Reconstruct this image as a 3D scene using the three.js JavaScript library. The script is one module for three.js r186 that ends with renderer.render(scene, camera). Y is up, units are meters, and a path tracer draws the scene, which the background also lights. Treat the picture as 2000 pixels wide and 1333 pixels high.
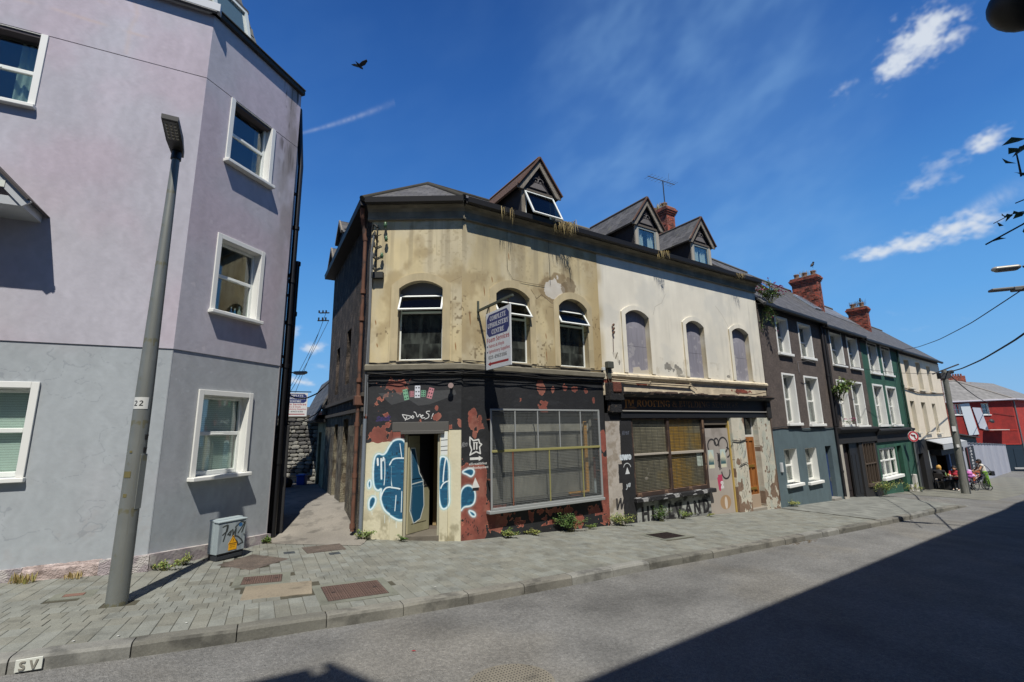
import * as THREE from 'three';
import { mergeGeometries, mergeVertices } from 'three/addons/utils/BufferGeometryUtils.js';
import { RoundedBoxGeometry } from 'three/addons/geometries/RoundedBoxGeometry.js';
import { MarchingCubes } from 'three/addons/objects/MarchingCubes.js';
import { TextGeometry } from 'three/addons/geometries/TextGeometry.js';
import { FontLoader } from 'three/addons/loaders/FontLoader.js';

// ------------------------------------------------------------------ camera, renderer, sun
const scene = new THREE.Scene();
const camera = new THREE.PerspectiveCamera(73.24, 1024 / 682, 0.05, 600);
camera.position.set(0, 2.1, 0);
camera.rotation.order = 'YXZ';
camera.rotation.set(THREE.MathUtils.degToRad(10.85), 0, THREE.MathUtils.degToRad(-0.98));
const renderer = new THREE.WebGLRenderer({ antialias: true });
renderer.setSize(1024, 682);
renderer.toneMapping = THREE.LinearToneMapping;
renderer.toneMappingExposure = 1.15;
renderer.shadowMap.enabled = true;
const SUN = new THREE.Vector3(0.0746, 0.8634, 0.499).normalize();
const sun = new THREE.DirectionalLight(new THREE.Color(1.0, 0.96, 0.885), 5);
sun.name = 'sun';
sun.position.copy(SUN).multiplyScalar(70).add(new THREE.Vector3(10, 0, -18));
sun.target.position.set(10, 0, -18);
sun.castShadow = true; sun.shadow.radius = 1; sun.shadow.mapSize.set(4096, 4096);
Object.assign(sun.shadow.camera, { left: -50, right: 50, top: 45, bottom: -45, near: 5, far: 140 });
scene.add(sun, sun.target);

// ------------------------------------------------------------------ noise
const h2 = (x, y, s) => { let n = Math.imul(x, 0x27d4eb2d) ^ Math.imul(y, 0x165667b1) ^ Math.imul(s, 0x9e3779b1); n = Math.imul(n ^ (n >>> 15), 0x85ebca6b); n ^= n >>> 13; n = Math.imul(n, 0xc2b2ae35); return ((n ^ (n >>> 16)) >>> 0) / 4294967296; };
const md = (a, p) => ((a % p) + p) % p;
function vn(x, y, s = 0, p = 0) {
  const xi = Math.floor(x), yi = Math.floor(y); let fx = x - xi, fy = y - yi; fx = fx * fx * (3 - 2 * fx); fy = fy * fy * (3 - 2 * fy);
  let x0 = xi, x1 = xi + 1, y0 = yi, y1 = yi + 1; if (p) { x0 = md(x0, p); x1 = md(x1, p); y0 = md(y0, p); y1 = md(y1, p); }
  const a = h2(x0, y0, s), b = h2(x1, y0, s), c = h2(x0, y1, s), d = h2(x1, y1, s);
  return a + (b - a) * fx + (c - a) * fy + (a - b - c + d) * fx * fy;
}
function fbm(x, y, o = 4, s = 0, p = 0) { let v = 0, a = 0.5, n = 0; for (let i = 0; i < o; i++) { v += a * vn(x, y, s + i * 17, p); n += a; a *= 0.5; x *= 2; y *= 2; if (p) p *= 2; } return v / n; }
const sst = (a, b, x) => { const t = Math.min(1, Math.max(0, (x - a) / (b - a))); return t * t * (3 - 2 * t); };
const mix = (a, b, t) => a + (b - a) * t;
const mix3 = (a, b, t) => [mix(a[0], b[0], t), mix(a[1], b[1], t), mix(a[2], b[2], t)];
let SEED = 7; const rnd = () => { SEED = (SEED + 0x6d2b79f5) | 0; let t = Math.imul(SEED ^ (SEED >>> 15), 1 | SEED); t = (t + Math.imul(t ^ (t >>> 7), 61 | t)) ^ t; return ((t ^ (t >>> 14)) >>> 0) / 4294967296; };
const rr = (a, b) => a + (b - a) * rnd();
const lin = (c) => { c /= 255; return c <= 0.04045 ? c / 12.92 : Math.pow((c + 0.055) / 1.055, 2.4); };

// ------------------------------------------------------------------ sky (air and clouds only)
{
  const W = 4096, H = 2048, d = new Float32Array(W * H * 4);
  const stops = [[-90, 60, 80, 105], [-2, 130, 172, 212], [0, 146, 190, 228], [6, 122, 180, 232], [12, 100, 166, 229], [20, 78, 143, 214], [28, 60, 118, 193], [38, 47, 99, 173], [50, 34, 78, 147], [90, 15, 44, 98]];
  const grad = (e) => { let i = 1; while (i < stops.length - 1 && e > stops[i][0]) i++; const a = stops[i - 1], b = stops[i], t = (e - a[0]) / (b[0] - a[0]); return [1, 2, 3].map((k) => mix(lin(a[k]), lin(b[k]), t)); };
  // az, el, radius az, radius el, tilt, strength
  const blobs = [[46.8, 33.5, 3.6, 2.5, -.1, 1.1], [44.2, 32.2, 2.4, 1.7, .2, 1], [48.6, 33.2, 1.8, 1.2, 0, .7], [39.7, 32, 2.2, 1.3, .3, .62], [48.9, 23.4, 1.9, 1.3, .4, .85], [46.2, 22.9, 2.6, 1.1, .1, .7], [44.3, 21.5, 2.7, 1.1, .15, .8], [46.6, 21.2, 1.6, .7, 0, .62],
    [40.0, 16.4, 2.6, .8, 0, 1.1], [43.0, 16.5, 3.1, 1.2, 0, 1.25], [46.3, 17.0, 3.2, 1.5, .05, 1.3], [41.9, 8.5, 2.0, .45, 0, .6], [41, 10.3, 1.3, .45, 0, .55], [44.6, 8.9, 1.6, .4, 0, .5], [-26.2, 11.3, 1.1, 1.0, 0, .95], [-23.7, 9.6, 1.6, .8, 0, .95], [-25, 5.7, 2.4, .6, 0, .95], [-22.8, 7.4, 1.2, .6, 0, .75],
    [-60, 22, 4, 1.4, 0, .9], [-84, 30, 4, 2, .2, .9], [-110, 18, 5, 1.4, 0, .95], [74, 20, 4, 1.5, 0, .9], [88, 33, 3.5, 2, .3, .85], [104, 15, 5, 1.2, 0, .95], [130, 24, 4, 1.5, 0, .9], [-140, 26, 4, 1.6, 0, .9], [62, 10, 3, .7, 0, .8], [10, 4, 4, .5, 0, .6], [24, 6, 3, .4, 0, .5]];
  for (let j = 0; j < H; j++) {
    const el = ((j + .5) / H - .5) * 180, g = grad(el);
    for (let i = 0; i < W; i++) {
      const k = (j * W + i) * 4; let az = ((i + .5) / W - .5) * 360 + 90; if (az > 180) az -= 360;
      let c = g;
      if (el > 1 && el < 62) {
        let a = 0, soft = 0;
        for (const b of blobs) {
          let dx = az - b[0], dy = el - b[1]; if (Math.abs(dx) > b[2] * 2.2 || Math.abs(dy) > b[3] * 2.6) continue;
          const ct = Math.cos(b[4]), st = Math.sin(b[4]); const x = (dx * ct + dy * st) / b[2], y = (-dx * st + dy * ct) / b[3]; const r = x * x + y * y;
          const f = (1 - Math.sqrt(r) * .62) * Math.min(1, b[5]); soft = Math.max(soft, f * (b[5] > .8 ? 1 : .55)); a = Math.max(a, f);
        }
        if (a > .02) { const n = fbm(az * 1.05 + 40, el * 1.7, 5, 3) - .5, m = fbm(az * 3.1, el * 4.5, 3, 9) - .5; const q = sst(.34, .95, a + n * .8 + m * .25); const w = .93 * q * Math.min(1, soft * 1.35); c = mix3(c, [.72, .77, .84], w); }
        // high thin cirrus, drawn out on one slant
        if (el > 8) { const u = az * .8 + el * .5, v = el - az * .42; const n = fbm(u * .11 + 5, v * .24, 4, 21), m = fbm(u * .35, v * .5 + 9, 3, 33); const reg = sst(-1, 15, az) * (1 - sst(33, 47, az)) * sst(8, 20, el) * (1 - sst(46, 58, el)); const w = (.26 * sst(.3, .9, n * .75 + m * .3) + .1) * (reg * .9 + .1); c = mix3(c, [.3, .54, .85], w); }
        // old vapour trail, and a loose streak
        for (const [x0, y0, x1, y1, wd, s] of [[-27.6, 32.2, -15.6, 37.5, .2, .17], [46, 17.9, 50.8, 19.1, .55, .2]]) { const lx = x1 - x0, ly = y1 - y0, L = lx * lx + ly * ly; const t = ((az - x0) * lx + (el - y0) * ly) / L; if (t > 0 && t < 1) { const dd = Math.abs((az - x0) * -ly + (el - y0) * lx) / Math.sqrt(L); const ww = wd * (.6 + t * .9); if (dd < ww * 2) { const e = Math.exp(-dd * dd / (ww * ww)) * s * sst(0, .05, t) * (1 - sst(.55, 1, t) * .75) * (.6 + .8 * vn(t * 40, dd * 3, 4)); c = mix3(c, [.75, .8, .88], Math.min(.8, e)); } } }
      }
      d[k] = c[0] / 1.15; d[k + 1] = c[1] / 1.15; d[k + 2] = c[2] / 1.15; d[k + 3] = 1;
    }
  }
  const t = new THREE.DataTexture(d, W, H, THREE.RGBAFormat, THREE.FloatType);
  t.mapping = THREE.EquirectangularReflectionMapping; t.magFilter = THREE.LinearFilter; t.minFilter = THREE.LinearFilter; t.wrapS = THREE.RepeatWrapping; t.needsUpdate = true;
  scene.background = t; scene.environment = t;
}

// ------------------------------------------------------------------ helpers: faces, parts, geometry
const V = (x, y, z) => new THREE.Vector3(x, y, z), R = THREE.MathUtils.degToRad;
class Face { // a vertical plane: s runs along it, y up, o out of it
  constructor(x, z, az, y = 0, flip = 1) { const a = R(az); this.flip = flip; this.p = V(x, y, z); this.d = V(Math.sin(a), 0, -Math.cos(a)); this.n = V(Math.cos(a) * flip, 0, Math.sin(a) * flip); this.M = new THREE.Matrix4().makeBasis(this.d, V(0, 1, 0), this.n).setPosition(this.p); }
  at(s, y, o = 0) { return V(s, y, o).applyMatrix4(this.M); }
  sub(s, o, daz = 0) { const q = this.at(s, 0, o), az = THREE.MathUtils.radToDeg(Math.atan2(this.d.x, -this.d.z)); return new Face(q.x, q.z, az + daz); }
}
const FS = new Face(-1.047, -9.3686, 57.348);          // long street front of the corner block
const FC = new Face(-1.047, -9.3686, 90);              // chamfered corner front
const FA = new Face(-3.014, -9.3686, -29.32, 0, -1);          // alley side (its face looks to the left)
const FL = new Face(-5.211, -6.937, 63.94);            // lilac building, street front
const FQ = new Face(-5.211, -6.937, 17.4);             // lilac building, chamfer
const FH = new Face(FS.at(11.4, 0).x, FS.at(11.4, 0).z, 52.66);   // terrace further down the street
const gy = (x, z) => { const u = Math.min(18, Math.max(0, (x - FH.p.x) * FH.d.x + (z - FH.p.z) * FH.d.z)); return -0.0349 * x + 0.0323 * z + 0.266 - 0.0006 * u * u; };
const gat = (F, s, o) => { const q = F.at(s, 0, o); return gy(q.x, q.z); };

const roots = new WeakMap(), used = new Map();
const numbered = (n) => { const k = used.get(n) ?? 0; used.set(n, k + 1); return k ? n + '_' + String(k).padStart(3, '0') : n; };
function thing(name, label, category, pos = V(0, 0, 0), group) {
  const o = new THREE.Group(); o.name = numbered(name); o.position.copy(pos); o.userData = { label, category }; if (group) o.userData.group = group; scene.add(o); roots.set(o, o.position); return o;
}
function metricUV(g) {
  const p = g.attributes.position, n = g.attributes.normal, u = new Float32Array(p.count * 2);
  for (let i = 0; i < p.count; i++) { const ax = Math.abs(n.getX(i)), ay = Math.abs(n.getY(i)), az = Math.abs(n.getZ(i)); const x = p.getX(i), y = p.getY(i), z = p.getZ(i); if (az >= ax && az >= ay) { u[2 * i] = x; u[2 * i + 1] = y; } else if (ax >= ay) { u[2 * i] = z; u[2 * i + 1] = y; } else { u[2 * i] = x; u[2 * i + 1] = z; } }
  g.setAttribute('uv', new THREE.BufferAttribute(u, 2)); return g;
}
function norm(g, keepUV) { let q = g.index ? g.toNonIndexed() : g.clone(); for (const k of Object.keys(q.attributes)) if (!['position', 'normal', 'uv'].includes(k)) q.deleteAttribute(k); if (!q.attributes.normal) q.computeVertexNormals(); if (!keepUV || !q.attributes.uv) metricUV(q); q.clearGroups?.(); return q; }
function joined(geos, face, keepUV) { geos = (Array.isArray(geos) ? geos.flat(3) : [geos]).map((g) => norm(g, keepUV || g.userData.keepUV)); const g = geos.length > 1 ? mergeGeometries(geos, false) : geos[0]; if (face) { g.applyMatrix4(face.M ?? face); if (face.flip === -1) for (const k of Object.keys(g.attributes)) { const a = g.attributes[k], n = a.itemSize, q = a.array; for (let i = 0; i < a.count; i += 3) for (let c = 0; c < n; c++) { const x = q[(i + 1) * n + c]; q[(i + 1) * n + c] = q[(i + 2) * n + c]; q[(i + 2) * n + c] = x; } } } g.userData.keepUV = true; return g; }
const partEach = (parent, name, list, m, face, label) => list.forEach((g) => part(parent, name, g, m, face, label));
function part(parent, name, geos, m, face, label) {
  const g = joined(geos, face), base = roots.get(parent); g.translate(-base.x, -base.y, -base.z);
  const o = new THREE.Mesh(g, m); o.name = numbered2(parent, name); o.castShadow = o.receiveShadow = true; if (label) o.userData.label = label; parent.add(o); roots.set(o, base); return o;
}
const numbered2 = (p, n) => { const c = p.children.filter((k) => k.name === n || k.name.startsWith(n + '_0')).length; return c ? n + '_' + String(c).padStart(3, '0') : n; };
function struct(name, geos, m, face) { const o = new THREE.Mesh(joined(geos, face), m); o.name = numbered(name); o.userData.kind = 'structure'; o.castShadow = o.receiveShadow = true; scene.add(o); roots.set(o, V(0, 0, 0)); return o; }

const bx = (s0, s1, y0, y1, o0, o1) => new THREE.BoxGeometry(Math.abs(s1 - s0), Math.abs(y1 - y0), Math.abs(o1 - o0)).translate((s0 + s1) / 2, (y0 + y1) / 2, (o0 + o1) / 2);
const rb = (s0, s1, y0, y1, o0, o1, r = .008) => new RoundedBoxGeometry(Math.abs(s1 - s0), Math.abs(y1 - y0), Math.abs(o1 - o0), 1, Math.min(r, Math.abs(s1 - s0) / 2.1, Math.abs(y1 - y0) / 2.1, Math.abs(o1 - o0) / 2.1)).translate((s0 + s1) / 2, (y0 + y1) / 2, (o0 + o1) / 2);
const tube = (pts, r, seg = 0, rs = 6) => new THREE.TubeGeometry(new THREE.CatmullRomCurve3(pts.map((p) => p.isVector3 ? p : V(...p)), false, 'catmullrom', .2), seg || Math.max(2, (pts.length - 1) * 4), r, rs, false);
const rod = (a, b, r, rs = 8, r2) => { a = a.isVector3 ? a : V(...a); b = b.isVector3 ? b : V(...b); const d = b.clone().sub(a), g = new THREE.CylinderGeometry(r2 ?? r, r, d.length(), rs); g.applyQuaternion(new THREE.Quaternion().setFromUnitVectors(V(0, 1, 0), d.normalize())); return g.translate((a.x + b.x) / 2, (a.y + b.y) / 2, (a.z + b.z) / 2); };
const bar = (a, b, w, h) => { a = a.isVector3 ? a : V(...a); b = b.isVector3 ? b : V(...b); const d = b.clone().sub(a), L = d.length(), g = new THREE.BoxGeometry(w, h, L); const m = new THREE.Matrix4().lookAt(V(0, 0, 0), d.clone().negate(), Math.abs(d.y) > .98 * L ? V(0, 0, 1) : V(0, 1, 0)); g.applyMatrix4(m); return g.translate((a.x + b.x) / 2, (a.y + b.y) / 2, (a.z + b.z) / 2); };
const shapeOf = (pts) => { const s = new THREE.Shape(); pts.forEach((p, i) => i ? s.lineTo(p[0], p[1]) : s.moveTo(p[0], p[1])); return s; };
const hRect = (s0, s1, y0, y1) => { const p = new THREE.Path(); p.moveTo(s0, y0); p.lineTo(s1, y0); p.lineTo(s1, y1); p.lineTo(s0, y1); p.closePath(); return p; };
const arcPts = (s0, s1, y, rise, n = 12) => { const w = (s1 - s0) / 2, rad = (w * w + rise * rise) / (2 * rise), cy = y + rise - rad, a = Math.asin(Math.min(1, w / rad)); return Array.from({ length: n + 1 }, (_, i) => { const t = a - 2 * a * i / n; return [(s0 + s1) / 2 + rad * Math.sin(t), cy + rad * Math.cos(t)]; }); }; // right to left
const hArch = (s0, s1, y0, y, rise) => { const p = new THREE.Path(); p.moveTo(s0, y0); p.lineTo(s1, y0); arcPts(s0, s1, y, rise).forEach((q) => p.lineTo(q[0], q[1])); p.closePath(); return p; };
const slab = (pts, holes, th, o = 0) => { const s = shapeOf(pts); s.holes.push(...(holes || [])); return new THREE.ExtrudeGeometry(s, { depth: th, bevelEnabled: false, curveSegments: 10 }).translate(0, 0, o - th); };
const rect = (s0, s1, y0, y1) => [[s0, y0], [s1, y0], [s1, y1], [s0, y1]];
const prism = (prof, s0, s1) => new THREE.ExtrudeGeometry(shapeOf(prof.map(([o, y]) => [-o, y])), { depth: s1 - s0, bevelEnabled: false }).rotateY(Math.PI / 2).translate(s0, 0, 0);
function sheet(pts, th = 0) { // planar polygon (world or face coordinates), doubled to a slab of thickness th along its normal
  pts = pts.map((p) => p.isVector3 ? p : V(...p)); const n = V(0, 0, 0); for (let i = 1; i < pts.length - 1; i++) n.add(pts[i].clone().sub(pts[0]).cross(pts[i + 1].clone().sub(pts[0]))); n.normalize();
  const ex = pts[1].clone().sub(pts[0]).normalize(), ey = n.clone().cross(ex), pos = [], nor = [], uv = [];
  const put = (a, m) => { pos.push(a.x, a.y, a.z); nor.push(m.x, m.y, m.z); uv.push(a.dot(ex), a.dot(ey)); };
  const dn = n.clone().multiplyScalar(-th), low = pts.map((p) => p.clone().add(dn)), nn = n.clone().negate();
  for (let i = 1; i < pts.length - 1; i++) { put(pts[0], n); put(pts[i], n); put(pts[i + 1], n); if (th) { put(low[0], nn); put(low[i + 1], nn); put(low[i], nn); } }
  if (th) for (let i = 0; i < pts.length; i++) { const j = (i + 1) % pts.length, m = pts[j].clone().sub(pts[i]).cross(n).normalize(); put(pts[i], m); put(low[i], m); put(low[j], m); put(pts[i], m); put(low[j], m); put(pts[j], m); }
  const g = new THREE.BufferGeometry(); g.setAttribute('position', new THREE.Float32BufferAttribute(pos, 3)); g.setAttribute('normal', new THREE.Float32BufferAttribute(nor, 3)); g.setAttribute('uv', new THREE.Float32BufferAttribute(uv, 2)); g.userData.keepUV = true; return g;
}
const upSheet = (p, th) => { const n = p[1].clone().sub(p[0]).cross(p[2].clone().sub(p[0])); return sheet(n.y < 0 ? p.slice().reverse() : p, th); };
function grid(nu, nv, f, su = 1, sv = 1) { // parametric sheet from f(u,v)->Vector3, uv in metres = world x,z
  const pos = [], idx = []; for (let j = 0; j <= nv; j++) for (let i = 0; i <= nu; i++) { const p = f(i / nu, j / nv); pos.push(p.x, p.y, p.z); }
  for (let j = 0; j < nv; j++) for (let i = 0; i < nu; i++) { const a = j * (nu + 1) + i, b = a + 1, c = a + nu + 1, d = c + 1; idx.push(a, b, d, a, d, c); }
  const g = new THREE.BufferGeometry(); g.setAttribute('position', new THREE.Float32BufferAttribute(pos, 3)); g.setIndex(idx); g.computeVertexNormals(); return g;
}

// ------------------------------------------------------------------ helpers: textures and materials
function canvasOf(w, h, fn) { const c = document.createElement('canvas'); c.width = w; c.height = h; const x = c.getContext('2d'); if (fn) { const im = x.createImageData(w, h), d = im.data; for (let j = 0; j < h; j++) for (let i = 0; i < w; i++) { const q = fn(i, j), k = (j * w + i) * 4; d[k] = q[0]; d[k + 1] = q[1]; d[k + 2] = q[2]; d[k + 3] = 255; } x.putImageData(im, 0, 0); } return c; }
function texOf(c, srgb = true) { const t = new THREE.CanvasTexture(c); if (srgb) t.colorSpace = THREE.SRGBColorSpace; t.wrapS = t.wrapT = THREE.RepeatWrapping; t.anisotropy = 8; return t; }
// tile of `m` metres; fn(u, v) in metres with period m
function tile(px, m, fn, srgb = true) { const t = texOf(canvasOf(px, px, (i, j) => fn(i / px * m, (px - 1 - j) / px * m)), srgb); t.repeat.set(1 / m, 1 / m); return t; }
const gray = (v) => [v, v, v];
// one picture laid on the region s0..s1, y0..y1 of a face, in metres
function faceTex(s0, s1, y0, y1, ppm, fn, draw) {
  const w = Math.ceil((s1 - s0) * ppm), h = Math.ceil((y1 - y0) * ppm);
  const c = canvasOf(w, h, (i, j) => fn(s0 + (i + .5) / ppm, y1 - (j + .5) / ppm));
  if (draw) { const x = c.getContext('2d'); x.setTransform(ppm, 0, 0, -ppm, -s0 * ppm, y1 * ppm); x.lineCap = x.lineJoin = 'round'; draw(x); }
  const t = texOf(c); t.wrapS = t.wrapT = THREE.ClampToEdgeWrapping; t.repeat.set(ppm / w, ppm / h); t.offset.set(-s0 * ppm / w, -y0 * ppm / h + (1 - (y1 - y0) * ppm / h)); return t;
}
const mat = (hex, rough = .85, o = {}) => new THREE.MeshStandardMaterial({ color: hex, roughness: rough, ...o });
const N = (p) => (u, v) => 0;
const bumpFine = tile(512, 1, (u, v) => gray(110 + 90 * (fbm(u * 24, v * 24, 4, 5, 24) - .5) * 2), false);
const bumpDash = tile(512, 1, (u, v) => { const a = vn(u * 90, v * 90, 6, 90), b = fbm(u * 20, v * 20, 3, 8, 20); return gray(255 * Math.min(1, .15 + .75 * a * a + .25 * b)); }, false);
const grime = (s, y, k, seed) => fbm(s * k, y * k, 5, seed);
const glassM = new THREE.MeshPhysicalMaterial({ color: 0xeef4f1, transmission: 1, thickness: 0, roughness: .03, ior: 1.85 });
const glassDirty = new THREE.MeshPhysicalMaterial({ color: 0x8d968f, transmission: 1, thickness: 0, roughness: .12, ior: 1.5 });
const darkIn = mat(0x2b2826, .95), upvc = mat(0xd9dcd6, .4), whitePaint = mat(0xdcdcd6, .55), blackMetal = mat(0x17181a, .5), steel = mat(0x7d8380, .5, { metalness: .6 });
// ------------------------------------------------------------------ the ground, road, kerb, pavement, alley
const asphaltT = tile(1024, 3, (u, v) => { const k = 300; const a = vn(u * k, v * k, 2, 900), b = fbm(u * 40, v * 40, 3, 4, 120), c = fbm(u * 2, v * 2, 4, 6, 6); let g = 116 + 34 * (b - .5) + 22 * (c - .5); if (a > .82) g += 75 * (a - .82) / .18 * (.35 + b); else if (a < .2) g -= 34; return [g * 1.0, g * .993, g * .965]; });
const asphaltB = tile(512, 1, (u, v) => gray(255 * vn(u * 110, v * 110, 2, 110)), false);
const roadM = new THREE.MeshStandardMaterial({ map: asphaltT, bumpMap: asphaltB, bumpScale: .006, roughness: .92, vertexColors: true });
const stainAt = (x, z) => { let c = .97 + .34 * (fbm(x * .55, z * .55, 4, 61) - .5) + .26 * (fbm(x * 2.2, z * 2.2, 3, 62) - .5) - .1 * sst(.6, .7, fbm(x * 1.1 + 9, z * 1.6, 4, 67)); const s = x * .842 - z * .5395, t = x * .5395 + z * .842; c += .1 * Math.exp(-Math.pow((t + 4.55) / .3, 2)) - .05 * Math.exp(-Math.pow((t + 5.25) / .3, 2));
  const oil = (a, b, r) => Math.exp(-(((s - a) ** 2) / (r * r * 2.4) + ((t - b) ** 2) / (r * r * .5))); const o = oil(4.4, -4.7, .55) + oil(5.6, -4.5, .5) + .8 * oil(7.6, -5.0, .7) + .5 * oil(2.6, -5.1, .5); c -= .34 * Math.min(1, o) * (.5 + fbm(x * 5, z * 5, 3, 65)); return c; };
const FHs = (x, z) => (x - FH.p.x) * FH.d.x + (z - FH.p.z) * FH.d.z;
const roadY = (x, z) => gy(x, z) - .122 * (1 - sst(8.4, 11.4, FHs(x, z))) - .006;
function roadSheet(x0, x1, z0, z1, step) {
  const g = grid(Math.round((x1 - x0) / step), Math.round((z1 - z0) / step), (u, v) => { const x = mix(x0, x1, u), z = mix(z1, z0, v); return V(x, roadY(x, z), z); });
  const p = g.attributes.position, c = new Float32Array(p.count * 3); for (let i = 0; i < p.count; i++) { const k = stainAt(p.getX(i), p.getZ(i)), b = sst(.45, .7, fbm(p.getX(i) * .8, p.getZ(i) * .8, 3, 66)) * .12; c[3 * i] = k; c[3 * i + 1] = k * (1 - b * .25); c[3 * i + 2] = k * (1 - b * .7); }
  metricUV(g); g.setAttribute('color', new THREE.BufferAttribute(c, 3)); return g;
}
{
  const o = new THREE.Mesh(roadSheet(-14, 26, -24, 6, .14), roadM); o.name = 'road'; o.userData.kind = 'structure'; o.receiveShadow = true; scene.add(o); roots.set(o, V(0, 0, 0));
  const far = mergeGeometries([roadSheet(26, 90, -84, 6, 1), roadSheet(-14, 26, -84, -24, 1)]); const q = new THREE.Mesh(far, roadM); q.name = 'side_road'; q.userData.kind = 'structure'; q.receiveShadow = true; scene.add(q);
  const cl = (a, m) => Math.max(-m, Math.min(m, a));
  struct('ground', grid(60, 60, (u, v) => { const x = mix(-300, 300, u), z = mix(300, -300, v); return V(x, gy(cl(x, 70), cl(z, 70)) - .55, z); }), mat(0x4a4740, .95));
}
// kerb: a line of stones
const kerbCurve = new THREE.CatmullRomCurve3([[-12, -.62], [-8, -2.52], [-4.28, -4.276], [-3.506, -4.63], [-2.77, -4.99], [-2.04, -5.39], [-1.295, -5.80], [.123, -6.68], [2.306, -8.14], [4.54, -9.57], [10, -13.2], [14, -16.05], [17.2, -18.4], [19.4, -20.05], [21.5, -21.65]].map(([x, z]) => V(x, 0, z)), false, 'catmullrom', .5);
kerbCurve.arcLengthDivisions = 600; const KL = kerbCurve.getLength();
const U0 = (() => { let b = 0, bd = 1e9; for (let i = 0; i <= 3000; i++) { const p = kerbCurve.getPointAt(i / 3000); const d = Math.hypot(p.x + 4.28, p.z + 4.276); if (d < bd) { bd = d; b = i / 3000; } } return b * KL; })();
const kp = (u, w) => { const t = Math.min(1, Math.max(0, (u + U0) / KL)), p = kerbCurve.getPointAt(t), d = kerbCurve.getTangentAt(t); return V(p.x + d.z * w, 0, p.z - d.x * w); }; // w: metres in from the road edge
const UEND = KL - U0;
const kerbDrop = (u) => .118 * sst(UEND - 7.4, UEND - 4.4, u);
const kerbT = tile(512, 2, (u, v) => { const a = fbm(u * 3, v * 3, 5, 12, 6), b = vn(u * 120, v * 120, 3, 240), d = sst(.52, .72, fbm(u * 5, v * 5, 4, 14, 10)); const g = 128 + 44 * (a - .5) + 16 * (b - .5) - d * 26; return [g, g * .995, g * .945]; });
const kerbMs = [0xffffff, 0xe6e2dc, 0xf2efe9, 0xd8d6d0].map((c) => new THREE.MeshStandardMaterial({ color: c, map: kerbT, bumpMap: bumpFine, bumpScale: .004, roughness: .9 }));
const kerb = new THREE.Group(); kerb.name = 'kerb'; kerb.userData.kind = 'structure'; scene.add(kerb); roots.set(kerb, kerb.position);
for (let k = -9; ; k++) {
  const ua = k * .835 + .004, ub = ua + .825; if (ub > UEND) break; if (ua < -U0) continue;
  const hx = (h2(k, 3, 5) - .5) * .012, tw = (h2(k, 9, 5) - .5) * .01; const prof = [[-.0, -.3], [.004, -.03], [.02, -.006], [.05, 0], [.16, 0], [.16, -.3]]; const pos = [], idx = []; const nS = 4;
  for (let i = 0; i <= nS; i++) { const e = (i === 0 || i === nS) ? .005 : 0; const u = mix(ua, ub, i / nS); for (const [w, y] of prof) { const q = kp(u, w + hx + (i / nS - .5) * tw); pos.push(q.x, gy(q.x, q.z) + y - e * (y > -.2 ? 1 : 0) + .001 - kerbDrop(u), q.z); } }
  const m = prof.length; for (let i = 0; i < nS; i++) for (let j = 0; j < m - 1; j++) { const a = i * m + j, b = a + 1, c = a + m, d = c + 1; idx.push(a, c, b, b, c, d); } for (const i of [0, nS]) for (let j = 1; j < m - 1; j++) i ? idx.push(i * m, i * m + j + 1, i * m + j) : idx.push(0, j, j + 1);
  let g = new THREE.BufferGeometry(); g.setAttribute('position', new THREE.Float32BufferAttribute(pos, 3)); g.setIndex(idx); g = g.toNonIndexed(); g.computeVertexNormals();
  part(kerb, 'kerb_stone', g, kerbMs[md(k * 7 + (k >> 1), 4)]);
}
// pavement: setts in rows along the kerb over a sheet of dirty jointing
const free = (x, z) => { const o = (F) => (x - F.p.x) * F.n.x + (z - F.p.z) * F.n.z, s = (F) => (x - F.p.x) * F.d.x + (z - F.p.z) * F.d.z;
  if (s(FS) > 0 && s(FS) < 11.5 && o(FS) < 0) return false; if (s(FH) > 0 && o(FH) < 0) return false; if (s(FS) <= 0 && x > -3.02 && z < -9.37) return false; if (x <= -3.02 && z < -9.37 - (x + 3.02) * .29) return false; if (o(FL) < .06 && o(FQ) < .06) return false; return true; };
const pavT = tile(512, 1.6, (u, v) => { const a = fbm(u * 5, v * 5, 5, 31, 8), b = vn(u * 150, v * 150, 7, 240), c = sst(.6, .8, fbm(u * 7.5, v * 7.5, 3, 35, 12)); const g = 125 + 34 * (a - .5) + 20 * (b - .5) - 12 * c; return [g * .99, g * 1.005, g * .945]; });
const pavMs = [0xffffff, 0xfaf8f4, 0xf5f3f0, 0xfcf8f3, 0xf0ece6].map((c) => new THREE.MeshStandardMaterial({ color: c, map: pavT, bumpMap: bumpFine, bumpScale: .003, roughness: .93 }));
const jointM = mat(0x99917f, 1, { map: pavT });
const pavement = struct('pavement', grid(150, 8, (u, v) => { const q = kp(mix(-8, 17.2, u), mix(.15, 6.4, v)); return V(q.x, gy(q.x, q.z) - .007, q.z); }), jointM);
const holes = []; // covers set into the setts: [x, z, az, half length, half width]
const COV = { big: [-2.045, -6.28, 60, .36, .31], small: [-3.41, -6.65, 66, .24, .19], slab: [-2.98, -6.22, 66, .36, .25], grate: [-5.23, -5.88, 62, .1, .06], far: [3.2, -10.39, 57.3, .34, .25] };
for (const k in COV) { const [x, z, az, a, b] = COV[k]; holes.push([new Face(x, z, az), a + (k === 'slab' ? 0 : .05), b + (k === 'slab' ? 0 : .05)]); }
const PB = new Face(-3.99, -7.52, 10); const patchPts = [[-4.44, -7.31], [-4.30, -8.0], [-3.59, -7.78], [-3.80, -7.08]];
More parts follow.
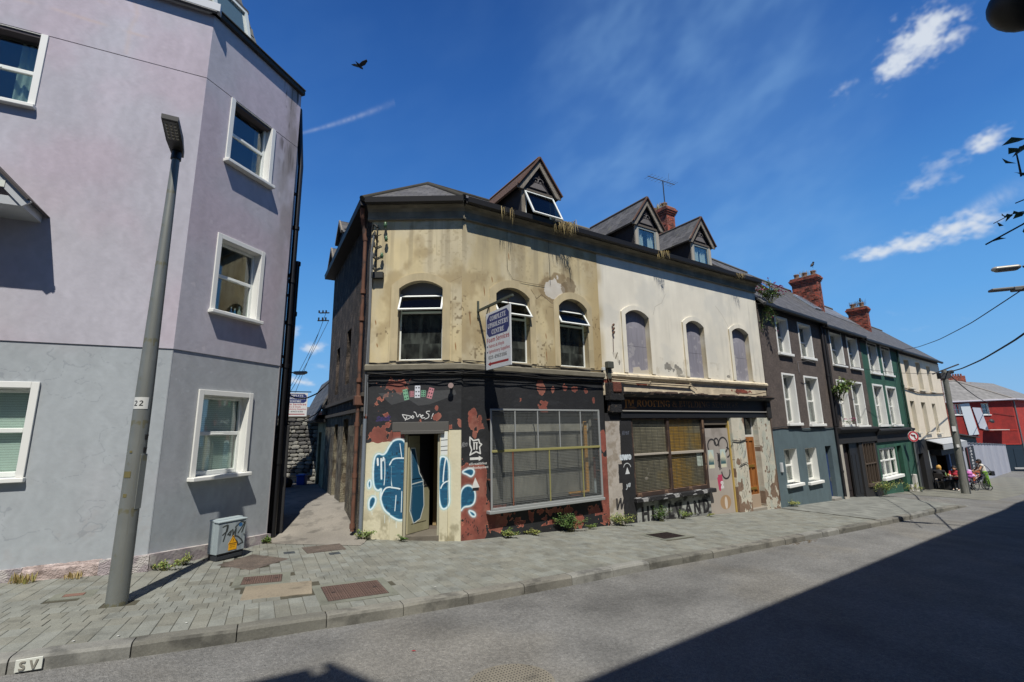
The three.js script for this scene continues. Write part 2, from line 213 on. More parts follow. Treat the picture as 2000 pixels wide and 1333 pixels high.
const inPoly = (x, z, P) => { let c = false; for (let i = 0, j = P.length - 1; i < P.length; j = i++) if ((P[i][1] > z) !== (P[j][1] > z) && x < (P[j][0] - P[i][0]) * (z - P[i][1]) / (P[j][1] - P[i][1]) + P[i][0]) c = !c; return c; };
{
  const list = [], bw = .155, bd = .205;
  for (let r = 0; r < 30; r++) for (let k = -54; k < 108; k++) {
    const off = (r % 2 ? .079 : 0) * (h2(r, 4, 4) > .35 ? 1 : 0); const ua = k * bw + off, ub = ua + bw, wa = .165 + r * bd, wb = wa + bd; const um = (ua + ub) / 2, wm = (wa + wb) / 2; if (um > 16.9 || um < -7.6) continue;
    const c = kp(um, wm); if (!free(c.x, c.z)) { let any = false; for (const [a, b] of [[ua, wa], [ub, wa]]) { const q = kp(a, b); any ||= free(q.x, q.z); } if (!any) continue; }
    if (holes.some(([F, a, b]) => Math.abs((c.x - F.p.x) * F.d.x + (c.z - F.p.z) * F.d.z) < a + .05 && Math.abs((c.x - F.p.x) * F.n.x + (c.z - F.p.z) * F.n.z) < b + .05) || inPoly(c.x, c.z, patchPts)) continue;
    if (Math.hypot(c.x + 4.49, c.z + 5.6) < .13) continue;
    const gap = .002, top = (h2(k, r, 8) - .5) * .003, tx = (h2(k, r, 9) - .5) * .002, tz = (h2(k, r, 10) - .5) * .002, ch = .0035; const P = (u, w, y) => { const q = kp(u, w); return [q.x, gy(q.x, q.z) + top + y + tx * (u - um) / bw * 2 + tz * (w - wm) / bd * 2, q.z]; };
    const o = [P(ua + gap, wa + gap, -.012), P(ub - gap, wa + gap, -.012), P(ub - gap, wb - gap, -.012), P(ua + gap, wb - gap, -.012)], t = [P(ua + gap + ch, wa + gap + ch, 0), P(ub - gap - ch, wa + gap + ch, 0), P(ub - gap - ch, wb - gap - ch, 0), P(ua + gap + ch, wb - gap - ch, 0)], b = [P(ua + gap, wa + gap, -.004), P(ub - gap, wa + gap, -.004), P(ub - gap, wb - gap, -.004), P(ua + gap, wb - gap, -.004)];
    const pos = []; const quad = (a, q, d, e) => pos.push(...a, ...q, ...d, ...a, ...d, ...e); quad(t[0], t[1], t[2], t[3]); for (let i = 0; i < 4; i++) { const j = (i + 1) % 4; quad(b[i], b[j], t[j], t[i]); quad(o[i], o[j], b[j], b[i]); }
    const g = new THREE.BufferGeometry(); g.setAttribute('position', new THREE.Float32BufferAttribute(pos, 3)); g.computeVertexNormals(); list.push([c.length() - (c.x < -7.2 ? -99 : 0), g, Math.floor(h2(k, r, 11) ** 1.4 * 5)]);
  }
  list.sort((a, b) => a[0] - b[0]);
  list.slice(0, 300).forEach(([, g, m]) => part(pavement, 'paving_block', g, pavMs[m]));
  for (let m = 0; m < 5; m++) { const gs = list.slice(300).filter((l) => l[2] === m).map((l) => l[1]); const q = part(pavement, 'paving_blocks', gs, pavMs[m]); q.userData.kind = 'stuff'; }
  const farT = tile(512, 2, (u, v) => { const r = Math.floor(v / .2857), k = (u + (r % 2) * .1) / .2, jl = Math.min(md(k, 1), 1 - md(k, 1)) * .2 < .006 || Math.min(md(v / .2857, 1), 1 - md(v / .2857, 1)) * .2857 < .006; const a = fbm(u * 4, v * 4, 4, 41, 8), b = h2(Math.floor(md(k, 10)), r, 3); let g = 124 + 30 * (a - .5) + 16 * (b - .5); if (jl) g -= 20; return [g * .99, g * 1.0, g * .945]; });
  const M = FH.M.clone().invert(); const rampM = new THREE.MeshStandardMaterial({ map: farT, roughness: .93 });
  const g1 = grid(60, 6, (u, v) => { const q = kp(mix(16.9, UEND, u), mix(.15, 5.6, v)); return V(q.x, gy(q.x, q.z) + .001 - kerbDrop(mix(16.9, UEND, u)) * (1 - v), q.z); });
  const g2 = grid(40, 6, (u, v) => { const q = FH.at(mix(11.6, 44, u), 0, mix(3.3, -.2, v)); return V(q.x, gy(q.x, q.z) + .0045 * (v > 0 ? 1 : -1), q.z); });
  struct('footpath', [g1], rampM); struct('forecourt', [g2], new THREE.MeshStandardMaterial({ map: farT, color: 0xf4efe6, roughness: .93 }));
}
// alley floor rises a little from the pavement
const concT = tile(512, 3, (u, v) => { const a = fbm(u * 2, v * 2, 5, 51, 6), b = vn(u * 100, v * 100, 3, 300), c = sst(.55, .75, fbm(u * 5, v * 5, 4, 53, 15)); const g = 132 + 44 * (a - .5) + 18 * (b - .5) - 22 * c; return [g * 1.01, g * .97, g * .9]; });
const alleyY = (x, z) => mix(gy(x, z), .45, sst(-8.9, -11.6, z));
struct('alley_floor', grid(14, 40, (u, v) => { const z = mix(-8.8, -19, v); const xl = -4.5 + (z + 8.9) * .49 - .4, xr = Math.min(-2.95, -3.014 + (z + 9.3686) * .5617) + .15; const x = mix(xl, xr, u); return V(x, alleyY(x, z) + .006 + .012 * (fbm(x * 2, z * 2, 3, 55) - .5), z); }), new THREE.MeshStandardMaterial({ map: concT, bumpMap: bumpFine, bumpScale: .006, roughness: .95 }));
// covers and patches let into the paving
const ironT = tile(512, .5, (u, v) => { const k = .025; const a = md(u / k, 1), b = md(v / k, 1); const on = (a > .22 && b > .22); const c = fbm(u * 8, v * 8, 4, 71, 4); return on ? [100 + 26 * c, 80 + 22 * c, 72 + 18 * c] : [58 + 20 * c, 47 + 14 * c, 42 + 12 * c]; });
const ironM = mat(0xffffff, .75, { map: ironT, metalness: .15 });
function tilt(F) { const a = F.d, e = .5; const y0 = gy(F.p.x, F.p.z); const ys = (gy(F.p.x + a.x * e, F.p.z + a.z * e) - gy(F.p.x - a.x * e, F.p.z - a.z * e)) / (2 * e), yo = (gy(F.p.x + F.n.x * e, F.p.z + F.n.z * e) - gy(F.p.x - F.n.x * e, F.p.z - F.n.z * e)) / (2 * e); const d = V(a.x, ys, a.z).normalize(), n = V(F.n.x, yo, F.n.z).normalize(), u = n.clone().cross(d).normalize(); return new THREE.Matrix4().makeBasis(d, u, d.clone().cross(u)).setPosition(F.p.x, y0, F.p.z); }
function ribs(a, b, k) { const g = []; for (let x = -a + k; x < a - k / 2; x += k) for (let z = -b + k; z < b - k / 2; z += k) g.push(bx(x - k * .3, x + k * .3, .004, .0075, z - k * .3, z + k * .3)); return g; }
function cover(name, key, label, m, knobs) {
  const [x, z, az, a, b] = COV[key], F = new Face(x, z, az), M = tilt(F); const t = thing(name, label, 'manhole cover', V(x, gy(x, z), z));
  const E = .1; part(t, 'frame', [bx(-a - E, a + E, -.03, .0015, b, b + E), bx(-a - E, a + E, -.03, .0015, -b - E, -b), bx(-a - E, -a, -.03, .002, -b, b), bx(a, a + E, -.03, .002, -b, b)], mat(0xe4e4da, .9, { map: pavT }), M);
  part(t, 'lid', [bx(-a + .006, a - .006, -.03, .004, -b + .006, b - .006), ...(knobs ? ribs(a, b, knobs) : [])], m, M);
  if (key !== 'grate') part(t, 'keyhole', [-.7, .7].map((k) => bx(a * k - .02, a * k + .02, .003, .0082, -.012, .012)), mat(0x1d1815, .9), M);
}
cover('manhole_cover', 'big', 'large rusty brown ribbed cover in pale frame near the kerb', ironM, .034);
cover('manhole_cover', 'small', 'small brown ribbed cover behind the pale concrete slab', ironM, .034);
cover('manhole_cover', 'far', 'dark brown oblong cover in the pavement before the black shopfront', mat(0x5e4a3e, .8, { map: ironT }), .04);
cover('drain_grate', 'grate', 'tiny rusty grate in the setts left of the lamp post', mat(0x77594c, .85), 0);
{ const [x, z, az, a, b] = COV.slab, F = new Face(x, z, az); const t = thing('concrete_slab', 'pale plain concrete slab let into the setts', 'paving slab', V(x, gy(x, z), z)); part(t, 'slab', rb(-a - .03, a + .03, -.05, .004, -b - .03, b + .03, .006), mat(0xfff6e4, .95, { map: concT }), tilt(F)); }
const tar = tile(512, 1, (u, v) => { const a = fbm(u * 6, v * 6, 5, 75, 6), b = vn(u * 130, v * 130, 3, 130); const g = 84 + 46 * (a - .5) + 34 * (b - .5); return [g * 1.06, g * .94, g * .84]; });
const tarM = mat(0xffffff, .95, { map: tar, bumpMap: asphaltB, bumpScale: .006 });
{ const p = patchPts.map(([x, z]) => V(x, gy(x, z) + .002, z)); const t = thing('tarmac_patch', 'brown four-cornered tarmac patch beside the utility cabinet', 'road patch', p[0].clone()); part(t, 'patch', upSheet(p, .03), tarM); }
{ const p = [[-3.74, -8.55], [-3.22, -8.94], [-2.94, -8.5], [-3.46, -8.14]].map(([x, z]) => V(x, gy(x, z) + .006, z)); const t = thing('tarmac_patch', 'brown oblong patch across the mouth of the alley', 'road patch', p[0].clone()); part(t, 'patch', upSheet(p, .03), tarM); }
for (const [x, z, l] of [[-3.77, -8.16, 'small dark stopcock lid left of the alley patch'], [-3.02, -8.18, 'small dark stopcock lid right of the alley patch']]) { const F = new Face(x, z, 58); const t = thing('stopcock_lid', l, 'lid', V(x, gy(x, z), z)); part(t, 'lid', rb(-.085, .085, -.02, .008, -.07, .07, .004), mat(0x4b5052, .6, { metalness: .3 }), tilt(F)); part(t, 'keyhole', bx(-.03, .03, .006, .0095, -.01, .01), blackMetal, tilt(F)); }
{ // perforated round cover in the road at the bottom of the view
  const x = -.05, z = -4.33, F = new Face(x, z, 57.3), M = new THREE.Matrix4().makeTranslation(0, roadY(x, z) - gy(x, z), 0).multiply(tilt(F)); const t = thing('road_cover', 'round pale cover with rows of pips in the road', 'manhole cover', V(x, roadY(x, z), z)); const g = [], d = [];
  for (let i = -12; i <= 12; i++) for (let j = -9; j <= 9; j++) { const a = i * .03, b = j * .036; if (a * a / .1444 + b * b / .1089 < .93) d.push(new THREE.CylinderGeometry(.006, .006, .003, 6).translate(a, .0052, b)); }
  const lid = new THREE.CylinderGeometry(.38, .38, .03, 40).scale(1, 1, .87).translate(0, -.011, 0); part(t, 'lid', lid, mat(0xe8e6dc, .85, { map: concT }), M); const q = part(t, 'pips', d, mat(0x3c3b39, .8), M); q.userData.kind = 'stuff';
}
{ // raised plate in the kerb
  const F = new Face(-4.28, -4.276, 66.42); const f = await new FontLoader().loadAsync('fonts/droid/droid_sans_bold.typeface.json'); const y = gy(-4.28, -4.276); const t = thing('kerb_plate', 'white enamel plate with raised SV letters on the kerb face', 'sign', F.at(.06, y - .12, 0));
  part(t, 'plate', rb(.055, .232, y - .118, y - .022, .001, .012, .003), mat(0xd4d6cc, .5), F);
  part(t, 'lettering', ['S', 'V'].map((c, i) => new TextGeometry(c, { font: f, size: .068, depth: .008, curveSegments: 5, bevelEnabled: false }).translate(.078 + i * .07, y - .104, .011)), mat(0x8a877c, .6), F);
}
// ------------------------------------------------------------------ lilac and grey corner building on the left
const slateT = tile(512, 1.2, (u, v) => { const r = Math.floor(v / .2), k = Math.floor(u / .3 + (r % 2) * .5), x = md(u / .3 + (r % 2) * .5, 1), y = md(v / .2, 1); const a = fbm(u * 10, v * 10, 4, 81, 12), b = h2(md(k, 4), md(r, 6), 5), ed = (x < .03 || y < .05) ? 1 : 0; const m = sst(.62, .8, fbm(u * 5, v * 5, 3, 83, 6)); const g = 82 + 30 * (a - .5) + 26 * (b - .5) - ed * 36; return mix3([g, g * .98, g * .97], [104, 104, 84], m * .5); });
const slateM = mat(0xffffff, .7, { map: slateT, bumpMap: tile(256, 1.2, (u, v) => { const r = Math.floor(v / .2), x = md(u / .3 + (r % 2) * .5, 1), y = md(v / .2, 1); return gray(x < .04 ? 30 : 120 + 120 * (1 - y)); }, false), bumpScale: .012 });
const PINK = [189, 186, 194], GREYW = [171, 177, 180];
const streak = (s, y, seed, base, warm) => { const a = fbm(s * .9, y * .5, 4, seed), b = fbm(s * 5, y * 1.6, 4, seed + 5), c = fbm(s * 9, y * .35, 3, seed + 9), w = sst(.45, .75, fbm(s * .8 + 9, y * .7, 4, seed + 3)); const k = .97 + .1 * (a - .5) + .05 * (b - .5) + .04 * (c - .5); const tr = 1 + .05 * (vn(s * 16 + 3 * vn(y * 5, 1, seed), y * 9, seed + 21) - .5) + .03 * (fbm(s * 30, y * 30, 2, seed + 23) - .5); return [base[0] * k * tr * (1 + .035 * w * warm), base[1] * k * tr * (1 - .03 * w * warm), base[2] * k * tr * (1 - .02 * w * warm)]; };
const lowDirt = (c, s, y, y0, seed) => { const d = sst(.5, .75, fbm(s * 6, y * 5, 4, seed)) * (y < y0 ? 1 : 0); return mix3(c, [158, 152, 150], d * .22 * sst(.35, .65, fbm(s * 19, y * 15, 3, seed + 2))); };
const pinkLT = faceTex(-4, 0.02, 3.3, 9.6, 90, (s, y) => { let c = streak(s, y, 101, PINK, .7); const j = (a, b) => Math.exp(-((y - a - .05 * vn(s * 2, 3, 4)) ** 2) / .0008) * sst(.5, .7, fbm(s * 1.5, b, 3, 7)); const q = j(8.62, 1) + j(9.02, 2) + Math.exp(-((s + 1.05 + .08 * vn(y * 3, 1, 2)) ** 2) / .0012) * (y > 8.2 ? .6 : 0); return mix3(c, [204, 182, 172], Math.min(.5, q * .5)); });
const greyLT = faceTex(-4, 0.02, -.2, 3.5, 90, (s, y) => { let c = streak(s, y, 121, GREYW, .3); c = lowDirt(c, s, y, 1.1, 122); const hc = Math.abs(fbm(s * 1.7, y * 1.7, 4, 127) - .5) < .0035 ? .3 : 0; return mix3(c, [120, 126, 132], hc); });
const pinkQT = faceTex(-.02, 2.2, 3.3, 9.6, 90, (s, y) => { let c = streak(s, y, 141, PINK, .7); const m = sst(.42, .7, fbm(s * 3.2, y * 1.1, 5, 143)) * sst(1.5, 1.95, s) * sst(3.6, 8.4, y); const st = sst(.45, .62, fbm(s * 14, y * .7, 4, 145)) * sst(1.55, 1.75, s) * sst(7, 8.6, y); c = mix3(c, [120, 112, 104], m * .55); c = mix3(c, [62, 56, 52], st * .75 * sst(.35, .6, fbm(s * 4, y * 4, 3, 149))); const w = sst(.8, .86, fbm(s * 8, y * 6, 3, 147)); return mix3(c, [214, 206, 210], w * .4); });
const greyQT = faceTex(-.02, 2.2, -.2, 3.5, 90, (s, y) => { let c = streak(s, y, 161, GREYW, .3); c = lowDirt(c, s, y, .95, 162); const w = sst(.8, .84, fbm(s * 9, y * 9, 3, 167)); return mix3(c, [196, 198, 202], w * .4); });
const wallO = (t) => ({ map: t, bumpMap: bumpFine, bumpScale: .0015 });
const plinthT = tile(512, 1.5, (u, v) => { const a = fbm(u * 5.33, v * 5.33, 5, 171, 8), b = sst(.48, .62, fbm(u * 8, v * 8, 4, 173, 12)); return mix3([158 + 44 * (a - .5), 148 + 40 * (a - .5), 149 + 40 * (a - .5)], [196, 191, 184], b * .7); });

// sash window with vertical sliding lights, in an opening s0..s1 x y0..y1 of face F
function sash(t, F, s0, s1, y0, y1, d, o = {}) {
  const fw = o.fw ?? .055, m = o.mat ?? upvc, ym = o.ym ?? mix(y0, y1, .52), a = s0 + (o.in ?? 0), b = s1 - (o.in ?? 0), z0 = -d - .05, z1 = -d;
  const w = part(t, 'window', [rb(a, a + fw, y0, y1, z0, z1), rb(b - fw, b, y0, y1, z0, z1), rb(a + fw, b - fw, y1 - fw, y1, z0, z1 - .001), rb(a + fw, b - fw, y0, y0 + fw * 1.3, z0, z1 - .001), ...(o.vent ? [rb(a + (b - a) * .3, b - (b - a) * .2, y1 - fw * .75, y1 - fw * .3, z1 - .002, z1 + .012, .004)] : [])], m, F, o.label);
  const lights = o.single ? [[y0 + fw * 1.3, y1 - fw, 0]] : [[ym + .02, y1 - fw, 0], [y0 + fw * 1.3, ym - .02, .02]];
  if (!o.single) part(w, 'meeting_rail', rb(a + fw, b - fw, ym - .032, ym + .032, z0, z1 + .004), m, F);
  if (o.horn) part(w, 'sash_handle', [rb(a + (b - a) * .35, a + (b - a) * .62, ym - .022, ym - .004, z1 + .003, z1 + .014, .004)], m, F);
  for (const [p, q, k] of lights) part(w, 'pane', bx(a + fw, b - fw, p, q, z0 + .012 + k * .6, z0 + .018 + k * .6), o.glass ?? glassM, F);
  if (o.bars) part(w, 'glazing_bar', o.bars.map(([x, p, q]) => rb(mix(a, b, x) - .011, mix(a, b, x) + .011, p, q, z0 + .004, z1 - .004, .003)), m, F);
  if (o.blind) { const g = []; for (let y = y0 + fw; y < y1 - fw; y += .034) g.push(bx(a + fw, b - fw, y, y + .031, z0 - .034, z0 - .026)); const q = part(w, 'blind', g, mat(o.blind, .7), F); q.userData.kind = 'stuff'; }
  if (o.curtain) part(w, 'curtain', curtain(a + fw, b - fw, y0 + fw, y1 - fw, z0 - .1, o.curtain[1] ?? 1), mat(o.curtain[0], .95), F);
  return w;
}
function curtain(s0, s1, y0, y1, z, cover = 1, seed = 1) { // hanging folds from the left and right edge
  const gs = []; const W = s1 - s0; const run = (a, b) => gs.push(grid(28, 2, (u, v) => V(mix(a, b, u), mix(y0, y1, v), z + .022 * Math.sin(u * (b - a) * 70 + seed) + .012 * Math.sin(u * 9 + v * 2)))); if (cover >= 1) run(s0, s1); else { run(s0, s0 + W * cover * .5); run(s1 - W * cover * .5, s1); } return gs;
}
const surround = (s0, s1, y0, y1, w, o0, o1, sides = true, top = true) => [rb(s0 - w, s0, y0, y1 + (top ? w : 0), o0, o1, .006), rb(s1, s1 + w, y0, y1 + (top ? w : 0), o0, o1, .006), ...(top ? [rb(s0 + .0005, s1 - .0005, y1, y1 + w, o0, o1 - .002, .006)] : [])];
const reveal = (s0, s1, y0, y1, d, k = .006) => [bx(s0 - .001, s0 + k, y0, y1, -d, -.002), bx(s1 - k, s1 + .001, y0, y1, -d, -.002), bx(s0 + k, s1 - k, y1 - k, y1 + .001, -d, -.003)];
{
  const t = thing('apartment_building', 'lilac apartment building with grey ground floor and white sash windows', 'building', FL.at(0, gat(FL, 0, 0)));
  const wM = (x) => mat(0xffffff, .92, wallO(x));
  const LX = -7.5, th = .3, QE = 2.12;
  // openings: [s0, s1, y0, y1]
  const L = { g: [-2.62, -1.53, 1.58, 2.76], u: [-3.2, -2.13, 6.94, 8.157], b: [-4.2, -2.22, 3.72, 5.2] };
  const Q = { g: [.575, 1.455, 1.44, 2.73], m: [.6, 1.44, 4.16, 5.445], u: [.575, 1.43, 6.92, 8.157] };
  part(t, 'wall', slab(rect(LX, 0, -.6, 3.4), [hRect(...L.g)], th - .014, -.014), wM(greyLT), FL, 'grey painted ground floor wall');
  part(t, 'wall', slab(rect(LX, 0, 8.172, 9.44), [], th), wM(pinkLT), FL, 'lilac band under the eaves');
  const notch = (F, s0, s1, w, e) => { const p = [[e[0], 3.4], [e[1], 3.4], [e[1], 8.157], [w[1], 8.157], [w[1], w[2]], [w[0], w[2]], [w[0], 8.157], [e[0], 8.157]]; return p; };
  part(t, 'wall', slab(notch(FL, 0, 0, L.u, [LX, 0]), [hRect(...L.b)], th), wM(pinkLT), FL, 'lilac rendered wall');
  part(t, 'wall', slab(notch(FQ, 0, 0, Q.u, [0, QE]), [hRect(...Q.m)], th), wM(pinkQT), FQ, 'lilac corner wall');
  part(t, 'wall', slab(rect(0, QE, -.6, 3.4), [hRect(...Q.g)], th - .014, -.014), wM(greyQT), FQ, 'grey painted corner wall');
  part(t, 'wall', slab(rect(0, QE, 8.172, 9.44), [], th), wM(pinkQT), FQ, 'lilac corner band under the coping');
  part(t, 'wall', [bx(LX, -.02, 8.1, 8.23, -.25, -.02)], mat(0x4a4448, .95), FL); part(t, 'wall', [bx(.02, QE, 8.1, 8.23, -.25, -.02)], mat(0x4a4448, .95), FQ);
  const qc = FQ.at(QE, 0), FW = new Face(qc.x, qc.z, -26.1);  // alley side: lies behind the corner, normal to the right
  part(t, 'wall', bx(.0, 1.7, -.6, 9.44, -.3, -.004), mat(0x8d8a8c, .95, { map: null, bumpMap: bumpFine, bumpScale: .004 }), FW, 'alley wall');
  part(t, 'wall', bx(LX - .3, LX, -.6, 9.44, -4.6, 0), mat(0xa79eaa, .95), FL);
  part(t, 'interior_wall', [sheet([FL.at(LX, -.5, -1.3), FL.at(-.9, -.5, -1.3), FL.at(-.9, 9.3, -1.3), FL.at(LX, 9.3, -1.3)]), sheet([FL.at(-.9, -.5, -1.3), FW.at(1.5, -.5, -.32), FW.at(1.5, 9.3, -.32), FL.at(-.9, 9.3, -1.3)])], mat(0x8a8270, .95));
  part(t, 'back_wall', [sheet([FL.at(LX, -.6, -4.6), FW.at(1.7, -.6, -.02), FW.at(1.7, 9.44, -.02), FL.at(LX, 9.44, -4.6)], .2)], mat(0x8d868a, .95)); part(t, 'interior_wall', sheet([FL.at(-.9, -.5, -1.3), FQ.at(.05, -.5, -.32), FQ.at(.05, 9.3, -.32), FL.at(-.9, 9.3, -1.3)], .02), mat(0x8a8270, .95));
  for (const y of [3.35, 6.45]) part(t, 'interior_floor', [sheet([FL.at(LX, y, -.31), FL.at(-.4, y, -.31), FQ.at(QE - .3, y, -.31), FW.at(1.5, y, -.35), FL.at(LX, y, -3)], .15)], mat(0x6b6255, .9));
  // plinth: pink render, broken open in the middle
  const pl = (F, s0, s1, f) => prism([[-.02, -.5], [.06, -.5], [.052, f[0] - .02], [.03, f[0]], [-.02, f[0] + .012]], s0, s1);
  part(t, 'plinth', [bx(-7.5, -1.3, -.5, .44, -.02, .035), bx(-.52, .03, -.5, .44, -.02, .055)], mat(0xffffff, .95, { map: plinthT, bumpMap: bumpDash, bumpScale: .01 }), FL);
  { const g = grid(60, 16, (u, v) => { const s = mix(-1.32, -.5, u), y = mix(-.1, .45, v); return V(s, y, .03 + .045 * (fbm(s * 9, y * 9, 4, 181) - .35) * sst(0, .08, v) + (v > .98 ? -.05 : 0)); }); part(t, 'broken_plinth', g, mat(0xffffff, 1, { map: tile(256, .7, (u, v) => { const a = fbm(u * 11.4, v * 11.4, 4, 183, 8); return [182 + 90 * (a - .6), 166 + 90 * (a - .6), 160 + 90 * (a - .6)]; }), bumpMap: bumpDash, bumpScale: .008 }), FL); }
  { const g = slab([[0, -.5], [QE + .035, -.5], [QE + .035, .275], [QE - .05, .29], [1.3, .34], [.6, .40], [0, .445]], [], .1, .058); part(t, 'plinth', g, mat(0xffffff, .95, { map: plinthT, bumpMap: bumpFine, bumpScale: .008 }), FQ); }
  // coping, fascia, mansard
  part(t, 'fascia', [rb(LX, .1, 9.44, 9.6, -.3, .13, .01)], mat(0xb9bcc0, .6), FL); part(t, 'gutter', [rod([LX, 9.43, .1], [.05, 9.43, .1], .028)], mat(0x3a3a3e, .5), FL);
  part(t, 'coping', [rb(-.06, QE + .03, 9.44, 9.53, -.3, .075, .01)], mat(0x3b3a38, .85), FQ); part(t, 'coping', [rb(0, QE + .02, 9.53, 9.56, -.3, .1, .008)], mat(0x8b8779, .9, { map: kerbT }), FQ);
  const flat = [FL.at(LX, 9.5, -.1), FL.at(-.05, 9.5, -.1), FQ.at(QE, 9.5, -.1), FW.at(1.7, 9.5, -.1), FL.at(LX, 9.5, -4.6)]; part(t, 'flat_roof', upSheet(flat, .06), mat(0x55534e, .95));
  // mansard: steep slated slopes set back from the edge, one dormer light over the corner
  const mq = (s, h, k = .25) => FQ.at(s, 9.55 + h, -.22 - h * k); const tp = 1.5;
  const e1 = 1.33, e2 = .95;
  part(t, 'mansard', [sheet([mq(-.1, 0), mq(e1, 0), mq(e2 - .1, tp), mq(-.1, tp)], .05), sheet([FQ.at(e1, 9.55, -.22), FQ.at(e1 + .2, 9.55, -1.9), FQ.at(e2 + .1, 9.55 + tp, -1.9), mq(e2 - .1, tp)], .05), sheet([FL.at(LX, 9.6, -.3), FL.at(-.05, 9.6, -.3), mq(-.1, tp), FL.at(LX, 9.6 + tp, -1)], .05), upSheet([mq(-.1, tp), mq(e2 - .1, tp), FQ.at(e2 + .1, 9.55 + tp, -1.9), FL.at(LX, 9.55 + tp, -3), FL.at(LX, 9.6 + tp, -1)], .05)], mat(0x6a6964, .8));
  const slM = [0x6d6c66, 0x5c5b57, 0x76756c, 0x666258].map((c) => mat(c, .7, { bumpMap: bumpFine, bumpScale: .004 }));
  for (let r = 0; r < 8; r++) for (let k = 0; k < 8; k++) { const h = r * .19, s0 = -.05 + k * .24 - (r % 2) * .12, lim = mix(e1, e2 - .1, (h + .1) / tp) - .01; const a = Math.max(-.1, s0), b = Math.min(s0 + .235, lim); if (b - a < .05) continue; if (a < .97 && b > .16 && h < 1.05) { if (a < .16 || b > .97) { const aa = a < .16 ? a : .97, bb = a < .16 ? .16 : b; if (bb - aa > .04) part(t, 'slate', sheet([mq(aa, h - .005).add(FQ.n.clone().multiplyScalar(.018)), mq(bb, h - .005).add(FQ.n.clone().multiplyScalar(.018)), mq(bb, h + .2).add(FQ.n.clone().multiplyScalar(.006)), mq(aa, h + .2).add(FQ.n.clone().multiplyScalar(.006))], .008), slM[md(r * 3 + k, 4)]); } continue; } part(t, 'slate', sheet([mq(a, h - .005).add(FQ.n.clone().multiplyScalar(.018)), mq(b, h - .005).add(FQ.n.clone().multiplyScalar(.018)), mq(b, h + .2).add(FQ.n.clone().multiplyScalar(.006)), mq(a, h + .2).add(FQ.n.clone().multiplyScalar(.006))], .008), slM[md(r * 3 + k * 7 + (k >> 1), 4)]); }
  { const fr = (s0, s1, h0, h1) => sheet([mq(s0, h0), mq(s1, h0), mq(s1, h1), mq(s0, h1)].map((p) => p.add(FQ.n.clone().multiplyScalar(.06))), .1); const w = part(t, 'roof_window', [fr(.16, .23, .03, 1.05), fr(.9, .97, .03, 1.05), fr(.23, .9, .98, 1.05), fr(.23, .9, .03, .09)], mat(0xc9d0cd, .5)); part(w, 'pane', sheet([mq(.23, .09), mq(.9, .09), mq(.9, .98), mq(.23, .98)].map((p) => p.add(FQ.n.clone().multiplyScalar(.02))), .01), new THREE.MeshPhysicalMaterial({ color: 0x5c7275, roughness: .06, metalness: 0, clearcoat: 1 })); part(w, 'lintel', fr(.12, 1.0, 1.05, 1.13), mat(0x3c3b39, .8)); }
  // windows on the corner
  const winS = (F, q, w, sill, o, band) => {
    const [a, b, y0, y1] = q; const W = sash(t, F, a, b, y0, y1, .13, { vent: true, horn: true, ym: mix(y0, y1, .52), ...o });
    part(W, 'reveal', reveal(a, b, y0, y1, .13), whitePaint, F);
    partEach(W, 'surround', surround(a, b, y0, y1, .085, -.01, .022, true, band), whitePaint, F);
    part(W, 'sill', rb(a - .11, b + .1, y0 - .065, y0 - .002, -.14, sill, .012), whitePaint, F);
  };
  winS(FQ, Q.g, 0, .125, { blind: 0xf2faf4 }, true);
  winS(FQ, Q.m, 0, .11, { glass: glassM, curtain: [0x77705a, .35] }, true);
  winS(FQ, Q.u, 0, .115, { curtain: [0xb6b29a, .3] }, false);
  winS(FL, L.g, 0, .055, { blind: 0xf2faf4 }, true);
  winS(FL, L.u, 0, .085, { ym: 7.55, curtain: [0x9fb0a8, .5] }, false);
  // things on the inner sill are small bottles
  // hooded oriel at the left edge of the view
  { const [a, b, y0, y1] = L.b; const w = part(t, 'oriel_window', [rb(b - .07, b, y0, y1, 0, .33), rb(a, a + .07, y0, y1, 0, .33), rb(a + .07, b - .07, y1 - .08, y1, .2, .33), rb(a + .07, b - .07, y0, y0 + .08, .2, .33), rb(mix(a, b, .5) - .03, mix(a, b, .5) + .03, y0, y1, .22, .32)], upvc, FL); part(w, 'pane', [bx(a + .07, b - .07, y0 + .08, y1 - .08, .26, .268)], glassM, FL); part(w, 'sill', rb(a - .05, b + .05, y0 - .07, y0, -.05, .4), whitePaint, FL);
    const hood = (s) => s; const r = part(t, 'hood', [sheet([[-1.66, 5.24, .62], [-1.66, 5.24, -.0], [-2.35, 5.98, -.0], [-2.35, 5.98, .62]], .03), sheet([[-3.1, 5.24, .62], [-2.35, 5.98, .62], [-2.35, 5.98, 0], [-3.1, 5.24, 0]], .03)], mat(0x3d3735, .8), FL); part(r, 'bargeboard', [bar(V(-1.69, 5.17, .57), V(-2.35, 5.88, .57), .03, .12), bar(V(-3.05, 5.17, .57), V(-2.35, 5.88, .57), .03, .12), bx(-2.98, -1.74, 5.14, 5.26, .0, .56)], mat(0xb6b9ba, .6), FL); part(r, 'number_tile', bx(-2.08, -1.93, 5.36, 5.45, .585, .594), mat(0xd9dccf, .5), FL); }
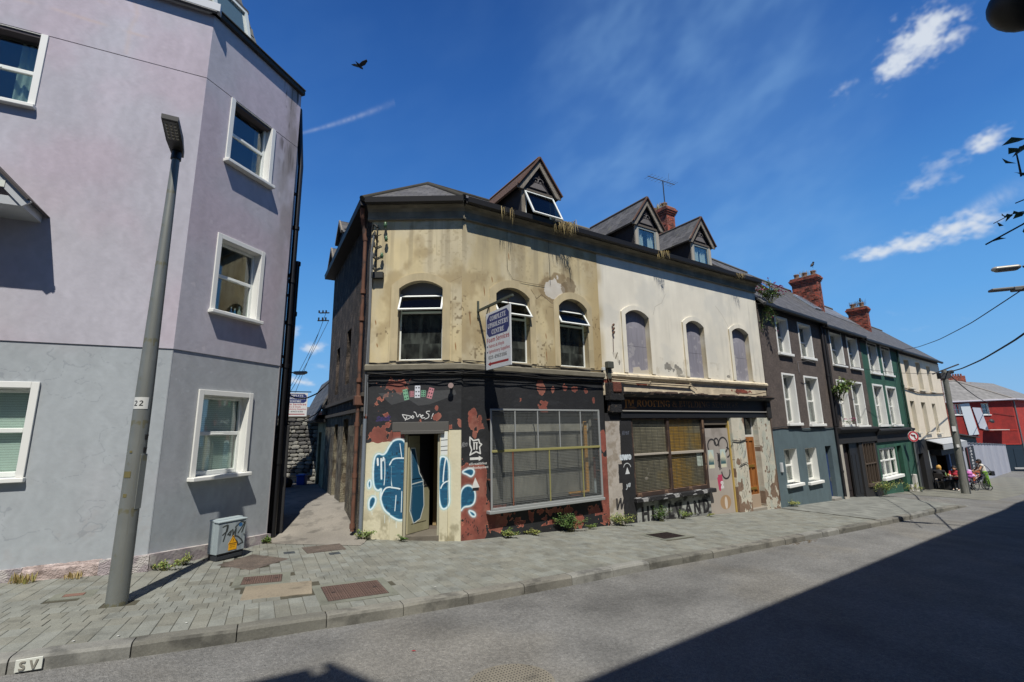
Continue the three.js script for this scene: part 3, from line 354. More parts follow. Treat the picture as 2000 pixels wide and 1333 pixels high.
  // drain pipes on the alley edge
  const pipeM = mat(0x131316, .45); part(t, 'downpipe', [rod([.3, 0, .09], [.3, 7.9, .09], .055), rod([.75, 0, .17], [.75, 5.8, .17], .05), rod([.3, 7.9, .09], [.3, 9.3, -.02], .055), ...[1.5, 3.4, 4.3, 5.2, 6.4].map((y) => rod([.3, y, .09], [.3, y + .08, .09], .07)), ...[2.2, 4.6, 5.75].map((y) => rod([.75, y, .17], [.75, y + .09, .17], .068)), bx(.28, .32, 2.0, 2.05, 0, .1), rod([.75, 5.5, .17], [.75, 5.5, -.01], .05), ...[3.6, 4.9, 7.2, 8.4].map((y) => bx(.27, .33, y, y + .05, -.01, .09))], pipeM, FW);
  part(t, 'meter_cupboard', [rb(.5, 1.68, .1, 2.25, 0, .26, .02)], mat(0x222224, .8), FW);
}
{ // bottles standing inside the first-floor corner window
  const cs = [[0x2e6fae, .1], [0x3f86b8, .085], [0xb8bcae, .15], [0x6c7a3f, .12]]; const ls = ['blue plastic bottle inside the upper corner window, nearest the middle', 'lighter blue bottle inside the upper corner window', 'tall pale bottle inside the upper corner window, rightmost', 'olive plant pot inside the upper corner window, leftmost'];
  cs.forEach(([c, h], i) => { const s = [1.12, 1.2, 1.29, .82][i], p = FQ.at(s, 4.165, -.24); const t = thing(i < 3 ? 'bottle' : 'plant_pot', ls[i], i < 3 ? 'bottle' : 'pot', p); part(t, 'body', new THREE.LatheGeometry([[0, 0], [.034, 0], [.035, h], [.015, h + .04], [.014, h + .08], [0, h + .08]].map((q) => new THREE.Vector2(...q)), 12).translate(p.x, p.y, p.z), mat(c, .35)); part(t, i < 3 ? 'cap' : 'stem', new THREE.CylinderGeometry(.017, .017, .03, 10).translate(p.x, p.y + h + .09, p.z), mat(i < 3 ? 0xd6d6d0 : 0x4f6a2c, .5)); });
}
// ------------------------------------------------------------------ corner building: tan render over a peeling black shopfront
const TAN = [204, 188, 150];
const tanFn = (seed, F) => (s, y) => {
  const a = fbm(s * 1.1, y * .8, 5, seed), b = fbm(s * 7, y * 1.2, 4, seed + 3), c = fbm(s * 3, y * 3, 5, seed + 6), p = sst(.5, .72, fbm(s * 1.6 + 7, y * 1.1, 5, seed + 9));
  let k = .95 + .26 * (a - .5) + .13 * (b - .5) + .1 * (c - .5); let q = [TAN[0] * k, TAN[1] * k, TAN[2] * k * (1 - .03 * b)];
  q = mix3(q, [206, 199, 178], p * .38); const dk = sst(.5, .68, fbm(s * 2.1, y * 1.7 + 4, 5, seed + 12)); q = mix3(q, [142, 122, 86], dk * .42);
  const run = sst(.5, .72, fbm(s * 10, y * .5, 3, seed + 15)) * sst(5.2, 6.6, y + .8 * vn(s * 4, 1, seed)); q = mix3(q, [150, 138, 112], run * .5);
  const pit = sst(.68, .76, vn(s * 22, y * 22, seed + 18)) * sst(.5, .65, fbm(s * 2.4, y * 2.4, 3, seed + 19)) * (y < 4.9 ? 1 : .25); q = mix3(q, [104, 90, 66], pit * .6); return q;
};
const crack = (x, pts, w, col) => { x.strokeStyle = col; x.lineWidth = w; x.beginPath(); pts.forEach(([a, b], i) => i ? x.lineTo(a, b) : x.moveTo(a, b)); x.stroke(); };
const rust = (x, s, y, h, col = 'rgba(122,74,34,.75)') => { x.fillStyle = col; x.beginPath(); x.moveTo(s - .015, y); x.quadraticCurveTo(s + .02, y - h * .5, s + .004, y - h); x.quadraticCurveTo(s - .03, y - h * .4, s - .015, y); x.fill(); };
const tanST = faceTex(-.02, 4, 3.2, 7.0, 120, (s, y) => {
  let q = tanFn(201)(s, y); const d = Math.hypot((s - 2.55) / .5, (y - 5.42) / .42) + .7 * (fbm(s * 5, y * 5, 4, 241) - .5); if (d < .62) q = mix3([192, 184, 170], [208, 202, 190], fbm(s * 8, y * 8, 3, 243)); else if (d < .95) q = mix3(q, [124, 104, 74], .55 * (1 - sst(.8, .95, d)) + .1);
  const d2 = Math.hypot((s - 2.95) / .3, (y - 5.5) / .35) + .8 * (fbm(s * 6, y * 6, 4, 245) - .5); if (d2 < .7) q = mix3(q, [112, 96, 72], .6); q = mix3(q, [150, 124, 76], sst(3.3, 3.9, s + .2 * (fbm(s, y * 3, 3, 247) - .5)) * .35); return q;
}, (x) => { crack(x, [[1.8, 5.3], [1.95, 5.1], [2.1, 5.22], [2.4, 5.05], [2.58, 5.12]], .014, 'rgba(80,66,46,.8)'); crack(x, [[2.3, 4.95], [3.0, 4.9], [3.6, 4.95]], .008, 'rgba(80,66,46,.6)'); for (const [s, y, h] of [[.2, 4.6, .35], [1.2, 6.1, .2], [.75, 5.45, .15], [.55, 5.2, .25], [2.2, 3.9, .3], [2.2, 4.3, .15]]) rust(x, s, y, h); });
const tanCT = faceTex(-2.02, .02, 3.2, 7.0, 120, tanFn(261), (x) => { for (const s of [-1.42, -.3, -1.52, -.2]) crack(x, [[s, 3.5], [s + .01, 5.1]], .006, 'rgba(110,94,66,.5)'); for (const [s, y, h] of [[-1.8, 4.4, .12], [-1.75, 3.9, .1], [-.12, 3.9, .2]]) rust(x, s, y, h); crack(x, [[-.25, 5.2], [0, 5.32]], .008, 'rgba(110,94,66,.6)'); });
// black paint that has come off in sheets; `bare` gives how far a place has lost it
const TERRA = [152, 84, 70];
const paintFn = (bare, seed) => (s, y) => {
  const n = fbm(s * 4.5, y * 4.5, 5, seed) - .5, f = fbm(s * 16, y * 16, 3, seed + 4) - .5; let b = bare(s, y) + n * 1.15 + f * .35; b = Math.max(b, .5 + (fbm(s * 2.4 + 4, y * 2.0, 5, seed + 21) - .7) * 4 + f * .5);
  const v = fbm(s * 1.5, y * 1.2, 4, seed + 7), st = fbm(s * 9, y * .9, 3, seed + 9); let blk = [26 + 26 * (v - .4) + 10 * st, 27 + 26 * (v - .4) + 10 * st, 32 + 28 * (v - .4) + 10 * st]; const sf = sst(.58, .74, fbm(s * 2.2, y * 6, 4, seed + 23)) * .22; blk = mix3(blk, [92, 94, 98], sf); blk = blk.map((q, i) => Math.max(12, q * .86 - (i === 2 ? 2 : 0)));
  if (b > .5) { const k = .86 + .36 * (fbm(s * 5, y * 5, 4, seed + 11) - .5) + .1 * f; let c = [TERRA[0] * k, TERRA[1] * k, TERRA[2] * k]; const pale = sst(.6, .75, fbm(s * 3, y * 3, 4, seed + 13)); c = mix3(c, [168, 122, 104], pale * .4); if (b < .56) c = mix3([196, 122, 96], c, sst(.5, .56, b)); return c; } return blk;
};
const B = (s, y, list) => { let m = -1; for (const [a, b, ra, rb2, k = 1] of list) m = Math.max(m, k - Math.hypot((s - a) / ra, (y - b) / rb2)); return m; };
// artwork in the pixel frame of a zoom on the chamfer, mapped to metres on the wall
const gz = (zx, zy) => [-1.36 + (zx - 250) * .00245 - (1250 - zy) * .00008 * (1 - (zx - 250) / 458 * .7), .10 + (1250 - zy) * .0024];
const path = (x, pts, close = true) => { x.beginPath(); const P = pts.map((p) => gz(...p)); if (close) { const n = P.length, m = (a, b) => [(a[0] + b[0]) / 2, (a[1] + b[1]) / 2]; let q = m(P[n - 1], P[0]); x.moveTo(...q); for (let i = 0; i < n; i++) { q = m(P[i], P[(i + 1) % n]); x.quadraticCurveTo(...P[i], ...q); } x.closePath(); } else if (P.length === 2) { x.moveTo(...P[0]); x.lineTo(...P[1]); } else { x.moveTo(...P[0]); for (let i = 1; i < P.length - 1; i++) { const e = i === P.length - 2 ? P[i + 1] : [(P[i][0] + P[i + 1][0]) / 2, (P[i][1] + P[i + 1][1]) / 2]; x.quadraticCurveTo(...P[i], ...e); } } };
const blob = (x, pts) => { for (let i = 9; i > 0; i--) { path(x, pts); x.strokeStyle = 'rgba(190,215,218,.035)'; x.lineWidth = .03 + i * .012; x.stroke(); } path(x, pts); x.fillStyle = '#0f5273'; x.fill(); x.save(); x.clip(); for (let i = 0; i < 520; i++) { const [a, b] = gz(60 + 800 * h2(i, 1, 7), 420 + 760 * h2(i, 2, 7)); x.fillStyle = ['rgba(22,112,150,.4)', 'rgba(7,56,84,.4)', 'rgba(70,160,180,.28)'][i % 3]; x.fillRect(a, b, .05 + .12 * h2(i, 3, 7), .01 + .02 * h2(i, 4, 7)); } for (let i = 0; i < 70; i++) { const [a, b] = gz(70 + 780 * h2(i, 5, 7), 430 + 720 * h2(i, 6, 7)); x.fillStyle = 'rgba(14,18,22,.55)'; x.fillRect(a, b, .01 + .02 * h2(i, 7, 7), .02 + .07 * h2(i, 8, 7)); } x.restore(); x.strokeStyle = 'rgba(150,205,220,.5)'; x.lineWidth = .055; path(x, pts); x.stroke(); x.strokeStyle = '#dfeef0'; x.lineWidth = .028; path(x, pts); x.stroke(); };
const MAIN = [[250, 520], [300, 482], [372, 490], [400, 640], [420, 860], [400, 1100], [330, 1130], [250, 1085], [195, 1040], [168, 940], [185, 870], [150, 900], [112, 850], [118, 640], [150, 592], [205, 618]];
const drawGraf = (x) => {
  blob(x, MAIN); blob(x, [[82, 1050], [78, 970], [110, 930], [142, 955], [120, 1020]]); blob(x, [[78, 880], [70, 830], [95, 800], [100, 860]]);
  x.strokeStyle = '#e4ecec'; x.lineWidth = .028; path(x, [[245, 690], [262, 650], [310, 632], [372, 640]], false); x.stroke(); path(x, [[172, 960], [190, 890], [240, 858], [330, 880]], false); x.stroke(); path(x, [[150, 640], [152, 690]], false); x.lineWidth = .04; x.stroke(); path(x, [[178, 640], [180, 800]], false); x.lineWidth = .034; x.stroke(); path(x, [[196, 632], [192, 655]], false); x.stroke(); x.lineWidth = .016; for (const l of [[[262, 700], [256, 820], [268, 860]], [[330, 520], [345, 640]], [[345, 900], [340, 1060]], [[205, 640], [212, 760], [200, 850]], [[300, 930], [290, 1050]]]) { path(x, l, false); x.stroke(); } x.strokeStyle = 'rgba(220,236,238,.85)'; x.lineWidth = .009; for (const [a, b, l] of [[205, 1085, 60], [240, 1100, 40], [300, 1130, 50], [130, 905, 50], [105, 1052, 30]]) { path(x, [[a, b], [a + 1, b + l]], false); x.stroke(); }
};
const scrawl = (x, text, s, y, h, col, font = 'italic bold 100px sans-serif', sk = 0, w = 0) => { x.save(); x.translate(s, y); x.transform(1, sk, 0, 1, 0, 0); x.scale(h / 100, -h / 100); x.font = font; if (w) { x.strokeStyle = col; x.lineWidth = w; x.strokeText(text, 0, 0); } else { x.fillStyle = col; x.fillText(text, 0, 0); } x.restore(); };
const shopCT = faceTex(-2.02, .02, -.15, 3.34, 220, (s, y) => {
  const edge = 1.88 + .05 * (fbm(s * 9, 1, 3, 5) - .5); const cream = y < edge && s < -1.1;
  if (cream || (y < 2.1 && s > -.42)) { const a = fbm(s * 3, y * 2, 4, 301), d = sst(.5, .7, fbm(s * 6, y * 4, 4, 303)) * sst(.9, 0, y); return mix3([206 + 24 * (a - .5), 199 + 24 * (a - .5), 170 + 24 * (a - .5)], [118, 110, 84], d * .6); }
  return paintFn((s, y) => B(s, y, [[-1.52, 2.42, .22, .18, 1.15], [-1.42, 2.3, .2, .1, 1], [-.52, 2.36, .16, .13, 1.2], [-.5, 2.55, .1, .13, 1], [-.2, 2.42, .16, .1, 1], [-1.72, 2.62, .07, .1, .9], [-.55, 3.28, .25, .07, 1], [-1.4, 3.02, .06, .1, .8], [-1.6, 2.2, .07, .1, .7], [-1.75, 2.05, .1, .1, .6]]) - .25, 305)(s, y);
}, (x) => {
  x.fillStyle = 'rgba(96,98,98,.5)'; x.beginPath(); for (const p of [[155, 100], [760, 80], [770, 120], [560, 200], [470, 210], [400, 160], [260, 200]]) x.lineTo(...gz(...p)); x.fill();
  // five painted cards in a fan
  for (const [zx, zy, w, h, r, c] of [[372, 115, 40, 92, .22, '#79ad8c'], [420, 110, 36, 50, .05, '#bb7c84'], [464, 92, 46, 104, 0, '#cfd3da'], [510, 108, 38, 56, -.05, '#6fa384'], [566, 106, 44, 92, -.25, '#c08088']]) { const [a, b] = gz(zx, zy); x.save(); x.translate(a, b); x.rotate(r); x.fillStyle = c; const W = w * .00245, H = h * .0024; x.fillRect(-W / 2, -H / 2, W, H); x.fillStyle = 'rgba(20,24,30,.85)'; for (let i = 0; i < 3; i++) for (const k of [-.24, .24]) { x.beginPath(); x.arc(k * W, (-.32 + i * .32) * H, W * .13, 0, 7); x.fill(); } x.restore(); }
  x.strokeStyle = '#d9d9d6'; x.lineWidth = .017; for (const l of [[[345, 282], [420, 296], [412, 308], [372, 328], [352, 300], [345, 282]], [[368, 330], [380, 300]], [[425, 292], [414, 308], [428, 318], [440, 300], [425, 292]], [[436, 262], [452, 262], [462, 316], [484, 270], [492, 300]], [[486, 300], [512, 296], [504, 286], [490, 302], [498, 318], [520, 310]], [[560, 258], [535, 256], [532, 274], [556, 282], [552, 316], [522, 322]], [[588, 278], [578, 302]], [[575, 314], [573, 318]]]) { path(x, l, false); x.stroke(); } const r2 = gz(135, 335); scrawl(x, 'Sack', r2[0], r2[1], .13, 'rgba(64,44,120,.9)', 'italic bold 100px sans-serif', .06, 8);
  drawGraf(x); x.fillStyle = '#d7dbd6'; x.fillRect(-.4, 1.62, .13, .45);
  x.strokeStyle = 'rgba(20,22,28,.9)'; x.lineWidth = .012; for (const y of [1.7, 1.78, 1.9]) { x.beginPath(); x.moveTo(-.4, y); x.lineTo(-.27, y + .01); x.stroke(); }
  blob(x, [[640, 640], [670, 625], [715, 660], [712, 900], [718, 1030], [640, 1050], [630, 800]]); x.strokeStyle = '#e4ecec'; x.lineWidth = .025; path(x, [[650, 880], [665, 830], [712, 825]], false); x.stroke(); path(x, [[690, 640], [672, 720], [668, 830]], false); x.stroke();
});
const shopST = faceTex(-.02, 4.0, -.4, 3.34, 200, paintFn((s, y) => {
  let b = B(s, y, [[.28, 2.28, .16, .34, 1.25], [.3, 2.0, .14, .2, 1.05], [2.02, 3.0, .15, .24, 1.3], [2.35, 2.98, .1, .14, 1], [2.72, 3.0, .13, .2, 1.05], [3.05, 3.02, .18, .15, 1.1], [3.35, 2.96, .14, .18, 1], [3.6, 2.75, .1, .2, .75], [.05, 3.3, .12, .1, .9], [3.85, 1.75, .16, .4, 1.2], [3.85, 1.2, .13, .5, .9], [1.35, 2.95, .1, .2, .7]]);
  b = Math.max(b, (1 - sst(1.25, 1.65, y)) * (1 - sst(.5, .68, s)) * .92, (1 - sst(.3, .55, y)) * (.28 + .5 * fbm(s * 1.6, y * 1.2, 3, 339)), sst(3.58, 3.72, s) * (1 - sst(1.2, 1.9, y)) * .78); if (y < -.02 + .03 * s) b -= .25; return b - .1;
}, 331), (x) => {
  const M = (zx, zy) => gz(zx, zy).map((v, i) => i ? v : v + .24); const old = (pts) => pts; const sh = 0.25;
  x.save(); x.translate(sh, 0); blob(x, [[712, 760], [760, 735], [815, 735], [830, 770], [800, 805], [765, 780]]); blob(x, [[700, 920], [740, 868], [800, 870], [838, 930], [830, 1010], [790, 1035], [730, 1030], [700, 1075]]); blob(x, [[768, 1060], [830, 1085], [838, 1120], [800, 1115]]); x.restore();
  // stencilled marks
  x.fillStyle = '#d9d9d4'; x.strokeStyle = '#d9d9d4'; x.lineWidth = .03; x.beginPath(); [[.2, 1.95], [.28, 1.88], [.4, 1.9], [.42, 1.83], [.47, 1.8], [.42, 1.75], [.44, 1.62], [.34, 1.66], [.2, 1.6], [.24, 1.7], [.2, 1.8]].forEach((p, i) => i ? x.lineTo(...p) : x.moveTo(...p)); x.closePath(); x.stroke(); x.fillRect(.28, 1.7, .03, .14); x.fillRect(.34, 1.7, .03, .14); x.fillRect(.27, 1.83, .11, .02);
  x.fillRect(.2, 1.5, .22, .05); x.beginPath(); x.moveTo(.4, 1.58); x.lineTo(.5, 1.525); x.lineTo(.4, 1.47); x.fill(); scrawl(x, 'elfcreadthfest', .18, 1.4, .06, '#d9d9d4', 'bold 100px sans-serif'); scrawl(x, '#corktodaycoast', .14, 1.325, .06, '#d9d9d4', 'bold 100px sans-serif');
  x.beginPath(); x.moveTo(.32, 1.16); x.lineTo(.42, .96); x.lineTo(.24, .96); x.fill(); x.fillStyle = '#17181c'; x.fillRect(.26, .9, .14, .06);
  x.strokeStyle = 'rgba(16,17,20,.8)'; x.lineWidth = .012; for (let i = 0; i < 26; i++) { const a = .02 + .5 * h2(i, 1, 3), b = .05 + .35 * h2(i, 2, 3); x.beginPath(); x.moveTo(a, b); x.lineTo(a + .05 * (h2(i, 3, 3) - .5), b + .05 * h2(i, 4, 3)); x.stroke(); } scrawl(x, 'Rn', -.0, 1.75, .12, 'rgba(190,190,190,.7)', 'italic 100px sans-serif', .2, 6);
});
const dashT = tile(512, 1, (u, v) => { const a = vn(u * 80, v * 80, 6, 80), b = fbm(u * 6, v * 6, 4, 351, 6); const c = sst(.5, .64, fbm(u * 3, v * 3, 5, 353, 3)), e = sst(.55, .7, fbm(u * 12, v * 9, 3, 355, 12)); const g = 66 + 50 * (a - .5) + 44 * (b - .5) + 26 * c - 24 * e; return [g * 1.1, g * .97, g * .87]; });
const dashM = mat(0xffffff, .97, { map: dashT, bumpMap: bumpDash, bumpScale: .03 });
const oldT = tile(512, 2, (u, v) => { const a = fbm(u * 3, v * 2, 5, 361, 6), b = sst(.48, .66, fbm(u * 4, v * 3, 5, 363, 8)), c = sst(.55, .7, fbm(u * 10, v * 4, 4, 365, 20)); let q = [116 + 60 * (a - .5), 108 + 56 * (a - .5), 92 + 50 * (a - .5)]; q = mix3(q, [156, 150, 126], b * .5); const e = sst(.56, .66, fbm(u * 6, v * 6, 5, 367, 12)); q = mix3(q, [82, 70, 54], e * .6); return mix3(q, [50, 47, 40], c * .7); });
const oldM = mat(0xffffff, .97, { map: oldT, bumpMap: bumpDash, bumpScale: .03 });
const woodT = (hex, seed) => { const c = new THREE.Color(hex), k = [c.r, c.g, c.b].map((v) => Math.round(255 * (v <= .0031308 ? v * 12.92 : 1.055 * v ** (1 / 2.4) - .055))); return tile(256, 1, (u, v) => { const a = fbm(u * 40, v * 2, 4, seed, 0), b = fbm(u * 6, v * 6, 3, seed + 2, 6); const f = .86 + .34 * (a - .5) + .2 * (b - .5); return k.map((q) => q * f); }); };
const weatherM = mat(0xffffff, .9, { map: woodT(0x938a7c, 371), bumpMap: bumpFine, bumpScale: .004 }), gutterM = mat(0x1d1a19, .6), corniceM = mat(0xffffff, .95, { map: tile(256, 1.5, (u, v) => { const a = fbm(u * 4, v * 4, 4, 381, 6); return [126 + 60 * (a - .5), 120 + 60 * (a - .5), 104 + 56 * (a - .5)]; }) });

const EAVE = 6.95, RK = 2.5, RY = 8.75;
function roofPlanes(F, s0, s1, mBack = 6) { return [sheet([[s0, EAVE + .08, .2], [s1, EAVE + .08, .2], [s1, RY, -RK], [s0, RY, -RK]], .06), sheet([[s1, RY, -RK], [s1, EAVE, -RK - 2.7], [s0, EAVE, -RK - 2.7], [s0, RY, -RK]].map((q) => q), .06)]; }
const eaves = (t, F, s0, s1) => {
  part(t, 'cornice', [prism([[-.05, 6.62], [.05, 6.62], [.06, 6.645], [.05, 6.67], [.055, 6.80], [.1, 6.86], [.17, 6.91], [.17, 6.95], [-.05, 6.95]], s0, s1)], corniceM, F);
  part(t, 'soffit', bx(s0, s1, 6.955, 6.985, -.05, .21), gutterM, F); part(t, 'gutter', [prism([[.19, 6.99], [.2, 6.93], [.25, 6.895], [.3, 6.92], [.32, 7.03], [.305, 7.03], [.29, 6.94], [.25, 6.91], [.21, 6.94], [.2, 7.0]], s0, s1)], gutterM, F);
};
function dormer(t, F, s, o) {
  const hw = .64, ey = 7.88, ay = 8.70, back = -2.35; const r = part(t, 'dormer', [bx(s - .5, s - .47, 7.0, 7.9, -1.6, -.02), bx(s + .47, s + .5, 7.0, 7.9, -1.6, -.02)], mat(0x2a282b, .9), F);
  const roof = (k) => sheet(k < 0 ? [[s - hw - .03, ey - .04, .1], [s, ay + .04, .1], [s, ay + .04, back], [s - hw - .03, ey - .04, back]] : [[s, ay + .04, .1], [s + hw + .03, ey - .04, .1], [s + hw + .03, ey - .04, back], [s, ay + .04, back]], .05);
  part(r, 'dormer_roof', [roof(-1), roof(1)], o.roof ?? slateM, F); part(r, 'ridge_tile', rod([s, ay + .04, .1], [s, ay + .04, back], .045, 8), o.ridge ?? mat(0x54473c, .9), F);
  part(r, 'bargeboard', [sheet([[s - hw - .01, ey - .1, .09], [s - hw + .13, ey - .1, .09], [s, ay - .2, .09], [s, ay, .09], [s - hw - .01, ey, .09]], .04), sheet([[s + hw + .01, ey - .1, .09], [s + hw + .01, ey, .09], [s, ay, .09], [s, ay - .2, .09], [s + hw - .13, ey - .1, .09]], .04)], weatherM, F);
  part(r, 'barge_moulding', [-1, 1].map((k) => bar(V(s + k * (hw + .035), ey - .03, .12), V(s, ay + .05, .12), .04, .035)), mat(0x5e4334, .85), F);
  part(r, 'gable_panel', slab([[s - .52, ey - .02], [s + .52, ey - .02], [s, ay - .1]], [], .03, -.005), mat(0x2b2527, .9), F);
  const sc = []; for (const k of [-1, 1]) { const P = []; for (let i = 0; i < 15; i++) { const a = i * .48, q = .095 - i * .006; P.push(V(s + k * (.06 + q * Math.cos(a)), ey + .26 + q * Math.sin(a), .012)); } sc.push(tube(P, .014, 30, 5)); } sc.push(slab([[s - .26, ey + .05], [s + .26, ey + .05], [s + .1, ey + .2], [s - .1, ey + .2]], [], .03, .02)); part(r, 'gable_carving', sc, mat(0x6b6664, .85), F);
  part(r, 'lintel', rb(s - .53, s + .53, ey - .09, ey - .02, -.06, .03, .01), mat(0x5c544b, .9), F);
  const jm = o.open ? weatherM : mat(0xa9a294, .85); const w = part(r, 'dormer_frame', [rb(s - .5, s - .40, 6.98, ey - .09, -.05, .02), rb(s + .38, s + .5, 6.98, ey - .09, -.05, .02), rb(s - .40, s + .38, 6.98, 7.05, -.05, .02)], jm, F);
  if (o.open) { const M = new THREE.Matrix4().makeTranslation(s, ey - .11, .03).multiply(new THREE.Matrix4().makeRotationX(-R(27))); const sh = joined([rb(-.44, .44, -.035, 0, -.02, .02), rb(-.44, .44, -.8, -.76, -.02, .02), rb(-.44, -.40, -.76, -.035, -.02, .02), rb(.40, .44, -.76, -.035, -.02, .02)], M); const q = part(r, 'open_sash', sh, upvc, F); part(r, 'pane', joined(bx(-.4, .4, -.76, -.035, -.004, .004), M), glassDirty, F); part(r, 'window_frame', [rb(s - .40, s - .36, 7.05, ey - .09, -.03, .012), rb(s + .34, s + .38, 7.05, ey - .09, -.03, .012), rb(s - .36, s + .34, 7.05, 7.09, -.03, .012)], upvc, F); }
  else { part(r, 'sash_frame', [rb(s - .40, s - .34, 7.05, ey - .09, -.03, .01), rb(s + .32, s + .38, 7.05, ey - .09, -.03, .01), rb(s - .34, s + .32, ey - .15, ey - .09, -.03, .01)], mat(0x8c9694, .7), F); part(r, 'pane', bx(s - .34, s + .32, 7.05, ey - .15, -.02, -.014), glassM, F); part(r, 'curtain', curtain(s - .34, s + .32, 7.02, ey - .15, -.09, o.cover, 3), mat(0xc9d2d4, .95), F); }
  part(r, 'dormer_back', bx(s - .49, s + .49, 6.98, 7.86, -1.3, -1.25), darkIn, F); return r;
}
{
  const t = thing('corner_building', 'tan rendered corner building with black peeling shopfront covered in graffiti', 'building', V(-1.047, 0, -9.3686));
  const th = .32, top = 6.96;
  // upper walls with segmental-headed windows
  const wC = [-1.33, -.405, 3.52, 5.07, .17], wS = [[.84, 1.74, 3.54, 5.07, .19], [2.6, 3.5, 3.54, 5.02, .22]];
  part(t, 'wall', slab(rect(-1.967, 0, 3.37, top), [hArch(wC[0], wC[1], wC[2], wC[3], wC[4])], th), mat(0xffffff, .95, wallO(tanCT)), FC, 'tan rendered wall on the corner');
  part(t, 'wall', slab(rect(0, 3.93, 3.37, top), wS.map((w) => hArch(w[0], w[1], w[2], w[3], w[4])), th), mat(0xffffff, .95, wallO(tanST)), FS, 'tan rendered wall along the street');
  partEach(t, 'window_surround', [[FC, wC], ...wS.map((w) => [FS, w])].map(([F, w]) => { const o = [[w[0] - .16, w[2]], [w[0], w[2]], ...arcPts(w[0], w[1], w[3], w[4]).reverse(), [w[1], w[2]], [w[1] + .16, w[2]], ...arcPts(w[0] - .16, w[1] + .16, w[3] + .08, w[4] + .09)]; return joined(slab(o, [], .03, .016), F); }), mat(0xffffff, .95, { map: tile(256, 2, (u, v) => { const a = fbm(u * 2, v * 2, 4, 391, 4), b = fbm(u * 12, v * 3, 3, 393, 24); return TAN.map((k) => k * (.92 + .22 * (a - .5) + .12 * (b - .5))); }) }));
  // side wall to the alley: dashed above, old plaster below
  const aw = [[1.9, 2.45, 3.25, 4.62], [3.5, 4.0, 3.1, 4.4]];
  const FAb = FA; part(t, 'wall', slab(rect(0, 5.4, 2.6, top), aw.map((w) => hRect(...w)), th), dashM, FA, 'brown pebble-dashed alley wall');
  part(t, 'wall', slab(rect(0, 5.4, -.4, 2.6), [hRect(1.72, 2.4, .3, 2.4), hRect(3.2, 3.8, .3, 2.3)], th - .006, -.006), oldM, FA, 'stained plaster alley wall');
  part(t, 'ledge', [rb(-.02, 5.4, 2.8, 2.88, -.02, .07), rb(-.02, 5.4, 2.5, 2.58, -.02, .05)], mat(0x4c463f, .95), FA);
  for (const w of aw) { sash(t, FA, w[0], w[1], w[2], w[3], .16, { mat: mat(0x8b8676, .9), glass: glassDirty }); }
  part(t, 'blocked_doorway', bx(1.72, 2.4, .3, 2.4, -.2, -.12), mat(0xcfc9b8, .9, { map: concT }), FA); part(t, 'blocked_doorway', bx(3.2, 3.8, .3, 2.3, -.2, -.12), mat(0xb9b59f, .9, { map: concT }), FA);
  // black shopfront walls
  const dr = [-1.13, -.42, .0, 2.08];
  part(t, 'shopfront', [slab([[-1.967, -.4], [dr[0], -.4], [dr[0], 2.08], [dr[1], 2.08], [dr[1], -.4], [0, -.4], [0, 3.3], [-1.967, 3.3]], [], th - .02, -.012)], mat(0xffffff, .75, { map: shopCT, bumpMap: bumpFine, bumpScale: .004 }), FC, 'black painted corner shopfront with blue graffiti');
  part(t, 'shopfront', slab(rect(0, 3.93, -.7, 3.3), [hRect(.68, 3.56, .58, 2.46)], th - .02, -.012), mat(0xffffff, .75, { map: shopST, bumpMap: bumpFine, bumpScale: .005 }), FS, 'black shopfront peeling to terracotta');
  for (const [F, a, b] of [[FC, -1.967, .035], [FS, -.02, 3.93]]) { part(t, 'ledge', [prism([[-.02, 3.31], [.07, 3.31], [.09, 3.33], [.1, 3.42], [.03, 3.46], [-.02, 3.46]], a, b)], mat(0xffffff, .95, { map: corniceM.map }), F); part(t, 'fascia_moulding', [rb(a, b, 3.255, 3.31, -.02, .06, .012), rb(a, b, 3.2, 3.25, -.02, .03, .01)], mat(0x111114, .5), F); }
  const filmM = mat(0xffffff, .13, { map: tile(256, 1.3, (u, v) => { const a = fbm(u * 4, v * 3, 5, 395, 5), b = sst(.5, .75, fbm(u * 12, v * 2.3, 3, 397, 0)); const g = 26 + 34 * sst(.35, .8, a) + 26 * b; return [g * .95, g, g * .93]; }), envMapIntensity: 1 });
  // windows of the first floor: dark lower light, top-hung light propped open, grey arched head
  const openWin = (F, w, ang) => {
    const [a, b, y0, ys, ri] = w, d = -.14; const W = part(t, 'window', [rb(a, a + .035, y0, 4.99, d - .05, d), rb(b - .035, b, y0, 4.99, d - .05, d), rb(a + .035, b - .035, y0, y0 + .05, d - .05, d), rb(a + .035, b - .035, 4.55, 4.6, d - .05, d)], upvc, F);
    part(W, 'pane', bx(a + .035, b - .035, y0 + .05, 4.55, d - .03, d - .024), filmM, F);
    part(W, 'head_panel', slab([[a, 4.93], [b, 4.93], ...arcPts(a, b, ys, ri)], [], .04, d - .005), mat(0x6e6f6c, .8), F); part(W, 'head_rail', rb(a + .036, b - .036, 4.9, 4.96, d - .05, d + .02), mat(0x3a2c30, .7), F);
    const M = new THREE.Matrix4().makeTranslation((a + b) / 2, 4.94, d + .01).multiply(new THREE.Matrix4().makeRotationX(-R(ang))); const hw = (b - a) / 2 + .005; part(W, 'open_sash', joined([rb(-hw, hw, -.04, 0, -.02, .02), rb(-hw, hw, -.42, -.38, -.02, .02), rb(-hw, -hw + .04, -.38, -.04, -.02, .02), rb(hw - .04, hw, -.38, -.04, -.02, .02)], M), upvc, F); part(W, 'pane', joined(bx(-hw + .04, hw - .04, -.38, -.04, -.004, .004), M), glassDirty, F);
    part(W, 'sill', rb(a - .02, b + .02, y0 - .05, y0 + .003, -.2, .03, .01), mat(0x9d927a, .95), F);
  };
  openWin(FC, wC, 31); openWin(FS, wS[0], 36); openWin(FS, wS[1], 32);
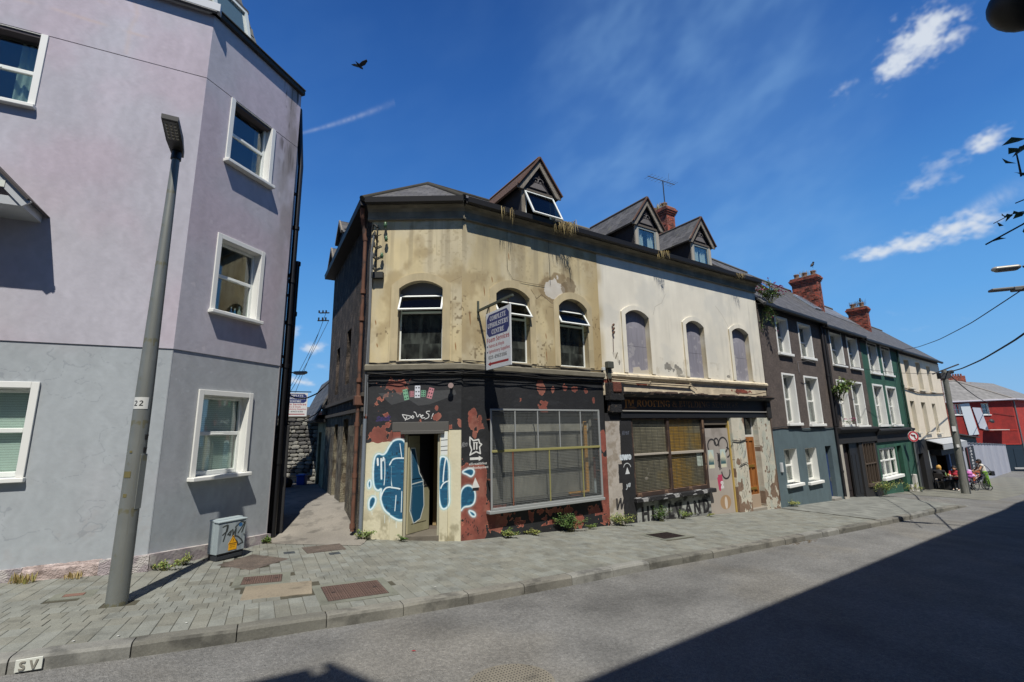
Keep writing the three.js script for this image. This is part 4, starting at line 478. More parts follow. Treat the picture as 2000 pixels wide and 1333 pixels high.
  // doorway on the corner
  const FD = FC; part(t, 'door_frame', [rb(-1.37, -1.125, -.3, 2.08, -.05, .035), rb(-.425, -.255, -.3, 2.08, -.05, .035)], mat(0xffffff, .8, { map: shopCT }), FC, 'graffitied pilasters of the corner door'); part(t, 'door_lintel', [rb(-1.38, -.25, 2.08, 2.27, -.04, .04, .01), rb(-1.2, -.33, 2.03, 2.1, -.02, .085, .01)], mat(0x55534f, .8), FC);
  part(t, 'door_post', [rb(-1.125, -1.075, .05, 2.03, -.16, -.01), rb(-.47, -.425, .05, 2.03, -.16, -.01)], mat(0xa8a48d, .8), FC);
  { const a = R(58), h = V(-1.07, 0, -.08); const M = new THREE.Matrix4().makeTranslation(h.x, 0, h.z).multiply(new THREE.Matrix4().makeRotationY(a)); const door = faceTex(0, .62, .1, 2.05, 200, (s, y) => { const n = fbm(s * 4, y * 3, 4, 401); return y > .95 && s > .3 ? [24 + 16 * n, 24 + 16 * n, 26 + 16 * n] : [150 + 30 * (n - .5), 146 + 30 * (n - .5), 116 + 30 * (n - .5)]; }, (x) => { const P = (pts, f) => { x.beginPath(); pts.forEach((p, i) => i ? x.lineTo(...p) : x.moveTo(...p)); x.closePath(); x.fillStyle = f; x.fill(); x.strokeStyle = '#d5dcd9'; x.lineWidth = .022; x.stroke(); }; P([[.05, 1.75], [.09, 1.0], [.06, .55], [.16, .3], [.35, .36], [.45, .6], [.42, 1.1], [.3, 1.25], [.16, 1.75]], '#124e6d'); x.beginPath(); x.moveTo(.1, 1.05); x.lineTo(.42, 1.08); x.stroke(); });
    part(t, 'door', joined([rb(0, .62, .12, 2.0, -.022, .022), rb(.1, .52, 1.15, 1.85, .022, .03, .004), rb(.1, .52, .3, 1.0, .022, .03, .004)], M), mat(0xffffff, .7, { map: door }), FC, 'open door leaf with blue graffiti'); part(t, 'door_edge', joined(rb(-.004, .012, .12, 2.0, -.024, .024, .004), M), mat(0xb5ae8c, .8), FC); }
  part(t, 'step', rb(-1.08, -.42, -.3, .115, -.6, .02, .012), mat(0xcfcac0, .9, { map: concT }), FC);
  // inside: passage with bare timber, dark rooms
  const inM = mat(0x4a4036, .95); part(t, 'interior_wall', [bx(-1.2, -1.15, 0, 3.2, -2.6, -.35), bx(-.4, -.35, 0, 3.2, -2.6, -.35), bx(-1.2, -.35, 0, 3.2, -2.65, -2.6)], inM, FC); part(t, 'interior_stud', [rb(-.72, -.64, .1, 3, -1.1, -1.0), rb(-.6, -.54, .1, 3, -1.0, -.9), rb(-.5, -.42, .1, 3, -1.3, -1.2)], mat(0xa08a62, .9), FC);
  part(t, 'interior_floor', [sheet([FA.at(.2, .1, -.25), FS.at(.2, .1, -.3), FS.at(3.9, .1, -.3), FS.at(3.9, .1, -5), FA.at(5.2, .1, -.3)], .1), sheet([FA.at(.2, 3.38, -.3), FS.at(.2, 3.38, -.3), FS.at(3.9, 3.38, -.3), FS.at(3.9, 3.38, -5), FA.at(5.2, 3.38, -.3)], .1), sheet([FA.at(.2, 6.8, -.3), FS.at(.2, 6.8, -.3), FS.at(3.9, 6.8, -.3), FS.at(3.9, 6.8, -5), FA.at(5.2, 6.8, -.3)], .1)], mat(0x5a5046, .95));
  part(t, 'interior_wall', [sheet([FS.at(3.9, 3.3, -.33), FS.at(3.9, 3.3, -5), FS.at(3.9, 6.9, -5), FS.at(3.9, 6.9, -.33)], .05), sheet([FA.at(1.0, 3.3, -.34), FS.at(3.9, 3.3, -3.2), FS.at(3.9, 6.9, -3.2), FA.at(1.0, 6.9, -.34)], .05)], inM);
  part(t, 'back_wall', sheet([FA.at(5.4, -.4, 0), FS.at(3.93, -.6, -5.2), FS.at(3.93, 6.9, -5.2), FA.at(5.4, 6.9, 0)], .25), dashM);
  const dustM = new THREE.MeshPhysicalMaterial({ transmission: .45, thickness: 0, roughness: .3, map: tile(256, 3, (u, v) => { const a = fbm(u * 2, v * 2, 5, 413, 6), b = fbm(u * 10, v * 6, 3, 415, 30); const g = 164 + 80 * (a - .5) + 30 * (b - .5); return [g, g, g * .93]; }) });
  // shop window behind a welded mesh guard
  part(t, 'shop_window', [rb(.68, 3.56, .58, .66, -.2, -.1), rb(.68, 3.56, 2.38, 2.46, -.2, -.1), rb(.68, .75, .66, 2.38, -.2, -.1), rb(3.49, 3.56, .66, 2.38, -.2, -.1)], mat(0x6a6a62, .8), FS); part(t, 'shop_pane', bx(.75, 3.49, .66, 2.38, -.16, -.152), dustM, FS);
  part(t, 'shop_backing', bx(.5, 3.7, .3, 2.6, -.62, -.58), mat(0xffffff, .9, { map: tile(256, 2, (u, v) => { const a = fbm(u * 1.5, v * 1.5, 4, 411, 3); const g = 168 + 60 * (a - .5); return [g, g * 1.0, g * .93]; }) }), FS); part(t, 'shop_timber', [rb(3.28, 3.36, .62, 2.25, -.09, -.04), rb(2.75, 3.28, .62, .67, -.09, -.04)], mat(0xb98a3d, .85), FS); part(t, 'shop_bottom_board', rb(.7, 3.5, .5, .78, -.5, -.4), mat(0xa9a79a, .9), FS);
  const o0 = .105, o1 = .135; const gm = mat(0xa3a6a4, .55, { metalness: .3 }), yl = mat(0x8f8a55, .75), rs = mat(0x7a4a34, .85);
  const gr = part(t, 'security_grille', [rb(.60, .64, .5, 2.52, o0, o1), rb(3.58, 3.63, .5, 2.52, o0, o1), rb(.64, 3.58, 2.48, 2.52, o0, o1), rb(.64, 3.58, .5, .55, o0, o1), ...[1.21, 1.80, 2.41, 3.03].map((s) => rb(s - .014, s + .014, 1.68, 2.48, o0 + .002, o1 - .004)), rb(.56, 3.66, .44, .5, -.0, o1 + .02, .01)], gm, FS); part(gr, 'guard_rail', rb(.62, 3.6, 1.63, 1.68, o0 - .004, o1 + .004), yl, FS); part(gr, 'guard_bar', rb(1.125, 1.15, .55, 1.63, o0, o1), rs, FS); for (const s of [2.09, 3.04]) part(gr, 'guard_bar', rb(s - .013, s + .013, .55, 1.63, o0, o1), yl, FS);
  partEach(gr, 'bracket', [[.6, 2.3], [.6, 1.1], [3.6, 2.3], [3.6, 1.1], [1.8, 2.5], [1.8, .52]].map(([s, y]) => bx(s - .012, s + .012, y - .012, y + .012, -.014, o0)), rs, FS);
  const wires = []; for (let s = .655; s < 3.58; s += .0335) wires.push(bx(s - .0022, s + .0022, .55, 2.48, o0 + .006, o0 + .0105)); for (let y = .565; y < 2.48; y += .0335) wires.push(bx(.64, 3.58, y - .0022, y + .0022, o0 + .0105, o0 + .015)); part(gr, 'wire_mesh', wires, mat(0x8c908e, .55, { metalness: .4 }), FS).userData.kind = 'stuff';
  eaves(t, FC, -2.05, .06); eaves(t, FS, .0, 3.93);
  part(t, 'gutter', [prism([[-.02, 6.9], [.28, 6.9], [.3, 7.03], [-.02, 7.03]], -.1, 5.5)], gutterM, FA);
  // slated roof: street slope, hipped corner, alley slope
  const ap = V(-1.047 - 1.2, RY, -9.3686 - 2.2), gS = FS.at(-.08, EAVE + .08, .24), gL = FA.at(-.15, EAVE + .08, .27), gB = FA.at(5.5, EAVE + .08, .27), rB = ap.clone().add(FA.d.clone().multiplyScalar(4.2)), rE = FS.at(3.93, RY, -RK), gE = FS.at(3.93, EAVE + .08, .24);
  part(t, 'roof', [sheet([gS, gE, rE, ap], .06), sheet([gL, gS, ap], .06), sheet([gB, gL, ap, rB], .06), sheet([rE, FS.at(3.93, EAVE, -RK - 2.7), FA.at(5.5, EAVE, -1.5), rB, ap], .06)], slateM);
  part(t, 'ridge_tile', [rod(gL, ap, .06), rod(gS, ap, .06), rod(ap, rE, .07), rod(ap, rB, .06)], mat(0x7b7566, .95, { map: kerbT }));
  dormer(t, FS, 2.09, { open: true, ridge: mat(0x7a5636, .95), roof: mat(0x5c4436, .9, { bumpMap: bumpDash, bumpScale: .03 }) });
  for (const [s, y] of [[3.55, 8.05], [5.0, 7.75]]) { const r = part(t, 'alley_dormer', bx(s - .45, s + .45, 6.95, y - .35, -1, .12), mat(0x2c2b2c, .9), FA); part(r, 'dormer_roof', [sheet([[s - .55, y - .5, .2], [s, y + .05, .2], [s, y + .05, -1.5], [s - .55, y - .5, -1.5]], .05), sheet([[s, y + .05, .2], [s + .55, y - .5, .2], [s + .55, y - .5, -1.5], [s, y + .05, -1.5]], .05)], slateM, FA); part(r, 'bargeboard', [bar(V(s - .55, y - .5, .2), V(s, y + .02, .2), .04, .09), bar(V(s + .55, y - .5, .2), V(s, y + .02, .2), .04, .09)], weatherM, FA); }
  // pipes, cables, insulators on the walls
  const rustM = mat(0xffffff, .85, { map: tile(256, .8, (u, v) => { const a = fbm(u * 10, v * 5, 4, 421, 8), b = sst(.5, .65, fbm(u * 5, v * 5, 4, 423, 4)); return mix3([104 + 40 * (a - .5), 70 + 30 * (a - .5), 54 + 24 * (a - .5)], [66, 50, 43], b); }) });
  part(t, 'downpipe', [rod([.14, .2, .1], [.14, 2.62, .1], .04, 10), rod([.16, 2.8, .1], [.16, 6.2, .1], .04, 10), tube([[.16, 6.2, .1], [.15, 6.5, .14], [.05, 6.7, .2], [.0, 6.88, .22]], .05, 12, 8), ...[.25, 1.2, 2.2, 3.1, 4.4, 5.0].map((y) => rod([.15, y, .1], [.15, y + .09, .1], .054, 10)), rb(.06, .24, 2.62, 2.82, .0, .18, .02)], rustM, FA, 'rusty iron downpipe');
  part(t, 'conduit', [rod([-1.925, .08, .05], [-1.925, 2.35, .05], .038, 10)], mat(0x8e97a0, .5, { metalness: .5 }), FC, 'galvanised steel conduit'); part(t, 'lead_cable', [tube([[-1.945, 2.4, .03], [-1.95, 3.3, .03], [-1.94, 4.5, .025], [-1.955, 5.8, .03], [-1.9, 6.3, .04]], .02, 20, 6), tube([[-1.9, 2.4, .03], [-1.91, 3.25, .04], [-1.92, 5.9, .03]], .013, 16, 6)], mat(0x6c6f72, .7), FC);
  const cab = (F, a, b, y, sd) => { const g = []; for (let k = 0; k < 3; k++) { const P = []; for (let i = 0; i <= 18; i++) { const u = i / 18; P.push(V(mix(a, b, u), y - k * .02 + .045 * (fbm(u * 7, k * 4, 3, sd) - .5) * 2, .03 + k * .012 + .02 * vn(u * 9, k, sd))); } g.push(tube(P, .0085, 40, 5)); } return g; };
  part(t, 'cable', [...cab(FC, -1.9, .0, 3.49, 61), ...cab(FC, -1.9, .06, 3.27, 68).map((g) => g.translate(0, 0, .05))], mat(0x14130f, .7), FC); part(t, 'cable', [...cab(FS, 0, 3.9, 3.5, 63), ...cab(FS, 0, 3.9, 3.275, 69).map((g) => g.translate(0, 0, .05)), tube([[1.15, 6.9, .03], [1.17, 5.5, .02], [2.2, 5.45, .02]], .004, 8, 4), tube([[2.33, 6.75, .03], [2.36, 5.5, .02]], .004, 8, 4)], mat(0x1c1a16, .7), FS);
  part(t, 'power_bracket', [rod([-1.84, 5.3, .03], [-1.84, 6.5, .03], .018), ...[5.45, 5.7, 5.95, 6.2].flatMap((y) => [rod([-1.84, y, .03], [-1.84, y, .22], .013), rod([-1.84, y, .2], [-1.84, y + .09, .2], .03, 8, .02), rod([-1.84, y, .13], [-1.72, y + .05, .13], .01)]), rb(-1.9, -1.66, 5.28, 5.42, .02, .12), tube([[-1.95, 6.35, .05], [-1.9, 6.5, .1], [-1.8, 6.4, .16]], .02, 10, 6)], mat(0x2b2c28, .7), FC); part(t, 'insulator', [[-1.65, 6.42], [-1.62, 6.1], [-1.7, 5.72]].map(([s, y]) => new THREE.LatheGeometry([[0, 0], [.035, .005], [.025, .04], [.042, .05], [.025, .09], [.03, .12], [0, .13]].map((q) => new THREE.Vector2(...q)), 10).translate(s, y, .1)), mat(0x4c6b4a, .3), FC);
  part(t, 'round_fitting', [rod([-.2, 2.98, .02], [-.2, 2.98, .1], .03, 10), rod([-.2, 2.98, .1], [-.2, 2.98, .14], .055, 12)], mat(0x9b8680, .6), FC);
  
}
// ------------------------------------------------------------------ hanging sign on the corner
const serifText = (x, t, s, y, h, col, font, w) => { x.save(); x.translate(s, y); x.font = font; const m = x.measureText(t).width; x.scale(w ? w / m : h / 100, -h / 100); x.fillStyle = col; x.textAlign = 'left'; x.fillText(t, 0, 0); x.restore(); };
const signArt = (mirror) => (x) => {
  x.fillStyle = '#d9dbdc'; x.fillRect(0, 0, 2, 2); const W = .94; const c = .09; x.fillStyle = '#23336f'; x.beginPath(); [[.04 + c, .66], [W - .04 - c, .66], [W - .04, .66 + c], [W - .04, 1.12 - c], [W - .04 - c, 1.12], [.04 + c, 1.12], [.04, 1.12 - c], [.04, .66 + c]].forEach((p, i) => i ? x.lineTo(...p) : x.moveTo(...p)); x.fill();
  serifText(x, 'COMPLETE', .16, .985, .13, '#e6e6e4', 'bold 100px serif', .62); serifText(x, 'UPHOLSTERY', .07, .845, .13, '#e6e6e4', 'bold 100px serif', .8); serifText(x, 'CENTRE', .23, .70, .13, '#e6e6e4', 'bold 100px serif', .48);
  serifText(x, 'Foam Services', .04, .545, .13, '#9c2230', 'bold 100px sans-serif', .86); serifText(x, 'Fabrics & Vinyls', .11, .435, .085, '#9c2230', 'bold 100px sans-serif', .6); serifText(x, 'Upholstery Supplies', .11, .325, .085, '#9c2230', 'bold 100px sans-serif', .8); x.fillStyle = '#20243f'; for (const y of [.465, .355]) { x.beginPath(); x.arc(.06, y, .02, 0, 7); x.fill(); }
  serifText(x, '021-4963186', .1, .2, .1, '#1f2126', 'bold 100px serif', .7); x.fillStyle = '#98202c'; x.fillRect(.18, .085, .68, .045); x.beginPath(); x.moveTo(.19, .155); x.lineTo(.08, .105); x.lineTo(.19, .06); x.fill();
};
{
  const FG = new Face(FS.at(.38, 0, .38).x, FS.at(.38, 0, .38).z, 57.348 + 90); // d = street normal
  const t = thing('hanging_sign', 'white double-sided upholstery shop sign hanging from an iron bracket', 'sign', FS.at(.38, 3.27, .38));
  const tx = faceTex(0, .94, 0, 1.17, 420, () => [217, 219, 220], signArt()); tx.offset.y += 0;
  const y0 = 3.275; const m = mat(0xffffff, .45, { map: tx });
  const flip = (g, a) => g; const bd = rb(0, .94, 0, 1.17, -.012, .012, .004).translate(0, 0, 0);
  part(t, 'sign_board', joined(bd, new THREE.Matrix4().makeTranslation(0, y0, 0)), mat(0xd5d7d8, .5), FG);
  const faceG = (z, rev) => { const g = new THREE.PlaneGeometry(.93, 1.16); if (rev) g.rotateY(Math.PI); g.translate(.47, .585, z); metricUV(g); if (rev) { const u = g.attributes.uv; for (let i = 0; i < u.count; i++) u.setX(i, .94 - u.getX(i)); } g.userData.keepUV = true; return g.translate(0, y0, 0); };
  part(t, 'sign_print', [faceG(.0145, false)], m, FG); part(t, 'sign_print', [faceG(-.0145, true)], m, FG);
  part(t, 'bracket', [bar(V(-.38, 4.6, 0), V(1.02, 4.6, 0), .045, .045), bar(V(-.37, 4.45, 0), V(-.37, 4.82, 0), .05, .04), bar(V(-.37, 4.5, -.2), V(.1, 4.6, 0), .02, .02)], mat(0x4d5348, .7), FG); part(t, 'hook', [.12, .86].map((s) => tube([[s, 4.6, 0], [s + .015, 4.53, .012], [s - .01, 4.48, 0], [s, 4.42, 0]], .009, 10, 6)), mat(0x5e3c2c, .8), FG);
}
// ------------------------------------------------------------------ white rendered building with the old shopfront
{
  const S0 = 3.93, S1 = 11.36; const CREAM = [232, 226, 211];
  const upT = faceTex(S0 - .02, S1 + .02, 3.2, 7.0, 110, (s, y) => {
    const a = fbm(s * .8, y * .7, 5, 501), b = fbm(s * 6, y * .8, 4, 503), c = fbm(s * 3, y * 3, 4, 505); let k = .96 + .12 * (a - .5) + .07 * (b - .5) + .05 * (c - .5); let q = CREAM.map((v, i) => v * k * (i === 2 ? .99 : 1));
    const g = sst(.5, .72, fbm(s * 1.4 + 3, y * 1.2, 5, 507)); q = mix3(q, [200, 198, 188], g * .5); const st = sst(.52, .74, fbm(s * 8, y * .45, 3, 509)) * sst(.4, .6, fbm(s * .9, y * .5, 3, 511)); q = mix3(q, [176, 172, 158], st * .38);
    let m = -1; for (const [p, r, ra, rb2] of [[6.45, 3.75, .22, .16], [6.85, 3.7, .2, .22], [7.62 - .65, 3.62, .2, .12], [7.0, 3.5, .2, .06], [4.55, 3.75, .05, .12], [9.3, 3.6, .12, .06]]) m = Math.max(m, 1 - Math.hypot((s - p) / ra, (y - r) / rb2)); const n = fbm(s * 9, y * 9, 4, 513) - .5; if (m + n * 1.3 > .35) q = mix3([150, 148, 140], [128, 124, 114], fbm(s * 14, y * 14, 3, 515));
    const low = sst(.55, .7, fbm(s * 5, y * 5, 4, 517)); if (y < 4.0) q = mix3(q, [186, 178, 160], low * .45); if (s < 4.15) q = mix3(q, [168, 146, 100], (1 - sst(3.95, 4.15, s)) * .6 * vn(y * 3, 1, 9)); return q;
  }, (x) => { crack(x, [[6.0, 5.2], [6.1, 5.45], [6.4, 5.6], [6.6, 5.9]], .012, 'rgba(150,140,120,.6)'); crack(x, [[9.0, 5.85], [9.3, 5.6], [9.6, 5.2]], .01, 'rgba(150,140,120,.7)'); rust(x, 5.6, 5.2, .2); rust(x, 8.2, 4.4, .12, 'rgba(90,80,66,.7)'); crack(x, [[4.42, 3.85], [4.5, 4.0]], .03, 'rgba(90,82,66,.8)'); });
  const t = thing('white_shop_building', 'cream rendered building with three boarded arched windows and derelict shopfront', 'building', FS.at(S0, gat(FS, S0, 0)));
  const th = .32, W = [[4.84, 5.76, 3.5, 5.07, .17], [7.36, 8.22, 3.5, 5.06, .16], [9.68, 10.62, 3.5, 5.08, .16]];
  part(t, 'wall', slab(rect(S0 + .003, S1, 3.3, 6.96), W.map((w) => hArch(...w)), th, -.004), mat(0xffffff, .95, wallO(upT)), FS, 'cream rendered upper wall');
  partEach(t, 'window_surround', W.map((w) => slab([[w[0] - .14, w[2]], [w[0], w[2]], ...arcPts(w[0], w[1], w[3], w[4]).reverse(), [w[1], w[2]], [w[1] + .14, w[2]], ...arcPts(w[0] - .14, w[1] + .14, w[3] + .07, w[4] + .06)], [], .05, .035)), mat(0xffffff, .95, { map: upT }), FS);
  const brd = tile(256, 1.6, (u, v) => { const a = fbm(u * 2, v * 1, 4, 521), b = fbm(u * 16, v * 2, 3, 523), p = sst(.66, .74, fbm(u * 5, v * 5, 4, 525)); const d = Math.min(md(u * 5, 1), 1 - md(u * 5, 1)) < .02 ? -22 : 0, gr = 14 * (fbm(u * 50, v * 3, 3, 527) - .5); const q = [156, 155, 160].map((k) => k + 34 * (a - .5) + 16 * (b - .5) + gr + d); return mix3(q, [196, 194, 188], p * .5); });
  W.forEach((w, i) => { const [a, b, y0, ys, ri] = w; const B1 = part(t, 'window_board', [slab([[a, y0], [b, y0], [b, mix(y0, ys, .48)], [a, mix(y0, ys, .48)]], [], .03, -.12), slab([[a, mix(y0, ys, .48) + .008], [b, mix(y0, ys, .48) + .008], [b, ys], ...arcPts(a, b, ys, ri), [a, ys]], [], .03, -.125)], mat([0xe6e4ea, 0xdedde6, 0xeae8ee][i], .85, { map: brd }), FS); if (i === 0) part(B1, 'broken_lower_board', slab([[a + .3, y0], [b, y0], [b, y0 + .14], [a + .62, y0 + .1], [a + .55, y0 + .2], [a + .35, y0 + .17]], [], .02, -.1), mat(0xb9b1a2, .9), FS); if (i === 2) part(B1, 'slot', bx(a + .1, a + .22, 4.22, 4.25, -.13, -.112), blackMetal, FS); });
  part(t, 'interior_wall', bx(S0 + .05, S1 - .05, 3.3, 6.9, -.6, -.5), darkIn, FS);
  part(t, 'ledge', [prism([[-.02, 3.33], [.03, 3.33], [.05, 3.36], [.075, 3.38], [.08, 3.43], [.03, 3.47], [-.02, 3.47]], S0 + .25, S1 + .03)], mat(0xffffff, .9, { map: tile(256, 2, (u, v) => { const a = fbm(u * 3, v * 3, 4, 531, 6), b = sst(.55, .7, fbm(u * 7, v * 7, 3, 533, 14)); return mix3([214 + 26 * (a - .5), 200 + 26 * (a - .5), 172 + 26 * (a - .5)], [140, 130, 112], b * .5); }) }), FS);
  // frieze between ledge and shop cornice: cream paint lost from brick
  const frT = faceTex(S0, S1, 2.9, 3.4, 160, (s, y) => { const n = fbm(s * 5, y * 8, 4, 541) - .5; let m = -1; for (const [p, r, ra, rb2] of [[5.35, 3.25, .55, .12], [9.9, 3.15, .75, .14], [4.2, 3.2, .3, .3], [7.0, 3.3, .4, .05]]) m = Math.max(m, 1 - Math.hypot((s - p) / ra, (y - r) / rb2)); if (m + n > .35) { const k = .8 + .5 * fbm(s * 12, y * 12, 3, 543); return [116 * k, 58 * k, 44 * k]; } const k = .9 + .3 * n; return [222 * k, 206 * k, 176 * k]; });
  part(t, 'frieze', bx(S0 + .003, S1, 2.9, 3.33, -th, -.01), mat(0xffffff, .9, { map: frT, bumpMap: bumpFine, bumpScale: .006 }), FS); part(t, 'conduit', [rod([4.2, 3.24, .03], [7.35, 3.24, .05], .022, 8), rod([4.2, 3.3, .04], [5.6, 3.27, .05], .014, 6), ...[5.6, 7.3].map((s) => rod([s, 3.2, .02], [s, 3.3, .06], .03, 8)), tube([[7.35, 3.24, .05], [7.6, 3.12, .05], [7.5, 3.02, .04]], .012, 10, 5)], mat(0xb9ab90, .6), FS);
  part(t, 'cable', [tube([[9.4, 3.1, .12], [10.4, 3.06, .1], [11.2, 3.16, .06]], .014, 12, 5), tube([[4.0, 3.4, .05], [4.06, 3.2, .1], [4.1, 2.9, .06], [4.02, 2.5, .05]], .012, 12, 5), tube([[4.15, 3.25, .05], [4.35, 3.12, .14], [4.2, 2.9, .1]], .01, 12, 5)], mat(0x5b4636, .8), FS);
  part(t, 'junction_box', [rb(4.02, 4.22, 3.56, 3.74, .0, .13, .02), rb(4.06, 4.18, 3.3, 3.56, 0, .06)], mat(0x4b4d45, .7), FS); part(t, 'meter_box', rb(3.86, 3.95, 3.5, 3.58, .03, .09), mat(0xc5c8c4, .5), FS); part(t, 'insulator_bracket', [rod([4.33, 4.0, .03], [4.36, 4.75, .03], .006), ...[4.5, 4.6, 4.7].map((y) => rod([4.36, y, .03], [4.37, y + .05, .07], .035, 8, .02))], mat(0x6b4c3a, .8), FS);
  // shop: cornice, signboard, console, windows, doors
  const blackP = tile(256, 1.5, (u, v) => { const a = fbm(u * 4, v * 4, 5, 551, 6), b = sst(.68, .74, fbm(u * 9, v * 9, 4, 553, 14)); const g = 30 + 26 * (a - .5); return mix3([g, g, g * 1.06], [150, 128, 108], b * .7); }); const bpM = mat(0xffffff, .7, { map: blackP });
  part(t, 'shop_cornice', [prism([[-.02, 2.86], [.1, 2.86], [.13, 2.89], [.24, 2.92], [.26, 2.97], [.06, 3.0], [-.02, 3.01]], 4.45, S1)], bpM, FS); part(t, 'cornice_rot', (() => { const g = []; for (let i = 0; i < 40; i++) { const s = 4.5 + 6.8 * h2(i, 1, 55); g.push(rb(s, s + .06 + .22 * h2(i, 2, 55), 2.96, 2.98 + .04 * h2(i, 3, 55), .1 + .08 * h2(i, 4, 55), .24 + .03 * h2(i, 5, 55), .006)); } return g; })(), mat(0x4a3b32, .95), FS);
  const fas = faceTex(4.5, S1, 2.5, 2.92, 200, (s, y) => { const a = fbm(s * 3, y * 8, 4, 561), b = sst(.5, .7, fbm(s * 1.3, y * 3, 4, 563)); const g = 22 + 16 * (a - .5); return mix3([g * 1.15, g * .9, g * .85], [42, 26, 18], b); }, (x) => {
    const T = 'JM ROOFING & BUILDING SERVICES'; let s = 4.62; x.save(); x.font = 'bold 100px serif'; const full = x.measureText(T).width, sc = 5.0 / full; x.translate(s, 2.62); x.scale(sc, -.0024); for (const [i, c] of [...T].entries()) { const f = i < 11 ? .95 : i < 20 ? .62 : .4; x.fillStyle = `rgba(190,128,48,${f})`; x.fillText(c, 0, 0); x.translate(x.measureText(c).width, 0); } x.restore(); x.fillStyle = 'rgba(176,116,44,.9)'; x.fillRect(4.62, 2.575, .42, .02);
    for (let i = 0; i < 420; i++) { const a = 4.6 + 5.2 * h2(i, 1, 57), f = (a - 4.6) / 5.2; if (h2(i, 5, 57) > .25 + f) continue; x.fillStyle = 'rgba(24,18,16,.85)'; x.fillRect(a, 2.58 + .28 * h2(i, 2, 57), .015 + .06 * h2(i, 3, 57), .01 + .05 * h2(i, 4, 57)); }
  });
  part(t, 'signboard', bx(4.5, 11.1, 2.52, 2.86, -.1, .02), mat(0xffffff, .6, { map: fas }), FS, 'dark signboard with faded gold lettering'); part(t, 'signboard_moulding', [rb(4.5, 11.12, 2.485, 2.52, -.05, .07, .01)], mat(0x8a8782, .7), FS); part(t, 'beam', rb(4.45, 11.1, 2.32, 2.484, -.2, .035, .01), mat(0x191a1e, .6), FS);
  partEach(t, 'console_bracket', [rb(4.0, 4.5, 2.75, 3.2, -.05, .16, .03), rb(4.05, 4.45, 2.45, 2.75, -.05, .1, .03), rb(11.12, 11.36, 2.3, 3.05, -.05, .1, .02)], mat(0xffffff, .9, { map: blackP, bumpMap: bumpDash, bumpScale: .03 }), FS); part(t, 'bare_brick', rb(4.1, 4.4, 2.95, 3.22, .1, .19, .04), mat(0x6a3d30, .95, { bumpMap: bumpDash, bumpScale: .02 }), FS);
  const pierT = faceTex(S0, 4.86, -.6, 2.5, 160, (s, y) => { const n = fbm(s * 4, y * 3, 4, 571) - .5; const blk = s > 4.42 + .1 * n + (y < .6 ? -.02 : 0) - (y < 1.2 && y > .75 ? .12 : 0) || y > 2.25; if (blk) { const g = 24 + 20 * (n + .3); return [g, g, g * 1.08]; } const d = sst(.5, .7, fbm(s * 6, y * 6, 4, 573)); return mix3([176 + 40 * n, 168 + 40 * n, 158 + 40 * n], [132, 120, 104], d * .6); }, (x) => { scrawl(x, 'Krez', 4.48, 1.9, .13, 'rgba(120,130,150,.8)', 'italic 100px sans-serif', .1, 5); scrawl(x, 'uwo', 4.36, 1.3, .2, '#c9d3da', 'bold 100px sans-serif', 0, 12); x.fillStyle = '#cfd2d2'; x.beginPath(); x.moveTo(4.6, 1.12); x.lineTo(4.68, .95); x.lineTo(4.52, .95); x.fill(); x.strokeStyle = '#cfd2d2'; x.lineWidth = .02; x.beginPath(); x.arc(4.6, 1.08, .13, .3, 2.8); x.stroke(); scrawl(x, 'WrK', 4.1, .15, .34, 'rgba(20,20,22,.9)', 'italic 100px sans-serif', 0, 8); scrawl(x, 'ya', 4.52, .62, .15, '#b9c0c4', 'italic 100px sans-serif', .2, 8); });
  part(t, 'pier', slab(rect(S0 + .003, 4.84, -.9, 2.45), [], .3, -.006), mat(0xffffff, .85, { map: pierT, bumpMap: bumpFine, bumpScale: .006 }), FS, 'plaster pier with white graffiti');
  const dust2 = new THREE.MeshPhysicalMaterial({ transmission: .4, thickness: 0, roughness: .3, map: faceTex(4.8, 7.85, .4, 2.35, 100, (s, y) => { const a = fbm(s * 1.5, y * 1.5, 4, 591), b = sst(.36, .6, fbm(s * .9 + 5, y * .6, 4, 593) + (s > 6.3 ? .14 : -.12) - (y > 1.9 ? .08 : 0)), c = fbm(s * 9, y * 5, 3, 587), w = .94 + .1 * (Math.floor(y / .036) % 2); return mix3([146 + 54 * (a - .5), 141 + 54 * (a - .5), 120 + 50 * (a - .5)], [184, 146, 62], b).map((q) => q * w * (.85 + .3 * c)); }, (x) => { x.fillStyle = 'rgba(214,206,190,.85)'; for (const [s, y, r] of [[5.35, .8, .05], [5.42, 1.02, .02], [5.46, .9, .035], [5.38, .78, .06]]) { x.beginPath(); x.ellipse(s, y, r, r * .6, .4, 0, 7); x.fill(); } }) });
  const rustP = mat(0xffffff, .85, { map: tile(256, 1, (u, v) => { const a = fbm(u * 6, v * 3, 4, 581, 6), b = sst(.48, .62, fbm(u * 8, v * 4, 4, 583, 8)); return mix3([60 + 40 * (a - .5), 44 + 30 * (a - .5), 36 + 26 * (a - .5)], [150, 120, 92], b * .65); }) });
  const sw = part(t, 'shop_window', [rb(4.84, 4.9, .42, 2.32, -.14, -.02), rb(7.74, 7.84, .35, 2.32, -.14, -.0), rb(6.22, 6.31, .42, 2.32, -.13, -.01), rb(4.9, 7.74, 2.28, 2.32, -.14, -.02), rb(4.9, 7.74, .36, .46, -.14, -.01)], rustP, FS, 'rusting shop window frame'); part(sw, 'transom', [rb(4.9, 6.22, 1.37, 1.42, -.12, -.02), rb(6.31, 7.74, 1.35, 1.42, -.12, -.02)], mat(0xa49c90, .8), FS);
  for (const [a, b] of [[4.9, 6.22], [6.31, 7.74]]) for (const [p, q] of [[.46, 1.37], [1.42, 2.28]]) part(sw, 'pane', bx(a, b, p, q, -.1, -.094), dust2, FS);
